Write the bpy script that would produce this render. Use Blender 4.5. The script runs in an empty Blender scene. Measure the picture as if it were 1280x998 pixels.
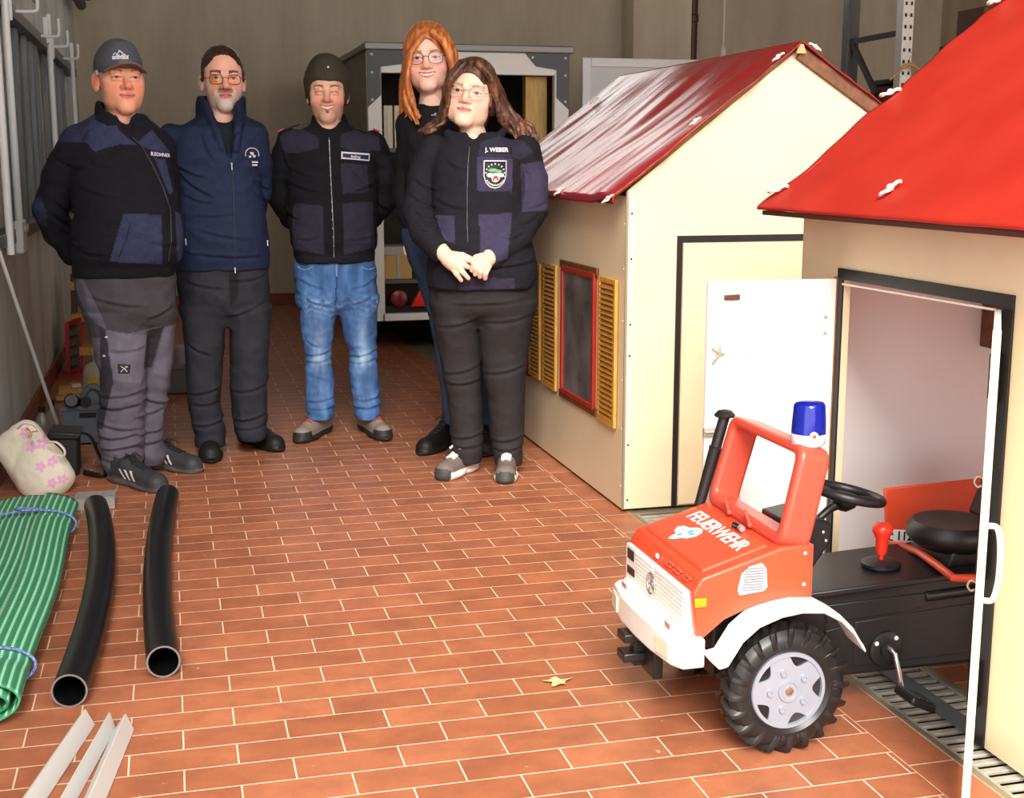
import bpy, math, random
import numpy as np
from mathutils import Vector, Matrix, noise

# ------------------------------------------------------------------ camera, world, light, exposure
FPX, CX, CY, CAM_H = 1620.0, 640.0, 499.0, 1.35
def _unit(v): return v/np.linalg.norm(v)
Yc = _unit(np.array([210.-CX, CY-203., -FPX]))
_r = np.array([6946.-CX, CY-203., -FPX]); Xc = _unit(_r-Yc*_r.dot(Yc)); Zc = np.cross(Xc, Yc)
RM = np.array([Xc, Yc, Zc])
scene = bpy.context.scene
COL = scene.collection
cam_data = bpy.data.cameras.new('camera'); cam = bpy.data.objects.new('camera', cam_data); COL.objects.link(cam)
cam_data.sensor_width = 36; cam_data.sensor_fit = 'HORIZONTAL'; cam_data.lens = FPX/1280*36; cam_data.clip_end = 200
M4 = Matrix([list(RM[i])+[0.0] for i in range(3)]+[[0, 0, 0, 1]]); M4.translation = (0, 0, CAM_H)
cam.matrix_world = M4
scene.camera = cam
vs = scene.view_settings
vs.view_transform = 'Standard'; vs.look = 'None'; vs.gamma = 1; vs.use_curve_mapping = False; vs.exposure = 1.15
world = bpy.data.worlds.new('overcast_sky'); scene.world = world; world.use_nodes = True
_bg = world.node_tree.nodes['Background']; _bg.inputs[0].default_value = (1.0, 0.97, 0.93, 1); _bg.inputs[1].default_value = 1.4
sun_d = bpy.data.lights.new('hazy_sun', 'SUN'); sun = bpy.data.objects.new('hazy_sun', sun_d); COL.objects.link(sun)
sun_d.energy = 2.6; sun_d.angle = math.radians(28); sun_d.color = (1.0, 0.95, 0.87)
sun.rotation_euler = Vector((0.22, 1.0, -0.80)).to_track_quat('-Z', 'Y').to_euler()

def ray(px, py): return RM @ np.array([px-CX, CY-py, -FPX])
def gz(px, py, z=0.0):
    v = ray(px, py); return Vector((0, 0, CAM_H))+Vector(v*((z-CAM_H)/v[2]))
def gy(px, py, Y):
    v = ray(px, py); return Vector((0, 0, CAM_H))+Vector(v*(Y/v[1]))
def gx(px, py, X):
    v = ray(px, py); return Vector((0, 0, CAM_H))+Vector(v*(X/v[0]))

# ------------------------------------------------------------------ materials
def S(c):  # sRGB 0-255 -> linear
    return tuple(((x/255)/12.92 if x/255 <= .04045 else ((x/255+.055)/1.055)**2.4) for x in c)
MATS = {}
def mat(name, rgb, rough=.6, metal=0.0, noise_amt=0.0, noise_scale=12.0, bump=0.0, bump_scale=60.0, spec=.5, transl=0.0, coat=0.0, trans=0.0, col2=None, stretch=(1, 1, 1), emit=0.0):
    if name in MATS: return MATS[name]
    m = bpy.data.materials.new(name); m.use_nodes = True; nt = m.node_tree; b = nt.nodes['Principled BSDF']
    c = S(rgb)+(1,)
    b.inputs['Base Color'].default_value = c; b.inputs['Roughness'].default_value = rough
    b.inputs['Metallic'].default_value = metal; b.inputs['Specular IOR Level'].default_value = spec
    b.inputs['Coat Weight'].default_value = coat; b.inputs['Coat Roughness'].default_value = .12
    b.inputs['Transmission Weight'].default_value = trans
    if noise_amt or bump or col2:
        tc = nt.nodes.new('ShaderNodeTexCoord'); mp = nt.nodes.new('ShaderNodeMapping'); mp.inputs['Scale'].default_value = stretch
        nt.links.new(tc.outputs['Object'], mp.inputs['Vector'])
    if noise_amt or col2:
        n = nt.nodes.new('ShaderNodeTexNoise'); n.inputs['Scale'].default_value = noise_scale; n.inputs['Detail'].default_value = 6
        nt.links.new(mp.outputs[0], n.inputs['Vector'])
        r = nt.nodes.new('ShaderNodeValToRGB'); nt.links.new(n.outputs['Fac'], r.inputs[0])
        a = noise_amt
        if col2: c1, c2 = c, S(col2)+(1,)
        else: c1 = tuple(x*(1-a) for x in c[:3])+(1,); c2 = tuple(min(1, x*(1+a)) for x in c[:3])+(1,)
        r.color_ramp.elements[0].position = .32; r.color_ramp.elements[0].color = c1
        r.color_ramp.elements[1].position = .68; r.color_ramp.elements[1].color = c2
        nt.links.new(r.outputs[0], b.inputs['Base Color'])
    if bump:
        n2 = nt.nodes.new('ShaderNodeTexNoise'); n2.inputs['Scale'].default_value = bump_scale; n2.inputs['Detail'].default_value = 5
        nt.links.new(mp.outputs[0], n2.inputs['Vector'])
        bp = nt.nodes.new('ShaderNodeBump'); bp.inputs['Strength'].default_value = bump; bp.inputs['Distance'].default_value = .01
        nt.links.new(n2.outputs['Fac'], bp.inputs['Height']); nt.links.new(bp.outputs[0], b.inputs['Normal'])
    if transl:
        out = nt.nodes['Material Output']; t = nt.nodes.new('ShaderNodeBsdfTranslucent'); t.inputs[0].default_value = c
        mx = nt.nodes.new('ShaderNodeMixShader'); mx.inputs[0].default_value = transl
        nt.links.new(b.outputs[0], mx.inputs[1]); nt.links.new(t.outputs[0], mx.inputs[2]); nt.links.new(mx.outputs[0], out.inputs[0])
    MATS[name] = m; return m

def attr_mat(name, rough=.6, bump=0.0, bump_scale=200, spec=.4, sss=0.0):
    if name in MATS: return MATS[name]
    m = bpy.data.materials.new(name); m.use_nodes = True; nt = m.node_tree; b = nt.nodes['Principled BSDF']
    a = nt.nodes.new('ShaderNodeAttribute'); a.attribute_name = 'col'
    nt.links.new(a.outputs['Color'], b.inputs['Base Color'])
    b.inputs['Roughness'].default_value = rough; b.inputs['Specular IOR Level'].default_value = spec
    if sss: b.inputs['Subsurface Weight'].default_value = sss; b.inputs['Subsurface Radius'].default_value = (.012, .005, .003); b.inputs['Subsurface Scale'].default_value = .5
    if bump:
        tc = nt.nodes.new('ShaderNodeTexCoord'); n2 = nt.nodes.new('ShaderNodeTexNoise'); n2.inputs['Scale'].default_value = bump_scale; n2.inputs['Detail'].default_value = 3
        nt.links.new(tc.outputs['Object'], n2.inputs['Vector'])
        bp = nt.nodes.new('ShaderNodeBump'); bp.inputs['Strength'].default_value = bump; bp.inputs['Distance'].default_value = .004
        nt.links.new(n2.outputs['Fac'], bp.inputs['Height']); nt.links.new(bp.outputs[0], b.inputs['Normal'])
    MATS[name] = m; return m

def brick_mat(name, w, h, ox, oy, rot=0.0, offs=.5, c1=(180, 114, 82), c2=(160, 98, 69), mortar=(240, 212, 184), msize=.0042):
    m = bpy.data.materials.new(name); m.use_nodes = True; nt = m.node_tree; b = nt.nodes['Principled BSDF']; L = nt.links
    g = nt.nodes.new('ShaderNodeNewGeometry'); mp = nt.nodes.new('ShaderNodeMapping'); mp.vector_type = 'POINT'
    mp.inputs['Rotation'].default_value = (0, 0, rot); mp.inputs['Location'].default_value = (ox, oy, 0)
    L.new(g.outputs['Position'], mp.inputs['Vector'])
    br = nt.nodes.new('ShaderNodeTexBrick'); br.offset = offs; br.offset_frequency = 2
    br.inputs['Scale'].default_value = 1; br.inputs['Brick Width'].default_value = w; br.inputs['Row Height'].default_value = h
    br.inputs['Mortar Size'].default_value = msize*.5; br.inputs['Mortar Smooth'].default_value = .15; br.inputs['Bias'].default_value = -.1
    br.inputs['Color1'].default_value = S(c1)+(1,); br.inputs['Color2'].default_value = S(c2)+(1,); br.inputs['Mortar'].default_value = S(mortar)+(1,)
    L.new(mp.outputs[0], br.inputs['Vector'])
    n = nt.nodes.new('ShaderNodeTexNoise'); n.inputs['Scale'].default_value = 7; n.inputs['Detail'].default_value = 8; n.inputs['Roughness'].default_value = .7
    L.new(g.outputs['Position'], n.inputs['Vector'])
    r = nt.nodes.new('ShaderNodeValToRGB'); r.color_ramp.elements[0].position = .3; r.color_ramp.elements[1].position = .72
    r.color_ramp.elements[0].color = (.66, .62, .62, 1); r.color_ramp.elements[1].color = (1.22, 1.15, 1.08, 1)
    L.new(n.outputs['Fac'], r.inputs[0])
    mx = nt.nodes.new('ShaderNodeMix'); mx.data_type = 'RGBA'; mx.blend_type = 'MULTIPLY'; mx.inputs[0].default_value = .85
    L.new(br.outputs['Color'], mx.inputs[6]); L.new(r.outputs[0], mx.inputs[7])
    # pale specks of dirt
    v = nt.nodes.new('ShaderNodeTexNoise'); v.inputs['Scale'].default_value = 38; v.inputs['Detail'].default_value = 4; L.new(g.outputs['Position'], v.inputs['Vector'])
    r2 = nt.nodes.new('ShaderNodeValToRGB'); r2.color_ramp.elements[0].position = .70; r2.color_ramp.elements[1].position = .78
    L.new(v.outputs['Fac'], r2.inputs[0])
    mx2 = nt.nodes.new('ShaderNodeMix'); mx2.data_type = 'RGBA'; L.new(r2.outputs[0], mx2.inputs[0]); L.new(mx.outputs[2], mx2.inputs[6]); mx2.inputs[7].default_value = S((205, 165, 135))+(1,)
    L.new(mx2.outputs[2], b.inputs['Base Color'])
    b.inputs['Roughness'].default_value = .42; b.inputs['Specular IOR Level'].default_value = .35
    bp = nt.nodes.new('ShaderNodeBump'); bp.inputs['Strength'].default_value = .35; bp.inputs['Distance'].default_value = .003; bp.invert = True
    L.new(br.outputs['Fac'], bp.inputs['Height']); L.new(bp.outputs[0], b.inputs['Normal'])
    MATS[name] = m; return m

def concrete_mat(name, c1, c2, streak=True):
    m = bpy.data.materials.new(name); m.use_nodes = True; nt = m.node_tree; b = nt.nodes['Principled BSDF']; L = nt.links
    g = nt.nodes.new('ShaderNodeNewGeometry'); mp = nt.nodes.new('ShaderNodeMapping'); mp.inputs['Scale'].default_value = (2.2, 2.2, .45 if streak else 2.2)
    L.new(g.outputs['Position'], mp.inputs['Vector'])
    n = nt.nodes.new('ShaderNodeTexNoise'); n.inputs['Scale'].default_value = 1.6; n.inputs['Detail'].default_value = 10; n.inputs['Roughness'].default_value = .65
    L.new(mp.outputs[0], n.inputs['Vector'])
    r = nt.nodes.new('ShaderNodeValToRGB'); r.color_ramp.elements[0].position = .3; r.color_ramp.elements[1].position = .7
    r.color_ramp.elements[0].color = S(c1)+(1,); r.color_ramp.elements[1].color = S(c2)+(1,)
    L.new(n.outputs['Fac'], r.inputs[0]); L.new(r.outputs[0], b.inputs['Base Color'])
    b.inputs['Roughness'].default_value = .8
    bp = nt.nodes.new('ShaderNodeBump'); bp.inputs['Strength'].default_value = .25; bp.inputs['Distance'].default_value = .01
    L.new(n.outputs['Fac'], bp.inputs['Height']); L.new(bp.outputs[0], b.inputs['Normal'])
    MATS[name] = m; return m

# ------------------------------------------------------------------ mesh helpers
ORG = {}
def org(o): return ORG.get(o.name, Vector((0, 0, 0))) if o else Vector((0, 0, 0))
def thing(name, label, cat, loc, group=None):
    o = bpy.data.objects.new(name, None); COL.objects.link(o); o.location = loc; o.empty_display_size = .1
    o['label'] = label; o['category'] = cat
    if group: o['group'] = group
    ORG[o.name] = Vector(loc); return o
def tag(o, label=None, cat=None, group=None, kind=None):
    for k, v in (('label', label), ('category', cat), ('group', group), ('kind', kind)):
        if v: o[k] = v
    return o
def frame_from(zdir, xhint=(1, 0, 0)):
    z = Vector(zdir).normalized(); x = Vector(xhint); x = (x-z*x.dot(z))
    if x.length < 1e-4: x = Vector((0, 1, 0)); x = x-z*x.dot(z)
    x.normalize(); y = z.cross(x); return Matrix((x, y, z)).transposed()
class MB:
    def __init__(s): s.v = []; s.f = []; s.m = []; s.mi = 0
    def add(s, vs_, fs_):
        n = len(s.v); s.v += [Vector(p) for p in vs_]; s.f += [tuple(n+i for i in f) for f in fs_]; s.m += [s.mi]*len(fs_); return s
    def box(s, x0, x1, y0, y1, z0, z1):
        return s.obox(((x0+x1)/2, (y0+y1)/2, (z0+z1)/2), (abs(x1-x0), abs(y1-y0), abs(z1-z0)))
    def obox(s, c, size, R=None):
        c = Vector(c); a, b, d = size[0]/2, size[1]/2, size[2]/2; P = []
        for x, y, z in ((-a, -b, -d), (a, -b, -d), (a, b, -d), (-a, b, -d), (-a, -b, d), (a, -b, d), (a, b, d), (-a, b, d)):
            p = Vector((x, y, z)); P.append(c+(R @ p if R is not None else p))
        return s.add(P, [(0, 3, 2, 1), (4, 5, 6, 7), (0, 1, 5, 4), (1, 2, 6, 5), (2, 3, 7, 6), (3, 0, 4, 7)])
    def bar(s, a, b, w, t, up=(0, 0, 1)):   # box from a to b, width w across, thickness t along up
        a, b = Vector(a), Vector(b); d = b-a; R = frame_from(d, up); return s.obox((a+b)/2, (t, w, d.length), R)
    def prism(s, pts, axis, a, b):          # 2-D polygon extruded along axis; (u,v): axis y->(x,z), x->(y,z), z->(x,y)
        def P(u, v, w): return {'y': (u, w, v), 'x': (w, u, v), 'z': (u, v, w)}[axis]
        n = len(pts); A = [P(u, v, a) for u, v in pts]+[P(u, v, b) for u, v in pts]
        F = [tuple(range(n)), tuple(range(2*n-1, n-1, -1))]+[(i, i+n, (i+1) % n+n, (i+1) % n) for i in range(n)]
        return s.add(A, F)
    def tube(s, path, r, n=12, caps=True, flat=1.0):
        path = [Vector(p) for p in path]; K = len(path); rs = r if isinstance(r, (list, tuple)) else [r]*K; V = []; ref = None
        for i, p in enumerate(path):
            t = (path[min(i+1, K-1)]-path[max(i-1, 0)]).normalized()
            if ref is None:
                ref = Vector((0, 0, 1)) if abs(t.z) < .9 else Vector((1, 0, 0))
            x = ref-t*ref.dot(t); x.normalize(); ref = x; y = t.cross(x)
            for k in range(n):
                a = 2*math.pi*k/n; V.append(p+(x*math.cos(a)*flat+y*math.sin(a))*rs[i])
        F = [(i*n+k, i*n+(k+1) % n, (i+1)*n+(k+1) % n, (i+1)*n+k) for i in range(K-1) for k in range(n)]
        if caps: F += [tuple(range(n-1, -1, -1)), tuple((K-1)*n+k for k in range(n))]
        return s.add(V, F)
    def lathe(s, prof, c=(0, 0, 0), axis=(0, 0, 1), n=32, R=None, ends=True):   # prof: (radius, height)
        c = Vector(c); R = R if R is not None else frame_from(axis); V = []
        for r, h in prof:
            for k in range(n):
                a = 2*math.pi*k/n; V.append(c+R @ Vector((r*math.cos(a), r*math.sin(a), h)))
        K = len(prof)
        F = [(i*n+k, i*n+(k+1) % n, (i+1)*n+(k+1) % n, (i+1)*n+k) for i in range(K-1) for k in range(n)]
        if ends and prof[0][0] > 1e-5: F.append(tuple(range(n-1, -1, -1)))
        if ends and prof[-1][0] > 1e-5: F.append(tuple((K-1)*n+k for k in range(n)))
        return s.add(V, F)
    def ell(s, c, r, R=None, n=16, m=10):
        c = Vector(c); V = []
        for i in range(m+1):
            th = math.pi*i/m
            for k in range(n):
                ph = 2*math.pi*k/n; p = Vector((r[0]*math.sin(th)*math.cos(ph), r[1]*math.sin(th)*math.sin(ph), r[2]*math.cos(th)))
                V.append(c+(R @ p if R is not None else p))
        return s.add(V, [(i*n+k, (i+1)*n+k, (i+1)*n+(k+1) % n, i*n+(k+1) % n) for i in range(m) for k in range(n)])
    def grid(s, fn, nu, nv, thick=None):   # fn(u,v)->point
        V = [fn(i/nu, j/nv) for j in range(nv+1) for i in range(nu+1)]
        F = [(j*(nu+1)+i, j*(nu+1)+i+1, (j+1)*(nu+1)+i+1, (j+1)*(nu+1)+i) for j in range(nv) for i in range(nu)]
        return s.add(V, F)
    def build(s, name, mats, parent=None, smooth=None, bevel=0.0, bseg=2, sub=0, solid=0.0, loc=None):
        o0 = org(parent) if parent else (Vector(loc) if loc else Vector((0, 0, 0)))
        me = bpy.data.meshes.new(name); me.from_pydata([tuple(p-o0) for p in s.v], [], s.f); me.validate()
        import bmesh
        bm = bmesh.new(); bm.from_mesh(me); bmesh.ops.remove_doubles(bm, verts=bm.verts, dist=1e-6) if smooth else None
        bmesh.ops.recalc_face_normals(bm, faces=bm.faces); bm.to_mesh(me); bm.free()
        mats = mats if isinstance(mats, (list, tuple)) else [mats]
        for m in mats: me.materials.append(m)
        if len(mats) > 1 and len(me.polygons) == len(s.m): me.polygons.foreach_set('material_index', s.m)
        if smooth or bevel:
            me.shade_smooth(); me.set_sharp_from_angle(angle=math.radians(smooth or 40))
        o = bpy.data.objects.new(name, me); COL.objects.link(o)
        if parent: o.parent = parent; ORG[o.name] = o0
        else: o.location = o0; ORG[o.name] = o0
        if solid: md = o.modifiers.new('solid', 'SOLIDIFY'); md.thickness = solid; md.offset = 0
        if bevel: md = o.modifiers.new('bevel', 'BEVEL'); md.width = bevel; md.segments = bseg; md.limit_method = 'ANGLE'; md.angle_limit = math.radians(35); md.harden_normals = False
        if sub: md = o.modifiers.new('sub', 'SUBSURF'); md.levels = sub; md.render_levels = sub
        return o
def text_mesh(txt, size, R, c, name, material, parent, extrude=.0006, bold=0.0, sx=1.0):
    cu = bpy.data.curves.new('t', 'FONT'); cu.body = txt; cu.size = size; cu.align_x = 'CENTER'; cu.align_y = 'CENTER'; cu.extrude = extrude; cu.offset = bold; cu.resolution_u = 2
    to = bpy.data.objects.new('t', cu); COL.objects.link(to); dg = bpy.context.evaluated_depsgraph_get()
    me = bpy.data.meshes.new_from_object(to.evaluated_get(dg)); bpy.data.objects.remove(to); bpy.data.curves.remove(cu)
    o0 = org(parent); c = Vector(c)
    for v in me.vertices: v.co = c+R @ Vector((v.co.x*sx, v.co.y, v.co.z))-o0
    me.materials.clear(); me.materials.append(material)
    for p in me.polygons: p.material_index = 0
    o = bpy.data.objects.new(name, me); COL.objects.link(o)
    if parent: o.parent = parent
    ORG[o.name] = o0; return o
def RX(x, y): # basis from x and y directions
    x = Vector(x).normalized(); y = Vector(y).normalized(); return Matrix((x, y, x.cross(y))).transposed()
def copy_thing(o, loc, label=None, parts=True):
    c = o.copy(); COL.objects.link(c); c.location = loc
    if label: c['label'] = label
    ORG[c.name] = Vector(loc)
    for ch in list(o.children):
        d = ch.copy(); COL.objects.link(d); d.parent = c
        for g in list(ch.children):
            e = g.copy(); COL.objects.link(e); e.parent = d
    return c
PI = math.pi
rnd = random.Random(4)

# ------------------------------------------------------------------ the garage
WL, WB, WR, CEIL = -.76, 12.62, 8.0, 4.6
tile = brick_mat('terracotta_tiles', .243, .107, .1485, -3.146)
edge_tile = brick_mat('terracotta_edge_tiles', .243, .118, 0.03, -1.566, rot=0)
# edge course: joints run across it, so its pattern is turned a quarter
_mp = [n for n in edge_tile.node_tree.nodes if n.type == 'MAPPING'][0]; _mp.inputs['Rotation'].default_value = (0, 0, PI/2); _mp.inputs['Location'].default_value = (-2.55+.243*20, -1.566+.118*10, 0)
wallc = concrete_mat('concrete_wall_grey', (176, 165, 143), (204, 193, 171))
wallp = concrete_mat('concrete_wall_side', (170, 172, 167), (220, 222, 217))
pilc = concrete_mat('concrete_pilaster', (196, 184, 158), (222, 212, 188))
def struct(o): o['kind'] = 'structure'; return o
m = MB(); m.box(WL-.3, 1.566, -8, WB+.3, -.12, 0); m.mi = 1; m.box(1.566, 1.684, -8, WB+.3, -.12, 0); m.mi = 0; m.box(1.94, WR+.3, -8, WB+.3, -.12, 0)
m.mi = 2; m.box(1.684, 1.94, -8, WB+.3, -.14, -.1)
struct(m.build('floor', [tile, edge_tile, mat('drain_dark', (40, 38, 36), .8)]))
struct(MB().box(WL-.3, WL, 1.3, WB+.3, 0, CEIL).build('wall_left', wallp))
m = MB(); m.box(WL, WR, WB, WB+.3, 0, 3.15); m.box(WL, WR, WB, WB+.3, 4.4, CEIL); m.box(WL, .3, WB, WB+.3, 3.15, 4.4); m.box(3.6, WR, WB, WB+.3, 3.15, 4.4)
struct(m.build('wall_back', wallc))
struct(MB().box(WR, WR+.3, 1.3, WB+.3, 0, CEIL).build('wall_right', wallc))
struct(MB().box(WL-.3, WR+.3, 1.3, WB+.3, CEIL, CEIL+.2).build('ceiling', concrete_mat('ceiling_concrete', (120, 116, 108), (150, 146, 138))))
struct(MB().box(4.42, 5.02, WB-.35, WB, 0, CEIL).build('wall_pilaster', pilc))
bs = brick_mat('skirting_tiles', .243, .2, .05, .0, c1=(150, 78, 54), c2=(130, 64, 46), mortar=(170, 110, 86))
_n = [n for n in bs.node_tree.nodes if n.type == 'MAPPING'][0]; _n.inputs['Rotation'].default_value = (PI/2, 0, 0)
struct(MB().box(WL, 4.42, WB-.015, WB, 0, .11).build('baseboard_back', bs, bevel=.003))
bl = bs.copy(); [n for n in bl.node_tree.nodes if n.type == 'MAPPING'][0].inputs['Rotation'].default_value = (0, PI/2, PI/2)
struct(MB().box(WL, WL+.015, 1.3, WB-.015, 0, .11).build('baseboard_left', bl, bevel=.003))
# unseen high strip in the back wall, added and sized to reflect in the farther roof
m = MB()
for k in range(4): m.box(.3+k*1.083, .35+k*1.083, WB+.1, WB+.15, 3.15, 4.4)
m.box(.3, 3.6, WB+.1, WB+.15, 3.15, 3.2); m.box(.3, 3.6, WB+.1, WB+.15, 4.35, 4.4)
struct(m.build('reflection_window', mat('window_frame_grey', (120, 120, 118), .5)))
# drain channel: frame rails, then grates, each a removable piece
steel = mat('galvanised_steel', (172, 168, 156), .5, .15, noise_amt=.2, noise_scale=30)
m = MB()
m.box(1.684, 1.702, 1.0, WB, -.06, .002); m.box(1.922, 1.94, 1.0, WB, -.06, .002); m.box(1.702, 1.922, 4.61, WB, -.06, .0); m.box(1.702, 1.922, 1.0, 2.095, -.06, .0)
struct(m.build('trim_1', mat('drain_rail', (150, 140, 118), .5, .5, noise_amt=.2), bevel=.002))
dgp = 'drain grates in the floor channel'
g0 = None; GL = .5
glab = ['drain grate nearest the viewer, in front of the near playhouse wall', 'drain grate under the pedal of the toy truck', 'drain grate under the toy truck chassis, before the white door', 'drain grate between the toy truck and the farther playhouse door', 'drain grate reaching under the front corner of the farther playhouse']
for k in range(5):
    y0 = 2.10+k*GL
    if g0 is None:
        m = MB(); m.box(1.703, 1.713, y0, y0+GL-.004, -.03, 0); m.box(1.911, 1.921, y0, y0+GL-.004, -.03, 0)
        n = 12
        for i in range(n):
            yy = y0+.010+i*(GL-.004)/n; m.box(1.713, 1.911, yy, yy+.020, -.010, -.001)
        g0 = m.build('drain_grate', steel, bevel=.0015, loc=(1.81, y0, -.03)); o = g0
        tag(o, glab[0], 'drain grate', dgp)
    else:
        o = g0.copy(); COL.objects.link(o); o.location = (1.81, y0, -.03); o['label'] = glab[k]
# brown downpipe, cable, wall panel
m = MB(); m.tube([(5.13, WB-.12, .01), (5.13, WB-.12, CEIL-.01)], .045, 14); m.lathe([(.045, 0), (.055, .01), (.055, .07), (.045, .08)], (5.13, WB-.12, 2.72), n=14)
m.box(5.11, 5.15, WB-.12, WB-.005, 2.9, 2.93)
tag(m.build('downpipe', mat('pipe_brown', (88, 44, 36), .45), smooth=40, loc=(5.13, WB-.12, 0)), 'brown vertical downpipe on the concrete wall beside the pilaster', 'pipe')
P0 = gy(906, 0, 10.5); P1 = gy(906, 66, 10.5)
t = thing('hanging_cable', 'thin pale cable hanging behind the farther playhouse roof', 'cable', (P0.x, 10.5, P1.z))
MB().tube([(P0.x, 10.5, CEIL), (P0.x, 10.5, P1.z)], .007, 8).build('cable', mat('cable_white', (220, 216, 205), .5), t, smooth=40)
MB().lathe([(.008, .05), (.022, .03), (.026, -.06), (.012, -.08)], (P0.x, 10.5, P1.z)).build('plug', mat('cable_white', (220, 216, 205), .5), t, smooth=40)
a = gy(727, 72, 10.0); b = gy(875, 300, 10.0)
t = thing('whiteboard', 'large white framed board standing behind the farther playhouse', 'panel', ((a.x+4.6)/2, 10.0, 0))
x0, x1, z1 = a.x, 4.7, a.z
m = MB(); m.box(x0, x0+.07, 9.97, 10.03, 0, z1); m.box(x1-.07, x1, 9.97, 10.03, 0, z1); m.box(x0+.07, x1-.07, 9.97, 10.03, z1-.07, z1); m.box(x0+.07, x1-.07, 9.97, 10.03, 0, .07)
m.build('frame', mat('panel_frame', (226, 228, 230), .4), t, bevel=.006)
MB().box(x0+.07, x1-.07, 9.985, 10.015, .07, z1-.07).build('sheet', mat('panel_white', (205, 210, 214), .45), t)

# ------------------------------------------------------------------ box trailer at the back
alu = mat('trailer_white', (224, 224, 220), .45); dgrey = mat('corner_plate', (70, 72, 76), .5, .3); dark = mat('trailer_dark_panel', (112, 104, 90), .6, noise_amt=.15)
tx0, tx1, tz0, tz1, ty0, ty1 = 1.335, 2.765, .25, 2.15, 9.0, 12.0
t = thing('box_trailer', 'open white framed box trailer parked against the back wall', 'trailer', ((tx0+tx1)/2, ty0, 0))
m = MB(); fw = .075
m.box(tx0, tx0+fw+.02, ty0, ty0+.06, tz0, tz1-.05); m.box(tx1-fw-.03, tx1, ty0, ty0+.06, tz0, tz1-.05)
m.box(tx0+fw+.02, tx1-fw-.03, ty0, ty0+.06, tz1-.20, tz1-.05); m.box(tx0+fw, tx1-fw, ty0, ty0+.06, tz0, tz0+.05)
m.build('frame', alu, t, bevel=.004)
m = MB(); m.box(tx0-.02, tx1+.03, ty0-.03, ty1, tz1-.05, tz1); m.build('roof', mat('trailer_roof_edge', (128, 126, 122), .45, .4), t, bevel=.008)
m = MB(); m.box(tx0, tx0+.02, ty0+.06, ty1, tz0, tz1-.05); m.build('side_wall', dark, t)
m = MB(); m.box(tx1-.02, tx1, ty0+.06, ty1, tz0, tz1-.05); m.build('side_wall', dark, t)
MB().box(tx0+.02, tx1-.02, ty1-.02, ty1, tz0, tz1-.05).build('front_wall', dark, t)
MB().box(tx0+.02, tx1-.02, ty0+.06, ty1-.02, tz0, tz0+.04).build('cargo_floor', dark, t)
zt = tz1-.05
for sx, X in ((1, tx0), (-1, tx1)):
    m = MB(); m.prism([(X, zt), (X+sx*.32, zt), (X+sx*.24, zt-.09), (X+sx*.09, zt-.11), (X+sx*.09, zt-.3), (X, zt-.38)], 'y', ty0-.012, ty0)
    m.mi = 1
    for dx, dz in ((.03, -.03), (.27, -.03), (.03, -.33), (.03, -.15)): m.lathe([(.010, 0), (.007, .006), (0.0001, .008)], (X+sx*dx, ty0-.012, zt+dz), (0, -1, 0), 8)
    m.build('corner_plate', [dgrey, alu], t)
MB().box(tx1-.285, tx1-.125, ty0+.12, ty0+.2, tz0, tz1-.2).build('wooden_post', mat('pine_post', (196, 160, 92), .6, noise_amt=.15, noise_scale=8, stretch=(6, 6, 1)), t, bevel=.004)
m = MB(); m.tube([(tx1+.02, ty0-.02, 1.50), (tx1+.02, ty0-.02, 1.66)], .022, 10); m.tube([(tx1+.08, ty0-.03, 1.52), (tx1+.08, ty0-.03, 1.66)], .018, 10); m.box(tx1, tx1+.09, ty0-.02, ty0+.01, 1.55, 1.62)
m.build('hinge', mat('chrome', (200, 200, 200), .2, .9), t, smooth=40)
m = MB(); 
for zz in (.50, 1.08, 1.42): MB().box(tx0+.12, tx0+.75, ty0+.15, ty0+.75, zz, zz+.025).build('shelf', mat('shelf_grey', (86, 84, 80), .5), t)
for Y in (10.0, 10.8):
    for X in (tx0+.12, tx1-.12):
        m = MB(); m.lathe([(.05, -.08), (.27, -.09), (.3, -.06), (.3, .06), (.27, .09), (.05, .08)], (X, Y, .3), (1, 0, 0), 24); m.build('wheel', mat('tyre_black', (24, 24, 24), .7), t, smooth=40)
MB().box(1.9, 2.2, 9.2, 11.8, .06, .25).build('undercarriage', mat('tyre_black', (24, 24, 24), .7), t)
# stored things inside the trailer (left side, seen past the visitors)
grp = 'things stored on the trailer shelves'
for i, x in enumerate((1.47, 1.545, 1.62)):
    m = MB(); m.box(x, x+.062, 9.17, 9.5, 1.447, 1.74); m.box(x+.02, x+.04, 9.165, 9.17, 1.48, 1.70)
    tag(m.build('binder', mat('binder_cream', (206, 200, 180), .6), bevel=.003, loc=(x+.03, 9.3, 1.447)), ['leftmost cream folder standing on the upper trailer shelf', 'middle cream folder standing on the upper trailer shelf', 'rightmost cream folder standing on the upper trailer shelf'][i], 'folder', 'folders on the upper trailer shelf')
for i, x in enumerate((1.46, 1.53, 1.60)):
    m = MB(); m.box(x, x+.05, 9.17, 9.5, 1.107, 1.34); m.box(x+.015, x+.03, 9.165, 9.17, 1.13, 1.3)
    tag(m.build('board_stack', mat('binder_white', (214, 214, 206), .6), bevel=.003, loc=(x+.03, 9.3, 1.107)), ['leftmost', 'middle', 'rightmost'][i]+' off-white slim box standing on the middle trailer shelf', 'box', 'slim boxes on the middle trailer shelf')
m = MB(); m.box(1.46, 1.66, 9.2, 9.45, .527, .70); m.mi = 1; m.box(1.55, 1.575, 9.195, 9.2, .527, .70); m.box(1.455, 1.665, 9.19, 9.46, .70, .76)
tag(m.build('cardboard_box', [mat('cardboard', (190, 156, 98), .7), mat('paper_grey', (170, 168, 160), .7)], bevel=.003, loc=(1.58, 9.3, .527)), 'brown cardboard box with papers on the lowest trailer shelf', 'box')
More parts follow.
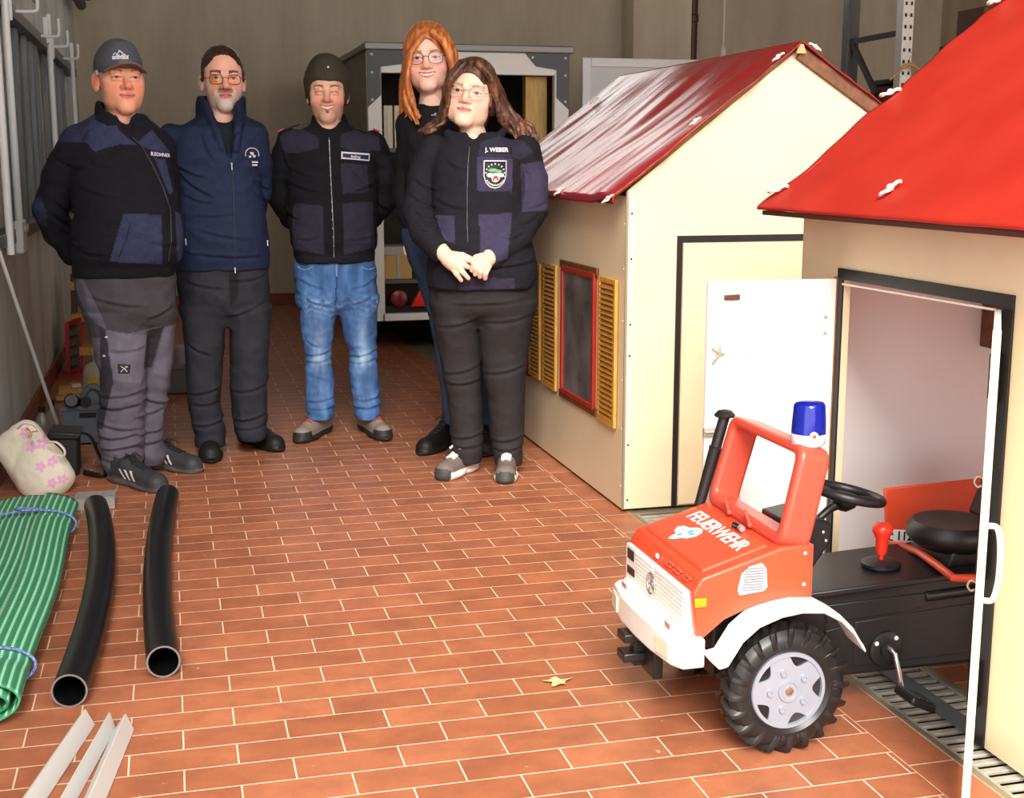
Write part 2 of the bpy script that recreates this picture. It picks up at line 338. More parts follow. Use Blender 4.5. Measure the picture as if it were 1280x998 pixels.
t = thing('tail_light_board', 'red reflective triangle lamp lying at the trailer bottom', 'reflector', (1.72, 9.2, .29))
m = MB(); m.prism([(1.63, .33), (1.80, .33), (1.715, .47)], 'y', 9.12, 9.17); m.build('reflector_triangle', mat('reflector_red', (220, 42, 22), .3), t, bevel=.01)
MB().lathe([(.05, 0), (.06, .01), (.06, .12), (.04, .13)], (1.55, 9.24, .395), (0, -1, 0), 20).build('lamp', mat('lamp_red_dark', (120, 20, 12), .3), t, smooth=40)
MB().box(1.46, 1.88, 9.17, 9.3, .29, .34).build('board', mat('tyre_black', (24, 24, 24), .7), t)

# ------------------------------------------------------------------ pallet rack at the back right with a few things on it
t = thing('pallet_rack', 'tall perforated steel shelving upright frame behind the playhouses', 'shelving', (4.9, 8.5, 0))
A0 = gy(1063, 50, 8.5); A1 = gy(1130, 50, 8.0)
m = MB(); m.box(A0.x-.045, A0.x+.045, 8.46, 8.54, 0, 3.4); m.build('upright', mat('rack_dark', (82, 84, 86), .4, .6), t, bevel=.004)
m = MB(); m.box(A1.x-.04, A1.x+.04, 7.96, 8.04, 0, 3.4); m.mi = 1
zz = 1.4
while zz < 2.6:
    for dx in (-.02, .02): m.box(A1.x+dx-.006, A1.x+dx+.006, 7.953, 7.96, zz, zz+.022)
    zz += .075
m.build('upright', [mat('rack_light', (196, 196, 190), .4, .3), mat('rack_hole', (30, 30, 30), .7)], t)
m = MB(); a, b = gy(1066, 52, 8.45), gy(1125, 41, 8.03); m.bar(a, b, .03, .035); a, b = gy(1066, 55, 8.45), gy(1095, 118, 8.2); m.bar(a, b, .03, .035)
m.build('brace', mat('rack_dark', (82, 84, 86), .4, .6), t)
sh = gy(1130, 118, 8.0).z-.08
m = MB(); m.box(A0.x-.1, A1.x+1.6, 8.0, 8.6, sh-.05, sh); m.build('shelf', mat('rack_shelf', (90, 60, 40), .7), t)
m = MB(); m.box(A0.x+.12, A0.x+.30, 8.1, 8.4, sh, sh+.14); m.mi = 1; m.box(A0.x+.15, A0.x+.26, 8.095, 8.1, sh+.02, sh+.1)
tag(m.build('red_box', [mat('box_red', (120, 30, 26), .5), mat('box_blue', (30, 36, 84), .5)], bevel=.006, loc=(A0.x+.34, 8.2, sh)), 'dark red box with a blue label on the rack shelf', 'box')
m = MB(); m.box(A1.x+.08, A1.x+.7, 8.1, 8.5, sh, sh+.16); m.box(A1.x+.06, A1.x+.72, 8.08, 8.52, sh+.16, sh+.2)
tag(m.build('black_crate', mat('crate_black', (20, 20, 24), .6), bevel=.01, loc=(A1.x+.4, 8.3, sh)), 'black lidded crate on the rack shelf below the coat hanger', 'crate')
H = gy(1137, 80, 7.9)
m = MB(); L_ = gy(1112, 100, 7.9); R_ = gy(1160, 93, 7.9)
m.tube([L_, H.lerp(L_, .3)+Vector((0, 0, .01)), H, H.lerp(R_, .3)+Vector((0, 0, .005)), R_], [.007, .012, .013, .012, .007], 8)
m.tube([H, H+Vector((0, 0, .04)), H+Vector((.02, 0, .06)), H+Vector((.0, 0, .08))], .003, 6)
tag(m.build('coat_hanger', mat('hanger_wood', (170, 132, 84), .5), smooth=40, loc=H), 'wooden coat hanger hanging at the light steel upright', 'hanger')
m = MB(); c_ = gy(1236, 28, 7.6); m.box(c_.x-.04, c_.x+.3, 7.6, 7.9, c_.z-.12, c_.z+.1)
b_ = MB(); b_.box(c_.x-.1, c_.x+.5, 7.55, 8.0, 0, c_.z-.12)
tag(b_.build('tall_cupboard', mat('cupboard_dark', (52, 46, 42), .6), bevel=.01, loc=(c_.x, 7.8, 0)), 'tall dark cupboard mostly hidden behind the nearer red roof', 'cupboard')
tag(m.build('brown_box', mat('box_brown', (84, 52, 34), .6), bevel=.008, loc=(c_.x, 7.7, c_.z-.12)), 'dark brown box on top of the tall cupboard', 'box')
# ------------------------------------------------------------------ playhouses
cream = mat('cream_board', (228, 209, 176), .45, noise_amt=.04, noise_scale=3, spec=.4)
cream_door = mat('cream_board_door', (226, 205, 170), .45, noise_amt=.04, noise_scale=3)
black_trim = mat('black_painted_trim', (22, 20, 20), .5)
woodm = mat('rake_wood', (150, 98, 48), .5, noise_amt=.3, noise_scale=10, stretch=(3, 3, 3))
woodd = mat('rake_wood_dark', (110, 66, 36), .5, noise_amt=.35, noise_scale=10, stretch=(3, 3, 3))
shutter_w = mat('shutter_wood', (176, 120, 46), .45, noise_amt=.2, noise_scale=14, stretch=(4, 4, 1))
shutter_f = mat('shutter_frame_wood', (206, 152, 66), .4, noise_amt=.15, noise_scale=14, stretch=(4, 4, 1))
red_frame = mat('window_red', (166, 44, 30), .4)
alu_edge = mat('edge_profile', (226, 214, 186), .4)
screwm = mat('screw_dark', (60, 52, 44), .5, .5); screwl = mat('screw_cap', (232, 214, 180), .5)
tarp1 = mat('red_tarpaulin_glossy', (184, 40, 42), .26, spec=.8, transl=.2, coat=.3)
tarp2 = mat('red_tarpaulin', (188, 46, 34), .5, spec=.2, transl=.2, col2=(202, 56, 42), noise_scale=5)
rope = mat('rope_white', (232, 226, 206), .7)
chrome = mat('chrome', (200, 200, 200), .2, .9)

def wn(p, s, o=0.0): return noise.noise(Vector((p[0]*s[0]+o, p[1]*s[1], p[2]*s[2] if len(s) > 2 else 0)))
def roof_sheet(name, ridge, eave, y0, y1, parent, material, wrinkle, overl=.03, sag=0.0, seed=0., diag=.8):
    """sheet from ridge (x,z) down to eave (x,z); y0 front, y1 back; folds over the eave edge"""
    rx, rz = ridge; ex, ez = eave; d = Vector((ex-rx, 0, ez-rz)); Ln = d.length; d /= Ln; nrm = Vector((-d.z, 0, d.x)); nrm = nrm if nrm.z > 0 else -nrm
    def f(u, v):
        s = v*(Ln+overl); y = y0+(y1-y0)*u
        base = Vector((rx, y, rz))+d*min(s, Ln)
        if s > Ln: base += Vector((0, 0, -(s-Ln)))
        a = (y-y0)*1.0; q = (s+a*diag, s-a*diag)
        p1 = a-s*diag; p2 = s+a*diag; w = wn((p1*5, p2*1.3, 0), (1, 1, 1), seed)*.8+wn((p1*11, p2*2.4, 0), (1, 1, 1), seed+7)*.22+wn((p1*24, p2*5, 0), (1, 1, 1), seed+9)*.05+wn((s*3, a*3, 0), (1, 1, 1), seed+3)*.5
        w = w*wrinkle*min(1, 6*min(v, 1)+.1)
        edge = min(u, 1-u); rag = .012*wn((s*9, y*3, 2), (1, 1, 1), seed+5)*(1 if edge < .02 else 0)
        return base+nrm*(w+sag*math.sin(PI*min(1, s/Ln))*math.sin(PI*u))+Vector((0, rag*3, 0))
    m = MB(); m.grid(f, 150, 110)
    return m.build(name, material, parent, smooth=180, solid=.003)
def knot(c, parent, d=(-1, 0, 0), s=1.0):
    c = Vector(c); d = Vector(d).normalized(); e = Vector((0, 0, 1)).cross(d).normalized()
    m = MB(); s *= .72; P = [c+(d*(.018*math.cos(a)+.016)+e*.014*math.sin(a)+Vector((0, 0, .008+.003*math.sin(2*a))))*s for a in [i*2*PI/14 for i in range(15)]]
    m.tube(P, .0052*s, 8)
    m.tube([c+Vector((0, 0, .008)), c-d*.024*s+Vector((0, 0, .014*s)), c-d*.036*s+e*.006+Vector((0, 0, .010*s))], .0062*s, 8); m.ell(c+Vector((0, 0, .009)), (.012*s,)*3, n=10, m=6)
    m.build('rope_tie', rope, parent, smooth=60)
def screws(parent, pts, axis, material, r=.0045):
    for p in pts: MB().lathe([(r, 0), (r*.8, .002), (0.0001, .0025)], p, axis, 8).build('screw', material, parent)
def smooth_path(P_, n=6):
    P_ = [Vector(p) for p in P_]; out = []; K = len(P_)
    for j in range(K-1):
        p0, p1, p2, p3 = P_[max(j-1, 0)], P_[j], P_[j+1], P_[min(j+2, K-1)]
        for i in range(n):
            u = i/n; out.append(.5*((2*p1)+(p2-p0)*u+(2*p0-5*p1+4*p2-p3)*u*u+(3*p1-p0-3*p2+p3)*u**3))
    return out+[P_[-1]]

# farther playhouse -------------------------------------------------
X1, Y1, X1r, Y1b, EV = 1.66, 4.645, 3.02, 6.62, 1.205
h1 = thing('playhouse', 'farther cream playhouse with wrinkled glossy red roof and wooden window shutters', 'playhouse', ((X1+X1r)/2, (Y1+Y1b)/2, 0), 'wooden playhouses')
AX, AZ = 2.335, 1.80
m = MB(); m.prism([(X1, .012), (X1r, .012), (X1r, 1.325), (AX, AZ-.03), (X1, 1.245)], 'y', Y1, Y1+.02); m.build('front_wall', cream, h1, bevel=.002)
m = MB(); m.prism([(X1, .012), (X1r, .012), (X1r, 1.325), (AX, AZ-.03), (X1, 1.245)], 'y', Y1b-.02, Y1b); m.build('back_wall', cream, h1)
MB().box(X1, X1+.018, Y1+.021, Y1b-.02, .012, 1.225).build('side_wall', cream, h1)
MB().box(X1r-.018, X1r, Y1+.021, Y1b-.02, .012, 1.3).build('side_wall', cream, h1)
MB().box(X1-.004, X1+.004, Y1-.004, Y1+.004, .012, 1.24).build('corner_edge', mat('aluminium_edge', (170, 160, 140), .4, .5), h1, bevel=.001)
MB().box(X1+.005, X1+.032, Y1-.004, Y1, .014, 1.22).build('corner_strip', alu_edge, h1, bevel=.001)
screws(h1, [(X1+.018, Y1-.004, z) for z in (.05, .27, .62, .74, .99, 1.16)], (0, -1, 0), screwm)
screws(h1, [(X1+.045, Y1, z) for z in (.25, .32, .55, .66, .86, .95, 1.1)], (0, -1, 0), screwl, .005)
screws(h1, [(X1, Y1+.03, z) for z in (.1, .33, .52, .75, .95, 1.12)], (-1, 0, 0), screwl, .005)
# black door outline and the cream door inside it
dx0, dx1, dz = 1.862, 2.62, 1.075
m = MB(); m.box(dx0, dx0+.022, Y1-.006, Y1, .012, dz); m.box(dx1-.022, dx1, Y1-.006, Y1, .012, dz); m.box(dx0+.022, dx1-.022, Y1-.006, Y1, dz-.026, dz)
m.build('door_surround', black_trim, h1, bevel=.001)
d_ = MB().box(dx0+.024, dx1-.024, Y1-.012, Y1, .02, dz-.028).build('door', cream_door, h1, bevel=.002)
screws(h1, [(dx0+.045, Y1-.012, z) for z in (.15, .28, .7, .9, .97)], (0, -1, 0), screwl, .005)
# roof
m = MB()
m.bar((AX, Y1+.02, AZ-.035), (1.60, Y1+.02, 1.225), .02, .026, (0, 0, 1)); m.build('rake_board', woodm, h1, bevel=.002)
m = MB(); m.bar((AX+.005, Y1-.004, AZ-.04), (3.14, Y1-.004, 1.262), .02, .05, (0, 0, 1)); m.build('rake_board', woodd, h1, bevel=.002)
roof_sheet('roof_tarpaulin', (AX, AZ), (1.592, 1.228), Y1-.05, Y1b+.05, h1, tarp1, .016, .03, -.015, 1.0, diag=.25)
roof_sheet('roof_tarpaulin', (AX, AZ), (3.16, 1.275), Y1-.03, Y1b+.05, h1, tarp1, .008, .03, 0, 5.0)
MB().bar((1.60, Y1-.04, 1.206), (1.60, Y1b+.04, 1.206), .012, .016).build('eave_batten', mat('batten_dark', (70, 32, 24), .6), h1)
MB().prism([(AX-.022, AZ-.045), (AX+.022, AZ-.045), (AX+.008, AZ-.01), (AX-.008, AZ-.01)], 'y', Y1-.034, Y1-.02).build('gable_cap', mat('gable_cap', (190, 160, 110), .5), h1, bevel=.002)
for q, Y in (((973, 60), Y1-.03), ((1019, 60), Y1-.035), ((869, 146), Y1+.03), ((760, 232), Y1-.03), ((743, 106), Y1b-.1), ((699, 236), 5.3)):
    c = gy(q[0], q[1], Y); 
    zr = AZ-(AX-c.x)*(.585/.746) if c.x < AX else AZ-(c.x-AX)*.64
    knot((c.x, Y, zr+.008), h1, (-1, 0, -.6) if c.x < AX else (1, 0, -.5))
# windows in the side wall with louvred shutters
def window(yc, w, z0, z1, parent):
    X = X1-.012
    MB().box(X, X1, yc-w/2-.05, yc+w/2+.05, z1+.012, z1+.045).build('window_lintel', woodd, parent, bevel=.002); MB().box(X, X1, yc-w/2-.05, yc+w/2+.05, z0-.045, z0-.012).build('window_ledge', woodd, parent, bevel=.002)
    m = MB(); t_ = .022
    m.box(X1-.016, X1, yc-w/2-t_, yc-w/2, z0-t_, z1+t_); m.box(X1-.016, X1, yc+w/2, yc+w/2+t_, z0-t_, z1+t_)
    m.box(X1-.016, X1, yc-w/2, yc+w/2, z1, z1+t_); m.box(X1-.016, X1, yc-w/2, yc+w/2, z0-t_, z0)
    f = m.build('window_frame', red_frame, parent, bevel=.002)
    MB().box(X1-.008, X1-.002, yc-w/2, yc+w/2, z0, z1).build('pane', mat('window_pane_dark', (104, 100, 100), .12, noise_amt=.4, noise_scale=6, spec=.8), f)
def shutter(y0, y1, z0, z1, parent, tilt=0.0):
    # a louvred leaf, opened flat against the wall or slightly ajar
    th = .014; fr = .022; w = y1-y0
    def P(a, b, c): return Vector((X1-.004-a-b*tilt, y0+b, z0+c))
    R = frame_from((0, 0, 1), (1, 0, 0)); h = z1-z0
    ang = math.atan(tilt); Rz = Matrix.Rotation(ang, 3, 'Z')
    def B(m, b0, b1, c0, c1, a0=0, a1=th): m.obox(P((a0+a1)/2, (b0+b1)/2, (c0+c1)/2), (a1-a0, b1-b0, c1-c0), Rz)
    m = MB(); B(m, 0, fr, 0, h); B(m, w-fr, w, 0, h); B(m, fr, w-fr, h-fr, h); B(m, fr, w-fr, 0, fr); m.build('shutter_frame', shutter_f, parent, bevel=.0025)
    m = MB(); n = 26
    for i in range(n):
        c = fr+(h-2*fr)*(i+.5)/n; m.obox(P(th*.5, w/2, c), (.004, w-2*fr+.002, (h-2*fr)/n*1.25), Rz @ Matrix.Rotation(.6, 3, 'Y'))
    m.build('louvres', shutter_w, parent)
window(5.225, .42, .365, .885, h1)
shutter(4.72, 4.93, .32, .905, h1); shutter(5.53, 5.74, .33, .90, h1, 0)
shutter(5.79, 5.98, .34, .885, h1)
window(6.22, .36, .37, .885, h1)

# nearer playhouse --------------------------------------------------
X2, Y2f, Y2b, X2r = 1.772, 1.62, 3.445, 3.10
h2 = thing('playhouse', 'nearer cream playhouse with smooth bright red roof and open double doors', 'playhouse', ((X2+X2r)/2, (Y2f+Y2b)/2, 0), 'wooden playhouses')
# side wall with the door opening
oy0, oy1, oz = 2.50, 3.195, 1.035
m = MB(); m.box(X2, X2+.02, oy1, Y2b, .012, 1.225); m.box(X2, X2+.02, Y2f, oy0, .012, 1.225); m.box(X2, X2+.02, oy0, oy1, oz, 1.225)
m.build('side_wall', cream, h2, bevel=.0)
m = MB(); m.box(X2-.006, X2, oy1, oy1+.028, .012, oz+.03); m.box(X2-.006, X2, oy0-.055, oy0-.012, .012, oz+.03); m.box(X2-.006, X2, oy0-.012, oy1, oz, oz+.03)
m.build('door_surround', black_trim, h2, bevel=.001)
m = MB(); m.box(X2-.004, X2+.028, oy0-.012, oy0, .012, oz); m.build('door_jamb', mat('jamb_brown', (56, 34, 26), .6), h2)
A2 = gy(1268, 5, 3.52); rz2 = 1.80; rx2 = 2.43
wallin = mat('white_inner_board', (240, 236, 236), .5)
m = MB(); m.prism([(X2+.021, .012), (X2r, .012), (X2r, 1.23), (rx2, rz2-.05), (X2+.021, 1.24)], 'y', Y2b-.02, Y2b); m.mi = 1
m.prism([(X2+.021, .012), (X2r, .012), (X2r, 1.23), (rx2, rz2-.05), (X2+.021, 1.24)], 'y', Y2b-.026, Y2b-.021)
m.build('back_wall', [cream, wallin], h2)
m = MB(); m.prism([(X2+.021, .80), (X2r, .80), (X2r, 1.23), (rx2, rz2-.05), (X2+.021, 1.24)], 'y', Y2f, Y2f+.02); m.prism([(X2+.021, .012), (X2+.12, .012), (X2+.12, .80), (X2+.021, .80)], 'y', Y2f, Y2f+.02); m.prism([(X2r-.12, .012), (X2r, .012), (X2r, .80), (X2r-.12, .80)], 'y', Y2f, Y2f+.02); m.build('front_wall', cream, h2)  # out of view; its big opening was added to let daylight onto the back wall
MB().box(X2r, X2r+.02, Y2f, Y2b, .012, 1.225).build('side_wall', wallin, h2)
MB().box(2.36, 2.5, Y2b-.16, Y2b-.027, .80, 1.0).build('inner_bracket', woodd, h2, bevel=.003)
m = MB(); m.bar((X2-.004, 2.512, oz-.008), (X2-.004, oy1, oz-.012), .006, .005); m.build('door_seal', mat('seal_white', (226, 222, 214), .5), h2)
screws(h2, [(X2, Y2b-.03, z) for z in (.3, .6, .9, 1.12)]+[(X2, 2.37, .08), (X2, 3.3, .95)], (-1, 0, 0), screwl, .005)
# roof: slope facing the drive
EX2, EZ2 = 1.668, 1.222
roof_sheet('roof_tarpaulin', (rx2, rz2+.03), (EX2, EZ2), Y2f-.08, 3.515, h2, tarp2, .0022, .008, -.003, 11.0, diag=.5)
roof_sheet('roof_tarpaulin', (rx2, rz2+.03), (3.2, EZ2), Y2f-.08, 3.515, h2, tarp2, .003, .02, 0, 14.0, diag=.5)
MB().bar((EX2+.012, Y2f-.06, EZ2-.016), (EX2+.012, 3.505, EZ2-.016), .022, .013).build('eave_batten', mat('batten_dark', (70, 32, 24), .6), h2)
MB().bar((rx2, 3.49, rz2-.005), (EX2+.02, 3.49, EZ2-.012), .016, .02).build('rake_board', woodd, h2)
k2 = (rz2+.03-EZ2)/(rx2-EX2)
for q, Y in (((1246, 20), 3.49), ((1112, 130), 3.49), ((972, 243), 3.49)):
    c = gy(q[0], q[1], Y); knot((c.x, Y, EZ2+(c.x-EX2)*k2+.012), h2, (-1, .5, -.3), 1.15)
c = gx(1112, 247, 1.73); knot((1.73, c.y, EZ2+(1.73-EX2)*k2+.008), h2, (-.8, .4, -.6), 1.15)
# door leaves
white_door = mat('white_door_board', (240, 238, 232), .4)
LX = 1.385
m = MB(); m.box(LX, X2-.008, 3.222, 3.236, .03, 1.035); l1 = m.build('door', [white_door], h2, bevel=.0015)
m = MB(); m.box(X2-.008, X2-.001, 3.219, 3.239, .03, 1.04); m.build('door_edge', woodm, l1)
m = MB(); m.box(1.43, 1.475, 3.214, 3.222, .985, 1.0); m.build('bolt_plate', mat('bolt_brown', (100, 66, 56), .4, .4), l1, bevel=.002)
m = MB(); c = gy(896, 443, 3.215); m.tube([(c.x-.015, 3.214, c.z+.02), (c.x, 3.206, c.z+.004), (c.x+.02, 3.214, c.z)], .004, 8); m.tube([(c.x-.012, 3.214, c.z-.025), (c.x+.004, 3.206, c.z), (c.x+.008, 3.214, c.z+.022)], .004, 8); m.tube([(c.x, 3.212, c.z), (c.x+.05, 3.21, c.z-.002), (c.x+.09, 3.218, c.z+.004)], .0012, 6)
m.build('hook', mat('metal_hook', (180, 176, 160), .35, .6), l1, smooth=40)
m = MB(); c = gy(886, 540, 3.215); m.box(LX-.006, LX+.03, 3.21, 3.222, c.z-.01, c.z+.01); m.tube([(LX-.004, 3.208, c.z), (LX+.035, 3.208, c.z)], .004, 8); m.build('bolt', steel, l1, smooth=40)
screws(l1, [(1.735, 3.222, z) for z in (.93, .885)], (0, -1, 0), mat('screw_grey', (190, 184, 172), .4, .4), .006)
# right leaf, swung out towards the viewer
hg = Vector((1.762, 2.492, 0)); u = Vector((-.5745, -.8185, 0)); n_ = Vector((u.y, -u.x, 0))
Rl = Matrix((u, n_, Vector((0, 0, 1)))).transposed(); LW = .385
m = MB(); m.obox(hg+u*(LW/2+.003)+Vector((0, 0, .53)), (LW, .014, 1.0), Rl); l2 = m.build('door', [white_door], h2, bevel=.0012)
m = MB(); m.obox(hg+u*(LW+.0045)+Vector((0, 0, .53)), (.003, .016, 1.0), Rl); m.build('door_edge', mat('door_edge_cream', (232, 214, 178), .5), l2)
def LP(s, o, z): return hg+u*s+n_*o+Vector((0, 0, z))
sd = 1 if n_.x > 0 else -1
m = MB(); m.tube(smooth_path([LP(.30, sd*.007, .615), LP(.30, sd*.026, .612), LP(.30, sd*.034, .58), LP(.30, sd*.036, .53), LP(.30, sd*.034, .49), LP(.30, sd*.026, .458), LP(.30, sd*.007, .455)]), .0065, 10); m.build('handle', mat('handle_cream', (232, 226, 210), .35), l2, smooth=50)
for zz in (.5, .72):
    m = MB(); m.tube(smooth_path([LP(.33, -sd*.007, zz), LP(.33, -sd*.018, zz+.004), LP(.33, -sd*.024, zz-.008), LP(.33, -sd*.017, zz-.018), LP(.33, -sd*.010, zz-.014)]), .0022, 8); m.build('hook', mat('metal_hook', (180, 176, 160), .35, .6), l2, smooth=50)
for zz in (.16, .47, .88):
    m = MB(); m.box(X2-.016, X2-.006, 2.47, 2.495, zz-.055, zz+.055); m.tube([(X2-.014, 2.492, zz-.05), (X2-.014, 2.492, zz+.05)], .008, 8); m.build('hinge', mat('hinge_black', (30, 26, 24), .4, .5), h2, smooth=40)

# ------------------------------------------------------------------ pedal fire truck
TY = 2.835
tr = thing('pedal_truck', 'red toy fire pedal truck with blue beacon coming out of the playhouse', 'toy truck', (1.35, TY, 0))
redp = mat('truck_red', (218, 78, 48), .32, spec=.5, coat=.2)
redp2 = mat('truck_red_cab', (206, 80, 62), .35, spec=.5)
whp = mat('truck_white', (238, 236, 230), .38); blk = mat('truck_black', (26, 26, 28), .42, spec=.5, bump=.05, bump_scale=120); blk2 = mat('black_smooth', (18, 18, 20), .3)
rub = mat('tyre_rubber', (26, 26, 27), .36, spec=.5); rimm = mat('rim_silver', (156, 163, 176), .35, .3)
# body shell: near and far sides
HW = .215
prof = [(1.121, .275), (1.108, .385), (1.130, .420), (1.325, .478), (1.405, .480), (1.406, .345), (1.34, .352), (1.26, .342), (1.19, .315), (1.135, .272)]
m = MB(); m.prism(prof, 'y', TY-HW, TY+HW); hood = m.build('hood', redp, tr, bevel=.014, bseg=4)
# raised hood centre panel following the slope
sl = Vector((.195, 0, .058)).normalized(); Rh = RX((0, -1, 0), sl)  # text basis: x to the near side, y up the hood
def HP(s, y, o=0.0): return Vector((1.130, TY-y, .420))+sl*s+Rh.col[2]*o
m = MB()
for (s0, s1, y0, y1) in ((.012, .185, -.185, .185),):
    P = [HP(s0, y0, .0), HP(s0, y1, .0), HP(s1, y1, .0), HP(s1, y0, .0)]; Q = [HP(s0+.006, y0+.006, .006), HP(s0+.006, y1-.006, .006), HP(s1-.004, y1-.006, .006), HP(s1-.004, y0+.006, .006)]
    m.add(P+Q, [(0, 1, 2, 3), (4, 7, 6, 5), (0, 4, 5, 1), (1, 5, 6, 2), (2, 6, 7, 3), (3, 7, 4, 0)])
m.build('hood_panel', redp, tr, bevel=.002)
text_mesh('FEUERWEHR', .060, Rh, HP(.135, .0, .0065), 'lettering', mat('decal_white', (244, 240, 236), .5), tr, .0006, .0006, .92)
# white crest sticker with blue marks
m = MB(); pts = [(-.062, .002), (-.052, .016), (-.028, .020), (-.012, .034), (.012, .040), (.030, .030), (.036, .010), (.026, -.012), (.010, -.020), (.004, -.034), (-.012, -.044), (-.022, -.034), (-.024, -.018), (-.046, -.014)]
cen = (.072, -.045)
V = [HP(cen[0]+q*.0+(-p_)*.0+(-r_)*-1*0+ (b*1.0), cen[1]-(-a), .0068) for a, b, p_, q, r_ in [(x, y, 0, 0, 0) for x, y in pts]]
m.add(V+[v+Rh.col[2]*.0006 for v in V], [tuple(range(14)), tuple(range(27, 13, -1))]+[(i, i+14, (i+1) % 14+14, (i+1) % 14) for i in range(14)])
stk = m.build('sticker', mat('decal_white', (244, 240, 236), .5), tr)
m = MB()
for a, b, rr in ((-.002, .012, .009), (.016, .008, .008), (-.010, -.014, .008), (.006, .026, .004), (-.03, .004, .004)):
    m.lathe([(rr, 0), (rr, .0004), (rr*.45, .0004)], HP(cen[0]+b, cen[1]+a, .0075), Rh.col[2], 12)
m.build('sticker_mark', mat('decal_blue', (90, 170, 210), .5), stk)
# louvre dents on the front red band
m = MB()
fb = Vector((1.108, 0, .385)); fd = (Vector((1.130, 0, .420))-fb).normalized()
for yy in (-.02, -.07, -.125):
    m.obox(Vector((1.114, TY+yy+.02-.05, .402)), (.008, .034, .006), None); m.obox(Vector((1.117, TY+yy-.03-.01, .409)), (.008, .034, .006), None)
m.build('front_ridge', redp, tr, bevel=.002)
MB().ell((1.112, TY+.02, .404), (.004, .010, .007), n=12, m=8).build('badge', whp, tr, smooth=60)
# grille
m = MB(); m.prism([(1.098, .270), (1.122, .270), (1.112, .386), (1.098, .386)], 'y', TY-.195, TY+.205); gr = m.build('grille', whp, tr, bevel=.003)
m = MB()
for i in range(9):
    z = .292+i*.0105
    for (a, b) in ((-.185, -.01), (.01, .13)): m.box(1.0955, 1.099, TY+a, TY+b, z, z+.006)
m.build('grille_slat', whp, gr, bevel=.0012)
m = MB(); m.box(1.096, 1.0985, TY+.145, TY+.19, .352, .378); m.box(1.096, 1.0985, TY+.14, TY+.19, .312, .332); m.build('light_recess', blk2, gr)
m = MB(); P = [(1.093, TY+.01+.026*math.cos(a), .338+.026*math.sin(a)) for a in [i*PI/10 for i in range(21)]]; m.tube(P, .003, 8)
for a in (PI/2, PI/2+2*PI/3, PI/2+4*PI/3): m.tube([(1.093, TY+.01, .338), (1.093, TY+.01+.025*math.cos(a), .338+.025*math.sin(a))], [.003, .0012], 6)
m.build('emblem', chrome, gr, smooth=50)
# bumper: curved in plan, recessed lamps, step behind
bp_ = [(1.135, -.235), (1.080, -.235), (1.062, -.20), (1.050, -.10), (1.047, .0), (1.050, .10), (1.064, .20), (1.085, .225), (1.135, .225)]
m = MB(); m.prism([(x, TY+y) for x, y in bp_], 'z', .212, .282); bum = m.build('bumper', whp, tr, bevel=.006)
m = MB(); m.prism([(1.135, TY-.2), (1.088, TY-.195), (1.078, TY), (1.09, TY+.2), (1.135, TY+.2)], 'z', .282, .296); m.build('bumper_step', whp, bum, bevel=.005)
for sg in (-1, 1):
    m = MB(); y = sg*.165; c = Vector((1.0565, TY+y, .246)); R = Matrix.Rotation(sg*-.16, 3, 'Z'); m.obox(c, (.006, .062, .044), R); m.build('bumper_lamp', mat('lamp_cream', (222, 216, 190), .4), bum, bevel=.003)
    m = MB(); m.obox((1.086, TY+sg*.15, .292), (.022, .036, .014)); m.build('reflector_box', whp, bum, bevel=.002)
    MB().box(1.0735, 1.0755, TY+sg*.15-.016, TY+sg*.15+.016, .287, .297).build('reflector', mat('label_red', (188, 110, 100), .5), bum)
# hitch
m = MB()
m.box(1.03, 1.09, TY+.02, TY+.075, .185, .208); m.box(1.03, 1.09, TY+.02, TY+.075, .135, .158); m.box(1.06, 1.13, TY+.03, TY+.065, .12, .21); m.box(1.085, 1.11, TY-.04, TY+.06, .11, .21)
m.build('hitch', blk, tr, bevel=.004)
# side details: vents, indicators, screws, seam
for sg in (-1, 1):
    y = TY+sg*HW; o = sg*.004
    m = MB(); pts = [(1.222, .372), (1.284, .378), (1.292, .388), (1.288, .432), (1.276, .446), (1.246, .440), (1.226, .424), (1.217, .386)]
    m.prism(pts, 'y', min(y, y+o), max(y, y+o)); v_ = m.build('side_vent', mat('vent_grey', (206, 206, 210), .4), tr, bevel=.002)
    m = MB()
    for i in range(9):
        z = .383+i*.0063; m.box(1.229+i*.0006, 1.28, y+sg*.004, y+sg*.005, z, z+.0028)
    m.build('vent_slot', mat('vent_slot', (120, 118, 124), .6), v_)
    m = MB(); m.box(1.112, 1.142, y-.001 if sg > 0 else y-.005, y+.005 if sg > 0 else y+.001, .352, .374); m.build('indicator', mat('indicator_orange', (248, 150, 20), .25), tr, bevel=.003)
screws(tr, [(1.385, TY-HW, .46), (1.385, TY-HW, .385)], (0, -1, 0), whp, .0045)
# windscreen frame: a leaning ring, thick front to back
def ring(profO, profI, thick, y_mid):
    # profO: outer rounded rect in (y, s) ; extruded along the local normal
    pass
a0 = Vector((1.318, TY, .478)); a1 = Vector((1.374, TY, .700)); up = (a1-a0).normalized(); fw_ = Vector((up.z, 0, -up.x)); LH = (a1-a0).length+.012
def rrect(w0, w1, h, r, n=5, z0=0.0):
    P = []; cs = [(-w0/2+r, z0+r, PI), (w0/2-r, z0+r, 1.5*PI), (w1/2-r, h-r, 0), (-w1/2+r, h-r, .5*PI)]
    for cx_, cz_, a in cs:
        for k in range(n+1): t_ = a+k*PI/2/n; P.append((cx_+r*math.cos(t_), cz_+r*math.sin(t_)))
    return P
O = rrect(.43, .41, LH, .035); I = rrect(.365, .345, LH-.026, .018, z0=.030); n = len(O); D = .078
def W(p, d, sc=1.0): return a0+Vector((0, p[0], 0))+up*p[1]+fw_*d+Vector((0, 0, 0))
m = MB(); V = []
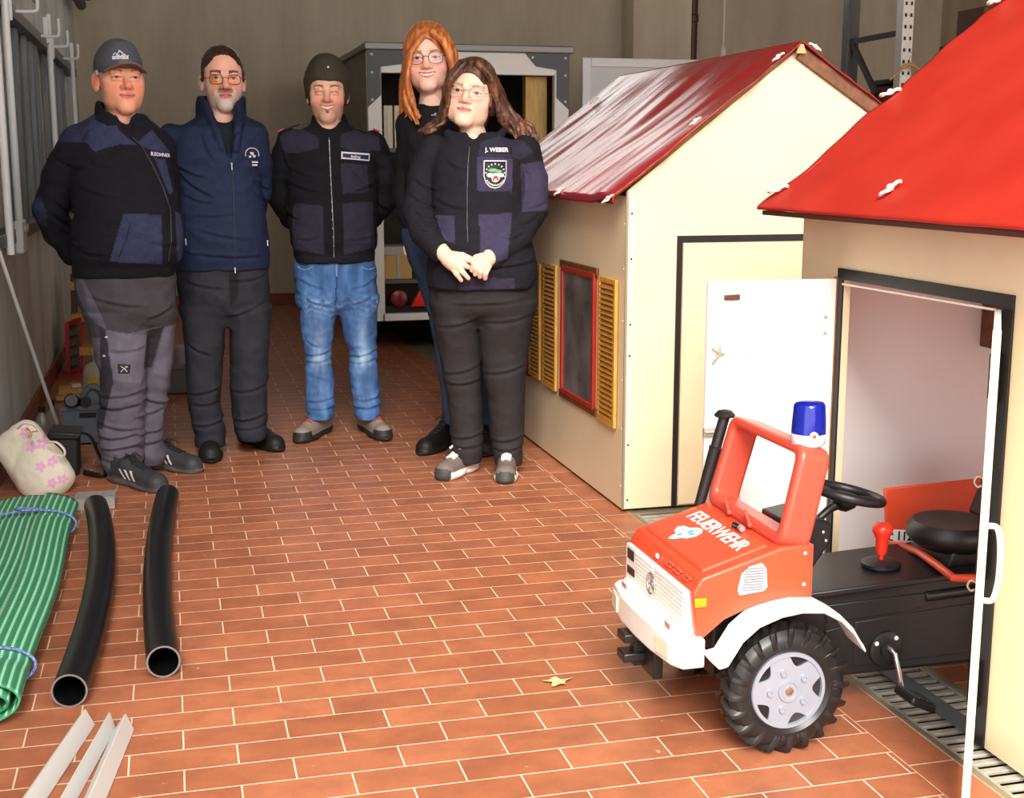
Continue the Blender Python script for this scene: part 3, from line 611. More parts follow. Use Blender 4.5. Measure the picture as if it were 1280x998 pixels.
dd = [(O, 0.0), (O, D), (I, D), (I, 0.0)]
for prof_, d in dd: V += [W(p, d) for p in prof_]
F = []
for a in range(4):
    b = (a+1) % 4
    F += [(a*n+i, a*n+(i+1) % n, b*n+(i+1) % n, b*n+i) for i in range(n)]
m.add(V, F); m.build('windscreen_frame', redp2, tr, bevel=.011, bseg=3)
m = MB()
for yy in (-.06, .06): 
    m = MB(); c = a0+Vector((-.004, yy, 0))+up*.012; m.tube([c+Vector((0, .03, .03)), c], [.0035, .005], 8); m.ell(c, (.007,)*3, n=10, m=6); m.build('wiper', redp2, tr, smooth=50)
m = MB(); c = HP(.17, -.02+.045, .004); m.tube([c, c+Vector((0, .0, .012)), c+Vector((0, -.035, .014))], .006, 10); m.mi = 1; m.tube([c+Vector((0, -.035, .014)), c+Vector((0, -.048, .013))], .0075, 10); m.build('washer_nozzle', [blk2, mat('nozzle_grey', (150, 140, 140), .4)], tr, smooth=50)
# cab sides below the frame (rear part) and dash bottom
m = MB(); m.box(1.395, 1.407, TY-HW+.003, TY+HW-.003, .345, .478); m.build('cab_back', redp2, tr)
# beacon on the near side of the roof
bc = W((-.150, LH), D*.5); bc = Vector((bc.x, TY-.150, bc.z))
R0 = Matrix.Rotation(.0, 3, 'Y')
m = MB(); m.lathe([(.030, -.004), (.039, .004), (.041, .024), (.040, .028)], bc, n=32); bcn = m.build('beacon_base', mat('beacon_white', (220, 220, 226), .35), tr, smooth=50)
m = MB(); m.lathe([(.040, .026), (.0395, .052), (.0365, .094), (.032, .101), (.014, .104), (.0001, .104)], bc, n=32); m.build('beacon_dome', mat('beacon_blue', (14, 40, 190), .08, trans=.55, spec=.7), tr, smooth=60)
m = MB(); m.lathe([(.022, .03), (.018, .05), (.022, .07), (.022, .088), (.0001, .09)], bc, n=16); m.build('beacon_lamp', mat('beacon_inner', (40, 60, 170), .3), tr, smooth=50)
m = MB(); m.lathe([(.010, 0), (.010, .004), (.0001, .005)], bc+Vector((-.007, -.0395, .028)), (-.15, -1, 0), 16); m.mi = 1; m.lathe([(.0045, .004), (.0045, .0065), (.0001, .007)], bc+Vector((-.007, -.0395, .028)), (-.15, -1, 0), 12); m.build('beacon_button', [whp, mat('button_orange', (230, 80, 50), .4)], tr, smooth=40)
# exhaust stack on the far side
e1 = gy(906, 520, 3.06); e0 = gy(874, 632, 3.06)
m = MB(); d_e = (e1-e0); m.tube([e0-d_e*.3, e0, e0+d_e*.62, e0+d_e*.65, e0+d_e*.66, e1], [.013, .0135, .0165, .0185, .0145, .0145], 18); m.lathe([(.012, -.004), (.026, -.002), (.028, .003), (.018, .014), (.0001, .018)], e1, n=20); m.build('exhaust_stack', blk, tr, smooth=50)
# mudguards
for sg in (-1, 1):
    yi, yo = TY+sg*.20, TY+sg*.285
    arc = [(1.128, .262), (1.150, .240), (1.170, .244), (1.205, .298), (1.245, .330), (1.30, .349), (1.35, .355), (1.405, .350), (1.45, .325), (1.485, .290), (1.505, .258), (1.515, .245)]
    m = MB(); V = []
    for (x, z) in arc:
        V += [(x, yi, z+.002), (x, yo-sg*.012, z), (x, yo, z-.010), (x, yo-sg*.004, z-.016), (x, yi, z-.010)]
    K = len(arc); F = [(i*5+k, i*5+(k+1) % 5, (i+1)*5+(k+1) % 5, (i+1)*5+k) for i in range(K-1) for k in range(5)]+[(0, 1, 2, 3, 4), tuple((K-1)*5+k for k in (4, 3, 2, 1, 0))]
    m.add(V, F); m.build('mudguard', whp, tr, smooth=45, bevel=.002)
# wheels
def tractor_wheel(c, r, w, sg, parent):
    ax = Vector((0, sg, 0)); R = frame_from(ax, (1, 0, 0))
    m = MB(); h = w/2; ro = r*.93
    m.lathe([(r*.50, -h*.8), (r*.62, -h), (ro*.93, -h*.9), (ro, -h*.6), (ro, h*.6), (ro*.93, h*.86), (r*.80, h), (r*.66, h*.98), (r*.60, h*.80), (r*.56, h*.7)], c, R=R, n=56)
    t_ = m.build('tyre', rub, parent, smooth=35)
    m = MB(); N = 20
    for half in (-1, 1):
        for i in range(N):
            a = 2*PI*(i+(.5 if half > 0 else 0))/N
            # each lug: slanted bar from centre line to shoulder and down the side
            pts = [(0.0, ro*1.0, .0), (.5, ro*1.0, .10), (.92, ro*.97, .17), (1.0, ro*.88, .20), (.99, ro*.80, .21)]
            V = []
            for (hh, rr, da) in pts:
                for (dr, dw) in ((-.006, -.055), (-.006, .055), (r-ro if hh < .95 else .006, .032), (r-ro if hh < .95 else .006, -.032)):
                    aa = a+da+dw*1.05; rad = rr+dr
                    V.append(Vector(c)+R @ Vector((rad*math.cos(aa), rad*math.sin(aa), half*h*(hh+(.05 if (dr > 0 and hh >= .95) else 0)))))
            F = [(j*4+k, j*4+(k+1) % 4, (j+1)*4+(k+1) % 4, (j+1)*4+k) for j in range(4) for k in range(4)]+[(0, 1, 2, 3), (16, 19, 18, 17)]
            m.add(V, F)
    m.build('tread', rub, t_, smooth=30)
    Rt = lambda a: R
    # rim
    m = MB(); m.lathe([(r*.60, h*.78), (r*.585, h*.88), (r*.535, h*.88), (r*.53, h*.66)], c, R=R, n=48, ends=False); rm_ = m.build('rim', rimm, parent, smooth=35)
    MB().lathe([(r*.535, h*.62), (.0001, h*.62)], c, R=R, n=48).build('rim_recess', blk2, rm_)
    m = MB(); K = 60; top = []; 
    for k in range(K):
        a = 2*PI*k/K; q = .525-.150*max(0.0, math.cos(5*a))**.75
        top.append((q*r*1.02, a))
    V = [Vector(c)+R @ Vector((rr*math.cos(a), rr*math.sin(a), h*.80)) for rr, a in top]+[Vector(c)+R @ Vector((rr*math.cos(a), rr*math.sin(a), h*.66)) for rr, a in top]+[Vector(c)+R @ Vector((0, 0, h*.84))]
    F = [(k, (k+1) % K, K*2) for k in range(K)]+[(k, k+K, (k+1) % K+K, (k+1) % K) for k in range(K)]
    m.add(V, F)
    m.lathe([(r*.18, h*.8), (r*.17, h*.92), (r*.13, h*.92), (r*.12, h*.86), (.0001, h*.86)], c, R=R, n=24)
    for k in range(5):
        a = 2*PI*(k+.5)/5; p = Vector(c)+R @ Vector((r*.30*math.cos(a), r*.30*math.sin(a), h*.81)); m.lathe([(r*.058, 0), (r*.055, .006), (r*.025, .006), (r*.02, .003), (.0001, .003)], p, R=R, n=12)
    m.build('hubcap', rimm, parent, smooth=40)
    MB().lathe([(r*.06, h*.86), (r*.06, h*.96), (.0001, h*.99)], c, R=R, n=12).build('axle_bolt', mat('bolt_rusty', (170, 140, 116), .35, .8), parent, smooth=50)
r_w = .155
tractor_wheel((1.325, TY-.243, r_w), r_w, .085, -1, tr); tractor_wheel((1.325, TY+.243, r_w), r_w, .085, 1, tr)
tractor_wheel((2.16, TY-.243, r_w), r_w, .085, -1, tr); tractor_wheel((2.16, TY+.243, r_w), r_w, .085, 1, tr)
Rw = RX((1, 0, 0), (0, 0, 1)); Yw = TY-.243-.0425-.0005
for txt, a in (('310 · 95', PI/2), ('310 · 95', -PI/2), ('111', 0.05)):
    n_t = len(txt)
    for i, ch in enumerate(txt):
        if ch == ' ': continue
        aa = a-(i-(n_t-1)/2)*.085 if a > -1 else a+(i-(n_t-1)/2)*.085
        rd = r_w*.73; X_ = Vector((math.sin(aa), 0, -math.cos(aa))) if a > -1 else Vector((-math.sin(aa), 0, math.cos(aa))); Yv = Vector((math.cos(aa), 0, math.sin(aa)))*(1 if a > -1 else -1)
        text_mesh(ch, .015, RX(X_, Yv), Vector((1.325, Yw, r_w))+Vector((rd*math.cos(aa), 0, rd*math.sin(aa))), 'tyre_lettering', mat('tyre_letter', (58, 58, 60), .5), tr, .0006)
# chassis
m = MB(); m.prism([(1.43, .10), (1.95, .10), (2.3, .13), (2.3, .33), (1.95, .345), (1.43, .325)], 'y', TY-.115, TY+.115); ch_ = m.build('chassis', blk, tr, bevel=.010, bseg=3)
m = MB(); m.prism([(1.20, .14), (1.5, .10), (1.5, .30), (1.20, .30)], 'y', TY-.12, TY+.12); m.build('front_frame', blk, tr, bevel=.008)
MB().tube([(1.325, TY-.2, r_w), (1.325, TY+.2, r_w)], .014, 12).build('front_axle', blk, tr, smooth=40)
MB().tube([(2.16, TY-.2, r_w), (2.16, TY+.2, r_w)], .014, 12).build('rear_axle', blk, tr, smooth=40)
m = MB(); ys = TY-.115
m.prism([(1.50, .29), (1.80, .30), (1.80, .27), (1.72, .255), (1.50, .245)], 'y', ys-.004, ys+.001); m.prism([(1.5, .225), (1.56, .235), (1.565, .14), (1.50, .14)], 'y', ys-.004, ys+.001); m.prism([(1.58, .24), (1.93, .262), (1.93, .13), (1.58, .125)], 'y', ys-.003, ys+.001)
m.build('side_panel', blk, ch_, bevel=.003)
m = MB(); m.tube([(1.77, ys+.004, .288), (1.95, ys+.004, .296)], .015, 14); m.build('side_rib', blk, ch_, smooth=40, bevel=.003)
m = MB(); m.prism([(1.44, .315), (1.93, .336), (1.93, .352), (1.44, .331)], 'y', TY-.135, TY+.135); m.build('top_plate', blk, ch_, bevel=.004)
# crank and pedals
m = MB(); m.lathe([(.045, 0), (.045, .010), (.035, .014), (.02, .014), (.02, .02), (.0001, .02)], (1.665, ys-.002, .165), (0, -1, 0), 24); m.build('crank_disc', blk, tr, smooth=40)
m = MB()
for a in (.9, 2.6): m.ell((1.665+.036*math.cos(a), ys-.016, .165+.036*math.sin(a)), (.006, .004, .006), n=10, m=6)
m.build('crank_screw', whp, tr, smooth=50)
m = MB(); m.tube([(1.665, ys-.01, .175), (1.668, ys-.045, .165), (1.677, ys-.055, .115), (1.682, ys-.06, .085)], .0065, 10); m.build('crank_arm', chrome, tr, smooth=50)
m = MB(); m.obox((1.692, ys-.105, .070), (.075, .085, .022), Matrix.Rotation(.45, 3, 'Y')); 
pd = m.build('pedal', blk, tr, bevel=.008, bseg=3)
m = MB(); Rp = Matrix.Rotation(.45, 3, 'Y')
for i in range(6):
    m.obox(Vector((1.692, ys-.105, .070))+Rp @ Vector((-.03+i*.012, 0, .012)), (.004, .07, .004), Rp)
m.build('pedal_rib', mat('pedal_rib', (70, 70, 72), .4), pd)
m = MB(); m.tube([(1.665, TY+.12, .165), (1.64, TY+.16, .22), (1.64, TY+.2, .24)], .0065, 10); m.obox((1.64, TY+.21, .24), (.075, .07, .022)); m.build('pedal', blk, tr, bevel=.003)
# gear lever
m = MB(); m.lathe([(.050, 0), (.050, .008), (.042, .012), (.02, .016), (.0001, .016)], (1.70, TY-.02, .346), n=28); m.build('lever_plate', blk, tr, smooth=40)
m = MB(); m.lathe([(.006, 0), (.006, .02), (.012, .02), (.016, .045), (.016, .06), (.025, .078), (.026, .09), (.018, .1), (.0001, .103)], (1.70, TY-.02, .355), n=24); m.build('gear_lever', mat('lever_red', (224, 52, 34), .3), tr, smooth=60)
# steering column and wheel
m = MB(); m.prism([(1.41, .33), (1.47, .33), (1.475, .36), (1.53, .44), (1.525, .485), (1.47, .50), (1.41, .49)], 'y', TY-.075, TY+.075); cp = m.build('console', blk, tr, bevel=.006)
m = MB()
for z, x in ((.462, 1.505), (.44, 1.513)): m.ell((x, TY-.076, z), (.005, .003, .005), n=8, m=6)
m.build('console_screw', chrome, cp)
sc_ = Vector((1.605, TY, .535)); st_b = Vector((1.515, TY, .46)); ax = (sc_-st_b).normalized(); ax = Vector((-.30, 0, 1)).normalized()*-1 if False else Vector((.22, 0, 1)).normalized()
Rs = frame_from(ax, (0, 1, 0))
m = MB(); m.tube([st_b, st_b.lerp(sc_, .5), sc_-ax*.02], [.010, .010, .016], 14); m.lathe([(.012, -.045), (.03, -.03), (.036, -.012), (.03, 0), (.0001, .002)], sc_, R=Rs, n=24); m.build('steering_column', blk, tr, smooth=50)
m = MB(); Rr = .088; m.tube([sc_+Rs @ Vector((Rr*math.cos(a), Rr*math.sin(a), 0)) for a in [i*2*PI/40 for i in range(41)]], .0125, 12, caps=False)
for a in (0.5, PI-.5, -PI/2): m.bar(sc_+Rs @ Vector((.02*math.cos(a), .02*math.sin(a), -.012)), sc_+Rs @ Vector((Rr*math.cos(a), Rr*math.sin(a), -.004)), .028, .012, ax)
m.build('steering_wheel', blk, tr, smooth=50)
# seat: pan, pedestal, backrest
m = MB(); sx_ = 1.905; m.lathe([(.02, -.05), (.085, -.045), (.112, -.02), (.113, .006), (.098, .022), (.06, .018), (.0001, .012)], (sx_, TY-.01, .425), n=36); se = m.build('seat', blk, tr, smooth=50)
m = MB(); m.prism([(1.845, .345), (2.0, .345), (1.98, .40), (1.865, .40)], 'y', TY-.09, TY+.09); m.build('seat_pedestal', blk, tr, bevel=.008)
m = MB(); m.prism([(2.02, .43), (2.05, .43), (2.12, .60), (2.09, .61)], 'y', TY-.10, TY+.10); m.build('backrest', blk, tr, bevel=.01)
# red rear body round the seat
m = MB(); yf = TY+.215
m.prism([(1.858, .325), (1.95, .30), (2.36, .30), (2.36, .495), (1.842, .478)], 'y', yf, yf+.012); m.build('rear_body_side', redp, tr, bevel=.004)
m = MB(); yn = TY-.215; m.prism([(1.90, .335), (2.36, .335), (2.36, .38), (2.1, .40), (1.92, .382)], 'y', yn-.012, yn); m.build('rear_body_side', redp, tr, bevel=.004)
m = MB(); m.box(2.35, 2.362, yn, yf, .34, .49); m.build('rear_body_back', redp, tr)
m = MB(); m.tube([(1.861, yf-.002, .322), (1.845, TY+.12, .345), (1.822, TY+.0, .364), (1.80, TY-.12, .366), (1.79, TY-.20, .362), (1.83, TY-.215, .362), (1.91, TY-.219, .360)], .010, 12); m.build('rear_body_rail', redp, tr, smooth=50)
for (x, y, z, big) in ((1.895, yf-.0005, .340, 1), (1.945, yn-.0125, .360, 0)):
    m = MB(); w_ = .042 if big else .034; Rl2 = RX((1, 0, -.12 if big else 0), (.0, 0, 1)); m.obox(Vector((x, y-.0006, z)), (w_*2, .038, .0012), Rl2); lb = m.build('number_label', mat('label_white', (232, 232, 230), .5), tr, bevel=.0004)
    text_mesh('112', .034, Rl2, Vector((x+.014, y-.0016, z-.001)), 'number', blk2, lb, .0004, .0008)
    m = MB(); c = Vector((x-.028, y-.0016, z)); m.tube([c+Vector((.006, 0, .010)), c+Vector((-.004, 0, .006)), c+Vector((-.004, 0, -.006)), c+Vector((.006, 0, -.010))], [.0035, .002, .002, .0035], 6); m.build('handset_symbol', blk2, lb, smooth=50)
# white paper cup-like cone behind, and grey draught strip on the drain
m = MB(); c = gy(1128, 710, 3.2)
m = MB(); m.box(1.785, 1.84, 2.40, 3.12, .003, .007)
tag(m.build('draught_strip', mat('strip_grey', (96, 100, 104), .5), loc=(1.82, 2.8, .001)), 'flat grey metal strip lying on the drain grate under the pedal truck', 'strip')

# ------------------------------------------------------------------ things on the floor at the left
# rolled green mat: spiral roll flattened, seen lying along the wall
green = bpy.data.materials.new('green_mat'); green.use_nodes = True; nt = green.node_tree; b = nt.nodes['Principled BSDF']; L = nt.links
a = nt.nodes.new('ShaderNodeUVMap'); sp = nt.nodes.new('ShaderNodeSeparateXYZ'); L.new(a.outputs[0], sp.inputs[0])
def wave(src, freq, thr, ph=0.0):
    m1 = nt.nodes.new('ShaderNodeMath'); m1.operation = 'MULTIPLY'; m1.inputs[1].default_value = freq; L.new(src, m1.inputs[0])
    m2 = nt.nodes.new('ShaderNodeMath'); m2.operation = 'FRACT'; L.new(m1.outputs[0], m2.inputs[0])
    m3 = nt.nodes.new('ShaderNodeMath'); m3.operation = 'GREATER_THAN'; m3.inputs[1].default_value = thr; L.new(m2.outputs[0], m3.inputs[0]); return m3.outputs[0]
w1 = wave(sp.outputs[0], 48, .68); w2 = wave(sp.outputs[1], 95, .35)
mm = nt.nodes.new('ShaderNodeMath'); mm.operation = 'MULTIPLY'; L.new(w1, mm.inputs[0]); L.new(w2, mm.inputs[1])
mx = nt.nodes.new('ShaderNodeMix'); mx.data_type = 'RGBA'; L.new(mm.outputs[0], mx.inputs[0]); mx.inputs[6].default_value = S((60, 140, 98))+(1,); mx.inputs[7].default_value = S((170, 232, 200))+(1,)
w3 = wave(sp.outputs[0], 48, .5); mx2 = nt.nodes.new('ShaderNodeMix'); mx2.data_type = 'RGBA'; mx2.blend_type = 'MULTIPLY'; L.new(w3, mx2.inputs[0]); L.new(mx.outputs[2], mx2.inputs[6]); mx2.inputs[7].default_value = (1.25, 1.25, 1.25, 1)
L.new(mx2.outputs[2], b.inputs['Base Color']); b.inputs['Roughness'].default_value = .55
bpn = nt.nodes.new('ShaderNodeBump'); bpn.inputs['Strength'].default_value = .5; bpn.inputs['Distance'].default_value = .004; L.new(mm.outputs[0], bpn.inputs['Height']); L.new(bpn.outputs[0], b.inputs['Normal'])
def rolled_mat():
    c0 = Vector((-.568, 3.18, 0)); c1 = Vector((-.560, 5.08, 0)); turns = 4.2; N = 190; rmax = .163; hmax = .056
    path = []
    for i in range(N+1):
        t_ = i/N; th = turns*2*PI*t_; r = .22+.78*t_; path.append((r, th, t_))
    V = []; NU = 60; UV = {}
    s_len = [0.0]
    pts2 = [(rmax*r*math.cos(th), hmax*r*math.sin(th)+hmax) for r, th, t_ in path]
    for i in range(1, N+1): s_len.append(s_len[-1]+math.hypot(pts2[i][0]-pts2[i-1][0], pts2[i][1]-pts2[i-1][1]))
    for j in range(NU+1):
        v = j/NU; c = c0.lerp(c1, v); wd = 1.0+.04*math.sin(PI*v)+.04*v
        for i, (x, z) in enumerate(pts2):
            sk = .05*(1-v)*0
            V.append((c.x+x*wd+.006*math.sin(v*9+i*.02), c.y+.015*math.sin(i*.21)*(1 if j in (0,) else 0), max(.001, z*(1-.12*math.exp(-((v-.12)/.02)**2)-.12*math.exp(-((v-.86)/.02)**2)))))
    F = [(j*(N+1)+i, j*(N+1)+i+1, (j+1)*(N+1)+i+1, (j+1)*(N+1)+i) for j in range(NU) for i in range(N)]
    me = bpy.data.meshes.new('rolled_mat'); o0 = Vector((-.56, 3.22, 0)); me.from_pydata([tuple(Vector(p)-o0) for p in V], [], F)
    uv = me.uv_layers.new(name='UVMap')
    for p in me.polygons:
        for li in p.loop_indices:
            vi = me.loops[li].vertex_index; j, i = divmod(vi, N+1); uv.data[li].uv = (s_len[i], j/NU*2.1)
    me.materials.append(green); me.shade_smooth()
    o = bpy.data.objects.new('rolled_mat', me); COL.objects.link(o); o.location = o0
    md = o.modifiers.new('s', 'SOLIDIFY'); md.thickness = .005
    return o
tag(rolled_mat(), 'rolled green ribbed mat tied with blue cord lying along the left wall', 'mat')
bluec = mat('cord_blue', (40, 60, 150), .6, col2=(150, 170, 220), noise_scale=160)
rmo = bpy.data.objects['rolled_mat']
for vv, nm in ((.12, 0), (.86, 1)):
    y = 3.20+1.88*vv; wd = .163*(1.0+.04*math.sin(PI*vv)+.04*vv)+.006; cx_ = -.568+.008*vv
    ps = [(cx_+wd*math.cos(a), y+.015*math.sin(a*2), max(.005, .055+.059*math.sin(a))) for a in [i*2*PI/40 for i in range(41)]]
    m = MB(); m.tube(ps, .0045, 8, caps=False)
    if nm: m.tube([(cx_+.03, y, .116), (cx_+.0, y-.02, .121), (cx_-.03, y+.015, .119), (cx_-.0, y+.03, .118), (cx_+.05, y+.02, .113)], .0045, 8); 
    tag(m.build('cord', bluec, smooth=50, loc=(cx_, y, .07)), ['blue cord tied round the near end of the rolled green mat', 'blue cord knotted round the far end of the rolled green mat'][nm], 'cord', 'cords round the rolled mat')
# two curved black pipes
pipe_m = mat('pipe_black', (22, 22, 24), .38, spec=.5); pipe_in = mat('pipe_rim', (120, 110, 108), .5)
def black_pipe(cps, r, label):
    pts = []; K = 40
    c = [Vector(p) for p in cps]
    for i in range(K+1):
        t_ = i/K; pts.append(c[0]*(1-t_)**2+c[1]*2*t_*(1-t_)+c[2]*t_*t_)
    t0 = (pts[1]-pts[0]).normalized(); 
    m = MB(); m.tube(pts, r, 36, caps=False); inner = [p for p in pts]; m.mi = 1; m.tube(inner, r-.004, 36, caps=False)
    m.mi = 2; R = frame_from(-t0); 
    for q, tt in ((pts[0], -t0), (pts[-1], (pts[-1]-pts[-2]).normalized())):
        R = frame_from(tt); nn = 36; V = [q+R @ Vector((rr*math.cos(2*PI*k/nn), rr*math.sin(2*PI*k/nn), .0005)) for rr in (r+.0005, r-.0045) for k in range(nn)]; m.add(V, [(k, (k+1) % nn, (k+1) % nn+nn, k+nn) for k in range(nn)])
    tag(m.build('black_pipe', [pipe_m, blk2, pipe_in], smooth=50, loc=pts[0]), label, 'pipe', 'curved black plastic pipes on the floor')
r_ = .044
a = gz(87, 884); b_ = gz(118, 640); black_pipe([(-.300, 3.25, r_), (-.225, 4.25, r_), (-.330, 5.10, r_)], r_, 'curved black plastic pipe lying right beside the rolled green mat')
black_pipe([(-.072, 3.39, r_), (-.120, 4.3, r_), (-.062, 5.20, r_)], r_, 'curved black plastic pipe lying apart on the open tiles, farther right')
# white angle profiles at the lower left
wpr = mat('profile_white', (200, 200, 196), .4)
G1 = [gz(112, 893, .03), gz(140, 900, .03), gz(160, 903, .03)]
dirp = (gz(52, 998)-gz(110, 896)).normalized(); dirp.z = 0; 
for i, (px, rot, lb) in enumerate(((108, .5, 'leftmost white plastic angle profile on the tiles'), (138, .8, 'middle white plastic angle profile on the tiles'), (158, .55, 'rightmost white plastic angle profile on the tiles'))):
    s0 = gz(px, 908 if i == 0 else 912 if i == 1 else 914, .0); d = (gz([40, 84, 118][i], 1010)-s0); d.z = 0; d.normalize(); sd_ = Vector((-d.y, d.x, 0)); R = Matrix((sd_, d, Vector((0, 0, 1)))).transposed()
    w = [.034, .022, .030][i]; m = MB(); c = s0+d*.6
    P = [(-w, .002), (-w*.10, .042), (.001, .043), (w*.62, .003), (w*.62-.0025, .001), (0, .037), (-w*.10, .036), (-w+.0025, 0)]
    V = [s0+sd_*x+Vector((0, 0, z)) for x, z in P]+[s0+d*1.2+sd_*x+Vector((0, 0, z)) for x, z in P]
    m.add(V, [tuple(range(7, -1, -1)), tuple(range(8, 16))]+[(k, (k+1) % 8, (k+1) % 8+8, k+8) for k in range(8)])
    tag(m.build('angle_profile', wpr, loc=s0), lb, 'profile', 'white plastic profiles at the lower left')
# dry leaf / scrap, clear box
m = MB()
c = gz(697, 855)
def leaf(u, v):
    a = 2*PI*u; rr = v*(.024+.008*math.sin(3*a+.5)+.004*math.sin(5*a)); return c+Vector((rr*math.cos(a)*1.3, rr*math.sin(a), .004+.008*v*v*math.cos(2*a)**2))
m.grid(leaf, 28, 5); tag(m.build('dry_leaf', mat('leaf_pale', (214, 196, 140), .6), smooth=80, solid=.001, loc=c), 'small pale dry leaf lying on the tiles in mid floor', 'leaf')
c = gz(120, 634); t = thing('clear_box', 'small clear plastic box on the tiles beside the tote bag', 'box', c)
glassm = mat('clear_plastic', (226, 224, 220), .15, trans=.6)
m = MB(); x0, x1, y0, y1 = c.x-.075, c.x+.075, c.y-.05, c.y+.06
m.box(x0, x1, y0, y0+.003, 0.001, .045); m.box(x0, x1, y1-.003, y1, .001, .045); m.box(x0, x0+.003, y0, y1, .001, .045); m.box(x1-.003, x1, y0, y1, .001, .045); m.box(x0, x1, y0, y1, .001, .004); m.build('tray', glassm, t)
MB().box(x0-.002, x1+.002, y0-.002, y1+.002, .045, .05).build('lid', glassm, t, bevel=.001)
m = MB(); m.box(x0+.02, x0+.1, y0+.02, y1-.03, .005, .025); m.build('content', mat('paper_white', (210, 206, 200), .7), t)
# ------------------------------------------------------------------ implicit surfaces: bodies, clothes, hair, shoes
from mathutils.bvhtree import BVHTree
_rs = np.random.RandomState(3); _tab = _rs.rand(64, 64, 64).astype(np.float32)
def vnoise(P):   # value noise in [-1,1], P (...,3)
    P = np.asarray(P, np.float32); i = np.floor(P).astype(np.int32); f = P-i; f = f*f*(3-2*f); i &= 63; j = (i+1) & 63
    x0, y0, z0 = i[..., 0], i[..., 1], i[..., 2]; x1, y1, z1 = j[..., 0], j[..., 1], j[..., 2]; fx, fy, fz = f[..., 0], f[..., 1], f[..., 2]
    T = _tab
    a = T[x0, y0, z0]*(1-fx)+T[x1, y0, z0]*fx; b = T[x0, y1, z0]*(1-fx)+T[x1, y1, z0]*fx
    c = T[x0, y0, z1]*(1-fx)+T[x1, y0, z1]*fx; d = T[x0, y1, z1]*(1-fx)+T[x1, y1, z1]*fx
    return ((a*(1-fy)+b*fy)*(1-fz)+(c*(1-fy)+d*fy)*fz)*2-1
def fbm(P, o=3):
    s = 0; a = 1.0; P = np.asarray(P, np.float32)
    for k in range(o): s = s+a*vnoise(P*(2.0**k)+17.3*k); a *= .5
    return s/1.6
def axis_pts(lo, hi, h, fine=()):
    """grid coordinates from lo to hi, step h, with finer steps inside the given (a, b, hf) bands"""
    out = [lo]; 
    while out[-1] < hi:
        x = out[-1]; st = h
        for a, b, hf in fine:
            if a <= x <= b: st = min(st, hf)
            elif x < a: st = min(st, max(hf, (a-x)))
        out.append(x+st)
    return np.array(out, np.float32)
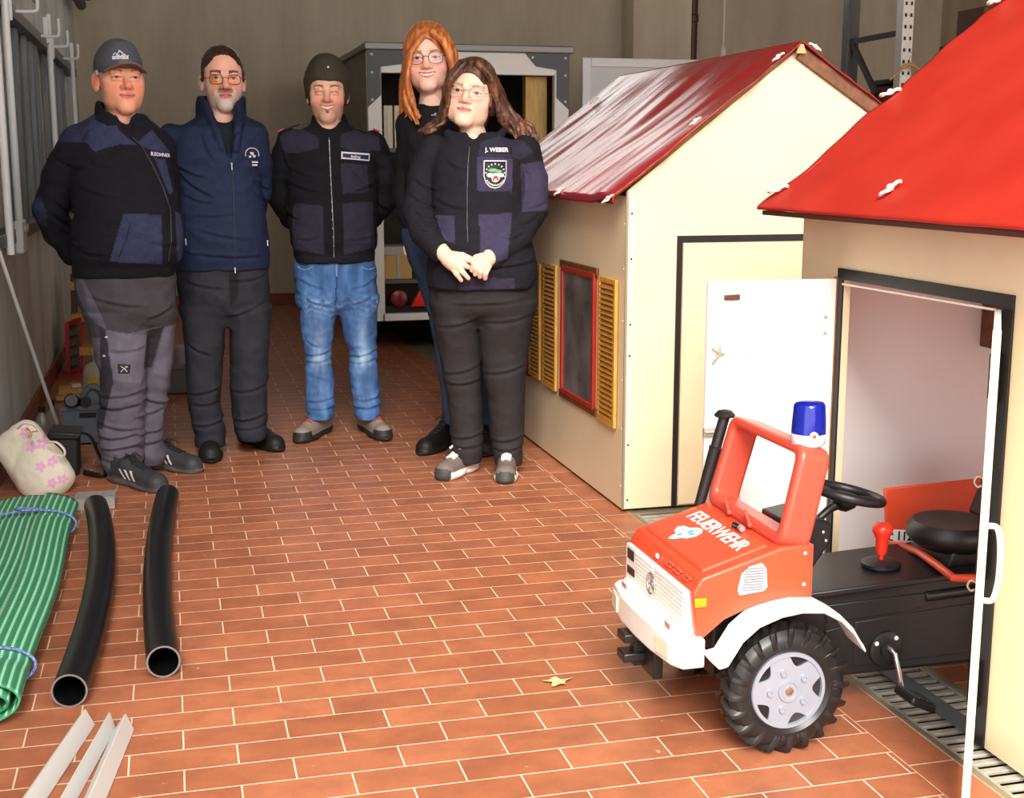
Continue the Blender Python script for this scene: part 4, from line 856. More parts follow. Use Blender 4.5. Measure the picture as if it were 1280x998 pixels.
class Field:
    def __init__(s, xs, ys, zs):
        s.x, s.y, s.z = xs, ys, zs; s.D = np.full((len(xs), len(ys), len(zs)), .05, np.float32)
    def blk(s, lo, hi, pad):
        sl = []
        for ax, l, h in ((s.x, lo[0], hi[0]), (s.y, lo[1], hi[1]), (s.z, lo[2], hi[2])):
            a = np.searchsorted(ax, l-pad); b = np.searchsorted(ax, h+pad); sl.append(slice(max(0, a-1), min(len(ax), b+1)))
        X = s.x[sl[0]][:, None, None]; Y = s.y[sl[1]][None, :, None]; Z = s.z[sl[2]][None, None, :]
        return tuple(sl), X, Y, Z
    def apply(s, sl, d, k, sub=False):
        A = s.D[sl]
        if A.size == 0: return
        if sub:
            b = -d; 
            if k > 0: h = np.clip(.5-.5*(A-b)/k, 0, 1); s.D[sl] = A*(1-h)+b*h+k*h*(1-h)
            else: s.D[sl] = np.maximum(A, b)
        else:
            if k > 0: h = np.clip(.5+.5*(A-d)/k, 0, 1); s.D[sl] = A*(1-h)+d*h-k*h*(1-h)
            else: s.D[sl] = np.minimum(A, d)
    def rc(s, a, b, ra, rb, k=.02, sub=False, sq=None):
        a = np.array(a, float); b = np.array(b, float); r = max(ra, rb)
        rr = r*np.array(sq) if sq else r
        sl, X, Y, Z = s.blk(np.minimum(a, b)-rr, np.maximum(a, b)+rr, max(k, .02)+.01)
        ab = b-a; L2 = max(1e-9, ab.dot(ab)); t = np.clip(((X-a[0])*ab[0]+(Y-a[1])*ab[1]+(Z-a[2])*ab[2])/L2, 0, 1)
        dx, dy, dz = X-a[0]-t*ab[0], Y-a[1]-t*ab[1], Z-a[2]-t*ab[2]
        if sq: dx, dy, dz = dx/sq[0], dy/sq[1], dz/sq[2]
        d = np.sqrt(dx*dx+dy*dy+dz*dz)-(ra+(rb-ra)*t); s.apply(sl, d.astype(np.float32), k, sub)
    def chain(s, pts, rs, k=.02, **kw):
        for i in range(len(pts)-1): s.rc(pts[i], pts[i+1], rs[i], rs[i+1], k, **kw)
    def el(s, c, r, k=.02, R=None, sub=False):
        c = np.array(c, float); r = np.array(r, float); m = r.max() if R is not None else r
        sl, X, Y, Z = s.blk(c-m, c+m, max(k, .02)+.01); x, y, z = X-c[0], Y-c[1], Z-c[2]
        if R is not None:
            R = np.array(R); x, y, z = (R[0, 0]*x+R[1, 0]*y+R[2, 0]*z, R[0, 1]*x+R[1, 1]*y+R[2, 1]*z, R[0, 2]*x+R[1, 2]*y+R[2, 2]*z)
        k0 = np.sqrt((x/r[0])**2+(y/r[1])**2+(z/r[2])**2); k1 = np.sqrt((x/r[0]**2)**2+(y/r[1]**2)**2+(z/r[2]**2)**2)
        s.apply(sl, (k0*(k0-1)/np.maximum(k1, 1e-6)).astype(np.float32), k, sub)
    def loft(s, rings, k=.02, pw=2.3, sub=False, cap=.01):
        """rings (z, cx, cy, rx, ry), any order"""
        R = np.array(sorted(rings)); zz = R[:, 0]; lo = np.array([(R[:, 1]-R[:, 3]).min(), (R[:, 2]-R[:, 4]).min(), zz[0]]); hi = np.array([(R[:, 1]+R[:, 3]).max(), (R[:, 2]+R[:, 4]).max(), zz[-1]])
        sl, X, Y, Z = s.blk(lo, hi, max(k, .02)+.01); z = np.clip(Z, zz[0], zz[-1])
        f = [catmull(z, zz, R[:, i]) for i in (1, 2, 3, 4)]
        q = (np.abs((X-f[0])/f[2])**pw+np.abs((Y-f[1])/f[3])**pw)**(1/pw); d = (q-1)*np.minimum(f[2], f[3])
        dz = np.maximum(zz[0]-Z, Z-zz[-1]); d = np.maximum(d, dz); d = np.where(dz > 0, np.sqrt(np.maximum(d, 0)**2+0)+0, d)
        s.apply(sl, d.astype(np.float32), k, sub)
    def box(s, c, hsz, k=.0, R=None, rnd_=.003, sub=False):
        c = np.array(c, float); h = np.array(hsz, float); m = np.linalg.norm(h) if R is not None else h
        sl, X, Y, Z = s.blk(c-m, c+m, max(k, .02)+.01); x, y, z = X-c[0], Y-c[1], Z-c[2]
        if R is not None:
            R = np.array(R); x, y, z = (R[0, 0]*x+R[1, 0]*y+R[2, 0]*z, R[0, 1]*x+R[1, 1]*y+R[2, 1]*z, R[0, 2]*x+R[1, 2]*y+R[2, 2]*z)
        qx, qy, qz = np.abs(x)-h[0]+rnd_, np.abs(y)-h[1]+rnd_, np.abs(z)-h[2]+rnd_
        d = np.sqrt(np.maximum(qx, 0)**2+np.maximum(qy, 0)**2+np.maximum(qz, 0)**2)+np.minimum(np.maximum(qx, np.maximum(qy, qz)), 0)-rnd_
        s.apply(sl, np.broadcast_to(d, s.D[sl].shape).astype(np.float32), k, sub)
    def mesh(s):
        D = s.D; D = np.pad(D, 1, constant_values=.05)
        def padc(a): return np.concatenate([[2*a[0]-a[1]], a, [2*a[-1]-a[-2]]]).astype(np.float32)
        xs, ys, zs = padc(s.x), padc(s.y), padc(s.z); I = D < 0
        n = I[:-1, :-1, :-1].astype(np.int8)
        tot = np.zeros(n.shape, np.int8)
        for a in (0, 1):
            for b in (0, 1):
                for c in (0, 1): tot += I[a:I.shape[0]-1+a, b:I.shape[1]-1+b, c:I.shape[2]-1+c]
        act = (tot > 0) & (tot < 8); idx = -np.ones(act.shape, np.int64); ijk = np.argwhere(act); idx[act] = np.arange(len(ijk))
        i, j, k = ijk.T; acc = np.zeros((len(ijk), 3), np.float64); cnt = np.zeros(len(ijk))
        C = [(a, b, c) for a in (0, 1) for b in (0, 1) for c in (0, 1)]
        def pos(a, b, c): return np.stack([xs[i+a], ys[j+b], zs[k+c]], 1)
        for p in C:
            for ax in range(3):
                if p[ax] == 0:
                    q = list(p); q[ax] = 1; d0 = D[i+p[0], j+p[1], k+p[2]]; d1 = D[i+q[0], j+q[1], k+q[2]]; m = (d0 < 0) != (d1 < 0)
                    t = np.where(m, d0/np.where(m, d0-d1, 1), 0)[:, None]; pt = pos(*p)*(1-t)+pos(*q)*t; acc += pt*m[:, None]; cnt += m
        V = acc/np.maximum(cnt, 1)[:, None]; Q = []
        for ax in range(3):
            A = [slice(None)]*3; B = [slice(None)]*3; A[ax] = slice(0, -1); B[ax] = slice(1, None)
            m = I[tuple(A)] != I[tuple(B)]; e = np.argwhere(m)
            o1, o2 = [(1, 2), (2, 0), (0, 1)][ax]
            ok = (e[:, o1] > 0) & (e[:, o2] > 0) & (e[:, o1] < act.shape[o1]) & (e[:, o2] < act.shape[o2]); e = e[ok]
            def cell(d1, d2):
                c = e.copy(); c[:, o1] -= d1; c[:, o2] -= d2; return idx[c[:, 0], c[:, 1], c[:, 2]]
            q = np.stack([cell(1, 1), cell(0, 1), cell(0, 0), cell(1, 0)], 1); fl = I[e[:, 0], e[:, 1], e[:, 2]]
            q[~fl] = q[~fl][:, ::-1]; Q.append(q)
        Q = np.concatenate(Q); Q = Q[(Q >= 0).all(1)]
        return V, Q
def catmull(z, zz, v):
    # smooth monotone-ish interpolation
    n = len(zz); m = np.zeros(n); dz = np.diff(zz); dv = np.diff(v)/dz
    m[1:-1] = np.where(dv[1:]*dv[:-1] > 0, 2*dv[1:]*dv[:-1]/(dv[1:]+dv[:-1]+1e-12), 0); m[0] = dv[0]; m[-1] = dv[-1]
    i = np.clip(np.searchsorted(zz, z, side='right')-1, 0, n-2); h = dz[i]; t = (z-zz[i])/h
    return (v[i]*(1+2*t)*(1-t)**2+m[i]*h*t*(1-t)**2+v[i+1]*t*t*(3-2*t)+m[i+1]*h*t*t*(t-1))
def smooth_mesh(V, Q, it=2, lam=.5):
    n = len(V); E = np.concatenate([Q[:, [0, 1]], Q[:, [1, 2]], Q[:, [2, 3]], Q[:, [3, 0]]]); 
    deg = np.bincount(E[:, 0], minlength=n)+np.bincount(E[:, 1], minlength=n)
    for _ in range(it):
        S_ = np.stack([np.bincount(E[:, 0], V[E[:, 1], c], n)+np.bincount(E[:, 1], V[E[:, 0], c], n) for c in range(3)], 1)
        V = V*(1-lam)+lam*S_/np.maximum(deg, 1)[:, None]
    return V
def vnormals(V, Q):
    n = np.cross(V[Q[:, 2]]-V[Q[:, 0]], V[Q[:, 3]]-V[Q[:, 1]]); N = np.zeros_like(V)
    for c in range(4):
        for a in range(3): N[:, a] += np.bincount(Q[:, c], n[:, a], len(V))
    return N/np.maximum(np.linalg.norm(N, axis=1), 1e-12)[:, None]
def lin(c): c = np.clip(np.asarray(c, float)/255, 0, 1); return np.where(c <= .04045, c/12.92, ((c+.055)/1.055)**2.4)
def field_obj(F, name, material, parent, color=None, disp=None, it=1):
    V, Q = F.mesh(); V = smooth_mesh(V, Q, it)
    if disp is not None: V = V+vnormals(V, Q)*disp(V, vnormals(V, Q))[:, None]
    me = bpy.data.meshes.new(name); me.vertices.add(len(V)); me.vertices.foreach_set('co', V.astype(np.float32).ravel())
    me.loops.add(len(Q)*4); me.loops.foreach_set('vertex_index', Q.astype(np.int32).ravel()); me.polygons.add(len(Q))
    me.polygons.foreach_set('loop_start', np.arange(0, len(Q)*4, 4, dtype=np.int32)); me.polygons.foreach_set('loop_total', np.full(len(Q), 4, np.int32))
    me.update(calc_edges=True); me.validate(); me.shade_smooth()
    if color is not None:
        N = vnormals(V, Q); c = lin(color(V, N)); at = me.color_attributes.new('col', 'FLOAT_COLOR', 'POINT')
        at.data.foreach_set('color', np.concatenate([c, np.ones((len(c), 1))], 1).astype(np.float32).ravel())
    me.materials.append(material); o = bpy.data.objects.new(name, me); COL.objects.link(o)
    if parent: o.parent = parent; ORG[o.name] = Vector((0, 0, 0))
    o['_v'] = 0; del o['_v']
    BV[o.name] = BVHTree.FromPolygons([Vector(v) for v in V.tolist()], Q.tolist()) if len(V) < 400000 else None
    return o
BV = {}
def front(o, u, z, y0=-1.0, off=.002):
    h = BV[o.name].ray_cast(Vector((u, y0, z)), Vector((0, 1, 0)))
    if h[0] is None: return None
    return h[0]+Vector((0, -off, 0))
def inpoly(x, z, poly):
    r = np.zeros(len(x), bool); n = len(poly)
    for i in range(n):
        x0, z0 = poly[i]; x1, z1 = poly[(i+1) % n]
        c = ((z0 > z) != (z1 > z)) & (x < (x1-x0)*(z-z0)/((z1-z0) if z1 != z0 else 1e-9)+x0); r ^= c
    return r
def seg(x, z, a, b, w):  # mask of a thick line
    ax, az = a; bx, bz = b; dx, dz = bx-ax, bz-az; t = np.clip(((x-ax)*dx+(z-az)*dz)/(dx*dx+dz*dz+1e-12), 0, 1); return (x-ax-t*dx)**2+(z-az-t*dz)**2 < w*w

def creases(P, V, N, segs, d=-.12, w=.009):
    out = np.zeros(len(V)); x, z = V[:, 0], V[:, 2]
    for (x1, y1, x2, y2, amp) in segs:
        (ax, az), (bx, bz) = P.uz([(x1, y1), (x2, y2)], d); L_ = math.hypot(bx-ax, bz-az); ux, uz_ = (bx-ax)/L_, (bz-az)/L_
        s_ = (x-ax)*ux+(z-az)*uz_; q = -(x-ax)*uz_+(z-az)*ux+.010*np.sin(PI*np.clip(s_/L_, 0, 1)); t = np.clip(np.minimum(s_, L_-s_)/(.3*L_)+.25, 0, 1)
        out += amp*t*(np.exp(-((q-w*1.3)/w)**2)*.9-np.exp(-(q/w)**2))*(N[:, 1] < .3)
    return out
class Person:
    def __init__(s, name, label, px, py, group=None):
        b = gz(px, py); s.b = b; az = math.atan2(b.x, b.y); s.az = az
        s.o = bpy.data.objects.new(name, None); COL.objects.link(s.o); s.o.location = b; s.o.rotation_euler = (0, 0, -az); s.o.empty_display_size = .2
        s.o['label'] = label; s.o['category'] = 'person'; ORG[s.o.name] = Vector((0, 0, 0))
        s.R = Matrix.Rotation(az, 3, 'Z')  # world -> local
    def L(s, px, py, d=0.0):
        v = s.R @ Vector(ray(px, py)); o = s.R @ (Vector((0, 0, CAM_H))-s.b); t = (d-o.y)/v.y; p = o+v*t; return np.array(p)
    def uz(s, pts, d): return [(float(q[0]), float(q[2])) for q in (s.L(a, b, d) for a, b in pts)]
    def rings(s, rows, d=0.0):
        out = []
        for r in rows:
            py, xl, xr, ry = r[:4]; cy = r[4] if len(r) > 4 else 0.0
            a = s.L(xl, py, d+cy); b = s.L(xr, py, d+cy); out.append((float((a[2]+b[2])/2), float((a[0]+b[0])/2), cy, float(abs(b[0]-a[0])/2), ry))
        return out

def rotm(yaw=0, pitch=0, roll=0):  # degrees; yaw>0 turns the face to the viewer's right, roll>0 leans the crown to the right
    return np.array(Matrix.Rotation(math.radians(yaw), 3, 'Z') @ Matrix.Rotation(math.radians(pitch), 3, 'X') @ Matrix.Rotation(math.radians(roll), 3, 'Y'))
class Head:
    def __init__(s, C, sc, yaw=0, pitch=0, roll=0, wide=1.0, smile=0.0, **kw):
        s.C = np.array(C, float); s.s = sc; s.R = rotm(yaw, pitch, roll); s.w = wide; s.sm = smile; s.k = kw
    def g(s, p): return s.C+s.R @ (np.array([p[0]*s.w, p[1], p[2]])*s.s)
    def inv(s, P): q = (P-s.C) @ s.R/s.s; q[:, 0] /= s.w; return q
    def build(s, F):
        g, c, R = s.g, s.s, s.R; w = s.w
        def E(p, r, k, sub=False): F.el(g(p), (r[0]*c*w, r[1]*c, r[2]*c), k*c, R, sub)
        def C_(a, b, ra, rb, k, sub=False): F.rc(g(a), g(b), ra*c, rb*c, k*c, sub)
        full = s.k.get('full', 0.0)
        E((0, .012, .038), (.074, .092, .082), .03); E((0, -.022, -.022), (.063+.004*full, .066, .082), .03)
        E((0, -.034, -.074), (.047+.010*full, .050, .036+.004*full), .03)
        for q in (-1, 1): E((q*(.034+.006*full), -.030, -.068), (.020, .030, .024), .025); E((0, -.076, -.099), (.023, .018, .016), .02)
        for q in (-1, 1):
            E((q*.040, -.056, -.036), (.022+.004*full, .024, .026), .022); E((q*.046, -.045, -.008), (.018, .02, .014), .02)
            C_((q*.014, -.084, .020), (q*.042, -.074, .022), .0095, .008, .012)
        for q in (-1, 1):
            E((q*.031, -.099, .003), (.020, .018, .0135), .012, True); C_((q*.019, -.100, -.033), (q*.035, -.088, -.058), .0035, .003, .008, True)
        for q in (-1, 1):
            E((q*.031, -.0745, .002), (.0155, .0145, .0125), .003)
            C_((q*.017, -.0855, .0085), (q*.031, -.0885, .0118), .003, .0038, .004); C_((q*.031, -.0885, .0118), (q*.045, -.080, .0085), .0038, .003, .004)
            C_((q*.018, -.085, -.006), (q*.044, -.080, -.006), .003, .003, .005)
        nl = s.k.get('nose', 1.0)
        C_((0, -.084, .010), (0, -.108*nl, -.024), .0085, .0125, .012); E((0, -.106*nl, -.029), (.0125, .012, .010), .006)
        for q in (-1, 1): E((q*.0135, -.095, -.031), (.008, .010, .0075), .006); E((q*.0068, -.104, -.0385), (.0035, .005, .003), .003, True)
        E((0, -.070, -.058), (.036, .024, .028), .02)
        cu = s.sm*.009; mw = .024+.005*s.sm
        for q in (-1, 1):
            C_((0, -.0935, -.0540), (q*mw*.55, -.0905, -.0545+cu*.35), .0046, .0044, .005); C_((q*mw*.55, -.0905, -.0545+cu*.35), (q*mw, -.082, -.0575+cu), .0044, .002, .005)
            C_((0, -.0925, -.0645), (q*mw*.55, -.090, -.0635+cu*.3), .0056, .0050, .005); C_((q*mw*.55, -.090, -.0635+cu*.3), (q*mw, -.082, -.0585+cu), .005, .002, .005)
            if s.sm > .3: E((q*.046, -.062, -.038), (.018, .018, .016), .014)
        for q in (-1, 1):
            Re = R @ np.array(Matrix.Rotation(q*-.45, 3, 'Z') @ Matrix.Rotation(-.15, 3, 'X'))
            F.el(g((q*.079, .012, -.012)), (.0075*c, .0185*c, .031*c), .006*c, Re); F.el(g((q*.086, .004, -.006)), (.004*c, .010*c, .018*c), .004*c, Re, True); F.el(g((q*.077, .004, -.034)), (.006*c, .010*c, .011*c), .006*c, Re)
    def color(s, P, skin=(226, 168, 140), blush=(214, 110, 90), lip=(190, 96, 86), brow=(70, 50, 40), beard=None, eye='open', teeth=False, iris=(60, 60, 60), stub=None, brow_t=.0042):
        q = s.inv(P); x, y, z = q.T; ax = np.abs(x); n = len(P); c = np.tile(np.array(skin, float), (n, 1))
        def mixin(m, col, a=1.0): a = np.clip(m*a, 0, 1)[:, None]; c[:] = c*(1-a)+np.array(col, float)*a
        fr = (y < -.03)
        mixin(fr*np.exp(-((ax-.042)/.020)**2-((z+.034)/.022)**2), blush, .55); mixin(fr*np.exp(-(x/.016)**2-((z+.026)/.016)**2), blush, .55)
        mixin(np.exp(-((ax-.082)/.012)**2-((z+.012)/.03)**2), blush, .5)
        if stub: mixin(fr*(1/(1+np.exp(((z+.035)+.010*(ax < .02))*400)))*np.clip(1.4-np.abs(z+.07)/.07, 0, 1)*(z > -.13), stub, .24)
        if beard:
            nz = vnoise(q*160)*.5+.5
            bm = fr & (z < -.040) & (z > -.125) & (ax < .050) & ~((ax < .022) & (z > -.072) & (z < -.046)) & ((ax < .040) | (z < -.062))
            mixin(bm*(.7+.3*nz), beard)
            mixin((fr & (z < -.036) & (z > -.050) & (ax < .028))*(.5+.4*nz), stub or beard)
            mixin((y < .02) & (ax > .05) & (z < .0) & (z > -.07), beard, .45)
        mw = .024+.005*s.sm; zc = -.0590+s.sm*.009*(ax/mw)**2; t = np.clip(1-(ax/(mw+.001))**2, 0, 1)
        lm = fr & (np.abs(z-zc) < .0095*np.sqrt(t)) & (ax < mw+.001) & (y < -.07)
        mixin(lm, lip, .9)
        if teeth: mixin(fr & (z-zc < .0030*np.sqrt(t)) & (z-zc > -.0042*np.sqrt(t)) & (ax < mw*.85), (244, 238, 230)); mixin(fr & (np.abs(z-zc-.0035*np.sqrt(t)) < .0009) & (ax < mw*.95), (110, 50, 45), .8)
        else: mixin(fr & (np.abs(z-zc) < .0014) & (ax < mw*1.02), (120, 52, 48), .9)
        ex = (ax-.031); a_ = np.clip(1-(ex/.0145)**2, 0, 1)
        if eye == 'open':
            hz = s.k.get('eh', .0050); em = fr & (np.abs(ex) < .0145) & (z-.002 < hz*a_) & (z-.002 > -hz*.8*a_)
            mixin(em, (238, 230, 224)); mixin(em & ((ex*(1))**2+(z-.002)**2 < .0066**2), iris); mixin(em & (ex**2+(z-.002)**2 < .0036**2), (15, 12, 12))
            mixin(fr & (np.abs(ex) < .015) & (np.abs(z-.002-hz*a_) < .0013), (60, 38, 32), .85)
            mixin(fr & (np.abs(ex) < .014) & (np.abs(z-.002+hz*.8*a_) < .0010), (150, 90, 78), .6)
        else:
            zc2 = -.001+.004*a_; mixin(fr & (np.abs(ex) < .0155) & (np.abs(z-zc2) < .0016), (90, 50, 42), .9)
        mixin((z < -.100) & (y > -.055), tuple(v*.86 for v in skin), .8)  # darker neck: tan, plus under-chin shade painted into the skin colour
        if s.k.get('patch_'): mixin(fr & (ax < .006) & (z < -.070) & (z > -.082), (96, 62, 48), .8)
        bz = .0235+.0035*np.clip(1-((ax-.036)/.02)**2, -1, 1); mixin(fr & (ax > .014) & (ax < .052) & (np.abs(z-bz) < brow_t*(1.15-np.clip((ax-.014)/.05, 0, .6))), brow, .75)
        return c
def glasses(H, P, rimcol, r=(.0235, .0195), sq=2.6, wire=.0013, lens=None, name='glasses', zc=.0005, rim=None):
    m = MB(); g = lambda p: Vector(H.g(p)); rimm_ = mat('rim_'+name, rimcol, .3, .3)
    for q in (-1, 1):
        pts = []
        for i in range(33):
            a = 2*PI*i/32; cx, cz = math.cos(a), math.sin(a); nn = (abs(cx)**sq+abs(cz)**sq)**(-1/sq)
            x = q*.033+r[0]*cx*nn; pts.append(g((x, -.1005+abs(x)*abs(x)*3.5, zc+r[1]*cz*nn)))
        m.tube(pts, wire*H.s, 8, caps=False)
        m.tube([g((q*(.033+r[0]), -.1005+(.033+r[0])**2*3.5, zc+.006)), g((q*.078, -.055, zc+.006)), g((q*.082, .01, zc+.002))], wire*H.s, 8)
    m.tube([g((-.0105, -.099, zc+.005)), g((0, -.1035, zc+.008)), g((.0105, -.099, zc+.005))], wire*H.s, 8)
    o = m.build('glasses', rimm_, P.o, smooth=60)
    lm = bpy.data.materials.new('lens'); lm.use_nodes = True; nt = lm.node_tree; nt.nodes.clear(); out = nt.nodes.new('ShaderNodeOutputMaterial'); a = nt.nodes.new('ShaderNodeBsdfTransparent'); b = nt.nodes.new('ShaderNodeBsdfGlossy'); mx = nt.nodes.new('ShaderNodeMixShader')
    a.inputs[0].default_value = S(lens or (250, 250, 250))+(1,); b.inputs['Roughness'].default_value = .05; mx.inputs[0].default_value = .07
    nt.links.new(a.outputs[0], mx.inputs[1]); nt.links.new(b.outputs[0], mx.inputs[2]); nt.links.new(mx.outputs[0], out.inputs[0])
    m = MB()
    for q in (-1, 1):
        V = [g((q*.033, -.1005+.033**2*3.5, zc))]
        for i in range(32):
            a_ = 2*PI*i/32; cx, cz = math.cos(a_), math.sin(a_); nn = (abs(cx)**sq+abs(cz)**sq)**(-1/sq); x = q*.033+r[0]*cx*nn; V.append(g((x, -.1005+x*x*3.5, zc+r[1]*cz*nn)))
        m.add(V, [(0, 1+i, 1+(i+1) % 32) for i in range(32)])
    m.build('lenses', lm, o)
def hand(F, wrist, tip_dir, back, side, s=1.0, curl=.5, k=.006):
    """palm + four unequal bent fingers + a thumb leaving the palm's side; back = direction of the back of the hand, side = thumb side sign"""
    w = np.array(wrist, float); d = np.array(tip_dir, float); d /= np.linalg.norm(d); b = np.array(back, float); b -= d*b.dot(d); b /= np.linalg.norm(b); r = np.cross(d, b)*side
    F.rc(w, w+d*.03*s, .026*s, .030*s, .01, sq=None)
    for i, o in enumerate((-.028, -.010, .010, .028)): F.rc(w+d*.02*s+r*o*.6*s, w+d*.085*s+r*o*s, .016*s, .0115*s, .008)
    for i, (o, ln) in enumerate(((.030, .072), (.010, .080), (-.010, .074), (-.029, .058))):
        p0 = w+d*.088*s+r*o*s; a1 = curl*.7; a2 = curl*1.6
        d1 = d*math.cos(a1)-b*math.sin(a1); d2 = d*math.cos(a2)-b*math.sin(a2); p1 = p0+d1*ln*.48*s; p2 = p1+d2*ln*.52*s
        F.chain([p0, p1, p2], [.0098*s, .0088*s, .0075*s], .003)
    p0 = w+d*.03*s+r*.022*s; p1 = p0+(d*.55+r*.75-b*.2)*.038*s; p2 = p1+(d*.9+r*.25-b*.3)*.03*s; F.chain([p0, p1, p2], [.014*s, .011*s, .0085*s], .006)
def zipper(P, o, pts, d, material, r=.0022, name='zip', parent=None, n=40):
    uz = P.uz(pts, d); m = MB(); path = []
    for i in range(len(uz)-1):
        for t in np.linspace(0, 1, n//(len(uz)-1)+1)[:-1]:
            p = front(o, uz[i][0]*(1-t)+uz[i+1][0]*t, uz[i][1]*(1-t)+uz[i+1][1]*t)
            if p: path.append(p)
    if len(path) < 2: return
    m.tube(path, r, 6); return m.build(name, material, parent or P.o, smooth=60)
def drape_text(P, o, txt, px, py, h, tilt, material, name, sx=1.0, bold=.0006, parent=None, yaw=0.0):
    c = P.L(px, py, -.12); R = Matrix.Rotation(tilt, 3, 'Y') @ RX((1, 0, 0), (0, 0, 1))
    t = text_mesh(txt, h, R, (c[0], 0, c[2]), name, material, P.o, 0, bold, sx)
    for v in t.data.vertices:
        p = front(o, v.co.x, v.co.z, off=.0045)
        if p: v.co = p
        else: v.co.y = -.15
    return t
def patch(P, o, poly, d, material, name, off=.004, n=14, th=.0016, parent=None):
    """thin cloth piece lying on a garment: polygon given in photo points, draped on the surface"""
    uz = P.uz(poly, d); us = [a for a, b in uz]; zs = [b for a, b in uz]; m = MB()
    # fan grid from centroid
    cu, cz = sum(us)/len(us), sum(zs)/len(zs); K = len(uz)*6; ring = []
    for i in range(len(uz)):
        for j in range(6):
            t = j/6; a = uz[i]; b = uz[(i+1) % len(uz)]; ring.append((a[0]*(1-t)+b[0]*t, a[1]*(1-t)+b[1]*t))
    lv = 6; V = []
    for l in range(lv+1):
        f = l/lv
        for a in ring:
            u, z = cu+(a[0]-cu)*f, cz+(a[1]-cz)*f; p = front(o, u, z, off=off); V.append(p if p else Vector((u, -.12, z)))
    F = [(l*K+i, l*K+(i+1) % K, (l+1)*K+(i+1) % K, (l+1)*K+i) for l in range(lv) for i in range(K)]
    m.add(V, F); q = m.build(name, material, parent or P.o, smooth=60, solid=th); return q
def shoe(P, name, heel, toe, material, cfg, h=.10, w=.048, sole=.028, label=None):
    """heel, toe: ground photo points (sole outline ends); cfg: colours"""
    a = P.R @ (gz(*heel)-P.b); b = P.R @ (gz(*toe)-P.b); a = np.array(a); b = np.array(b); Ln = np.linalg.norm(b-a); d = (b-a)/Ln; r = np.array([d[1], -d[0], 0]); up = np.array([0, 0, 1.])
    G = lambda l, s_, z: a+d*l*Ln+r*s_+up*z
    lo = np.minimum(a, b)-.07; hi = np.maximum(a, b)+.07; hv = .0035
    F = Field(axis_pts(lo[0], hi[0], hv), axis_pts(lo[1], hi[1], hv), axis_pts(-.004, h+.10, hv))
    # upper
    F.rc(G(.20, 0, .045), G(.84, 0, .036), w*.80, w*.74, .02); F.rc(G(.2, 0, .06), G(.36, 0, h*.86), w*.72, w*.78, .03); F.rc(G(.36, 0, h*.80), G(.72, 0, .05), w*.70, w*.66, .025)
    F.rc(G(.16, 0, .07), G(.22, 0, h+.01), w*.68, w*.72, .02); F.el(G(.86, 0, .030), (w*.9,)*3, .02)
    if cfg.get('boot'): F.rc(G(.22, 0, .06), G(.26, 0, h+.08), w*.85, w*.95, .02)
    # ankle hole
    F.rc(G(.26, 0, h-.005), G(.27, 0, h+.12), w*.54, w*.62, .006, sub=True) if not cfg.get('boot') else None
    # sole
    Rm = np.stack([d, r, up], 1)
    F.el(G(.27, 0, sole*.55), (Ln*.30, w*.86, sole*.75), .004, Rm); F.el(G(.70, 0, sole*.5), (Ln*.32, w*1.06, sole*.66), .012, Rm); F.rc(G(.15, 0, sole*.45), G(.85, 0, sole*.42), sole*.5, sole*.45, .01)
    # flatten the underside
    F.D = np.maximum(F.D, -(F.z[None, None, :])+.001)
    def col(V, N):
        q = V-a; l = (q @ d)/Ln; s_ = q @ r; z = V[:, 2]; c = np.tile(np.array(cfg['upper'], float), (len(V), 1))
        def mi(m, k, al=1.0): c[m] = c[m]*(1-al)+np.array(k, float)*al
        tn = (np.abs(s_) < .020) & (l > .30) & (l < .74) & (z > .045); mi(tn, cfg.get('tongue', cfg['upper']))
        if 'toe' in cfg: mi((l > cfg.get('tl', .86)) & (z < .055), cfg['toe'])
        if 'heel' in cfg: mi((l < .14) & (z < .08), cfg['heel'])
        if 'stripe' in cfg:
            for k in range(3): mi((np.abs(l-.40-.085*k+(z-.05)*1.9) < .017) & (np.abs(s_) > .016) & (z > sole+.006) & (z < .075), cfg['stripe'])
        ss = sole+.010*np.sin(l*5+.5) if cfg.get('wavy') else sole; mi(z < ss, cfg['sole']); mi(z < .009, cfg.get('out', cfg['sole']))
        if 'toe' in cfg: mi((l > .92) & (z < sole+.012), cfg['toe'])
        return c
    o = field_obj(F, name, material, P.o, col, lambda V, N: .0006*vnoise(V*220), 1)
    # laces
    if cfg.get('lace'):
        m = MB(); bv = BV[o.name]
        def top(l, s_):
            p = Vector(G(l, s_, .3)); hh = bv.ray_cast(p, Vector((0, 0, -1))); return (hh[0]+Vector((0, 0, .003))) if hh[0] else Vector(G(l, s_, .06))
        lr = cfg.get('lr', .0024)*1.25
        for k in range(5):
            l0 = .42+k*.062; 
            for q in (-1, 1): m.tube([top(l0+.03*t, q*(.020-.040*t)) for t in (0, .25, .5, .75, 1)], lr, 6)
            m.tube([top(l0, q_) for q_ in (-.02, -.01, 0, .01, .02)], lr, 6)
        c0 = top(.40, 0)
        for q in (-1, 1):
            e1 = Vector(tuple(r))*q; m.tube([c0, c0+e1*.022+Vector((0, 0, .012)), c0+e1*.038+Vector((0, 0, -.002))+Vector(tuple(d))*.012, c0+e1*.018+Vector((0, 0, .002)), c0], lr, 6)
            m.tube([c0, c0+e1*.018+Vector(tuple(d))*.03+Vector((0, 0, .004)), c0+e1*.028+Vector(tuple(d))*.05-Vector((0, 0, .008))], lr, 6)
        m.build('laces', mat('lace_%d_%d_%d' % cfg['lace'], cfg['lace'], .7), o, smooth=60)
    return o
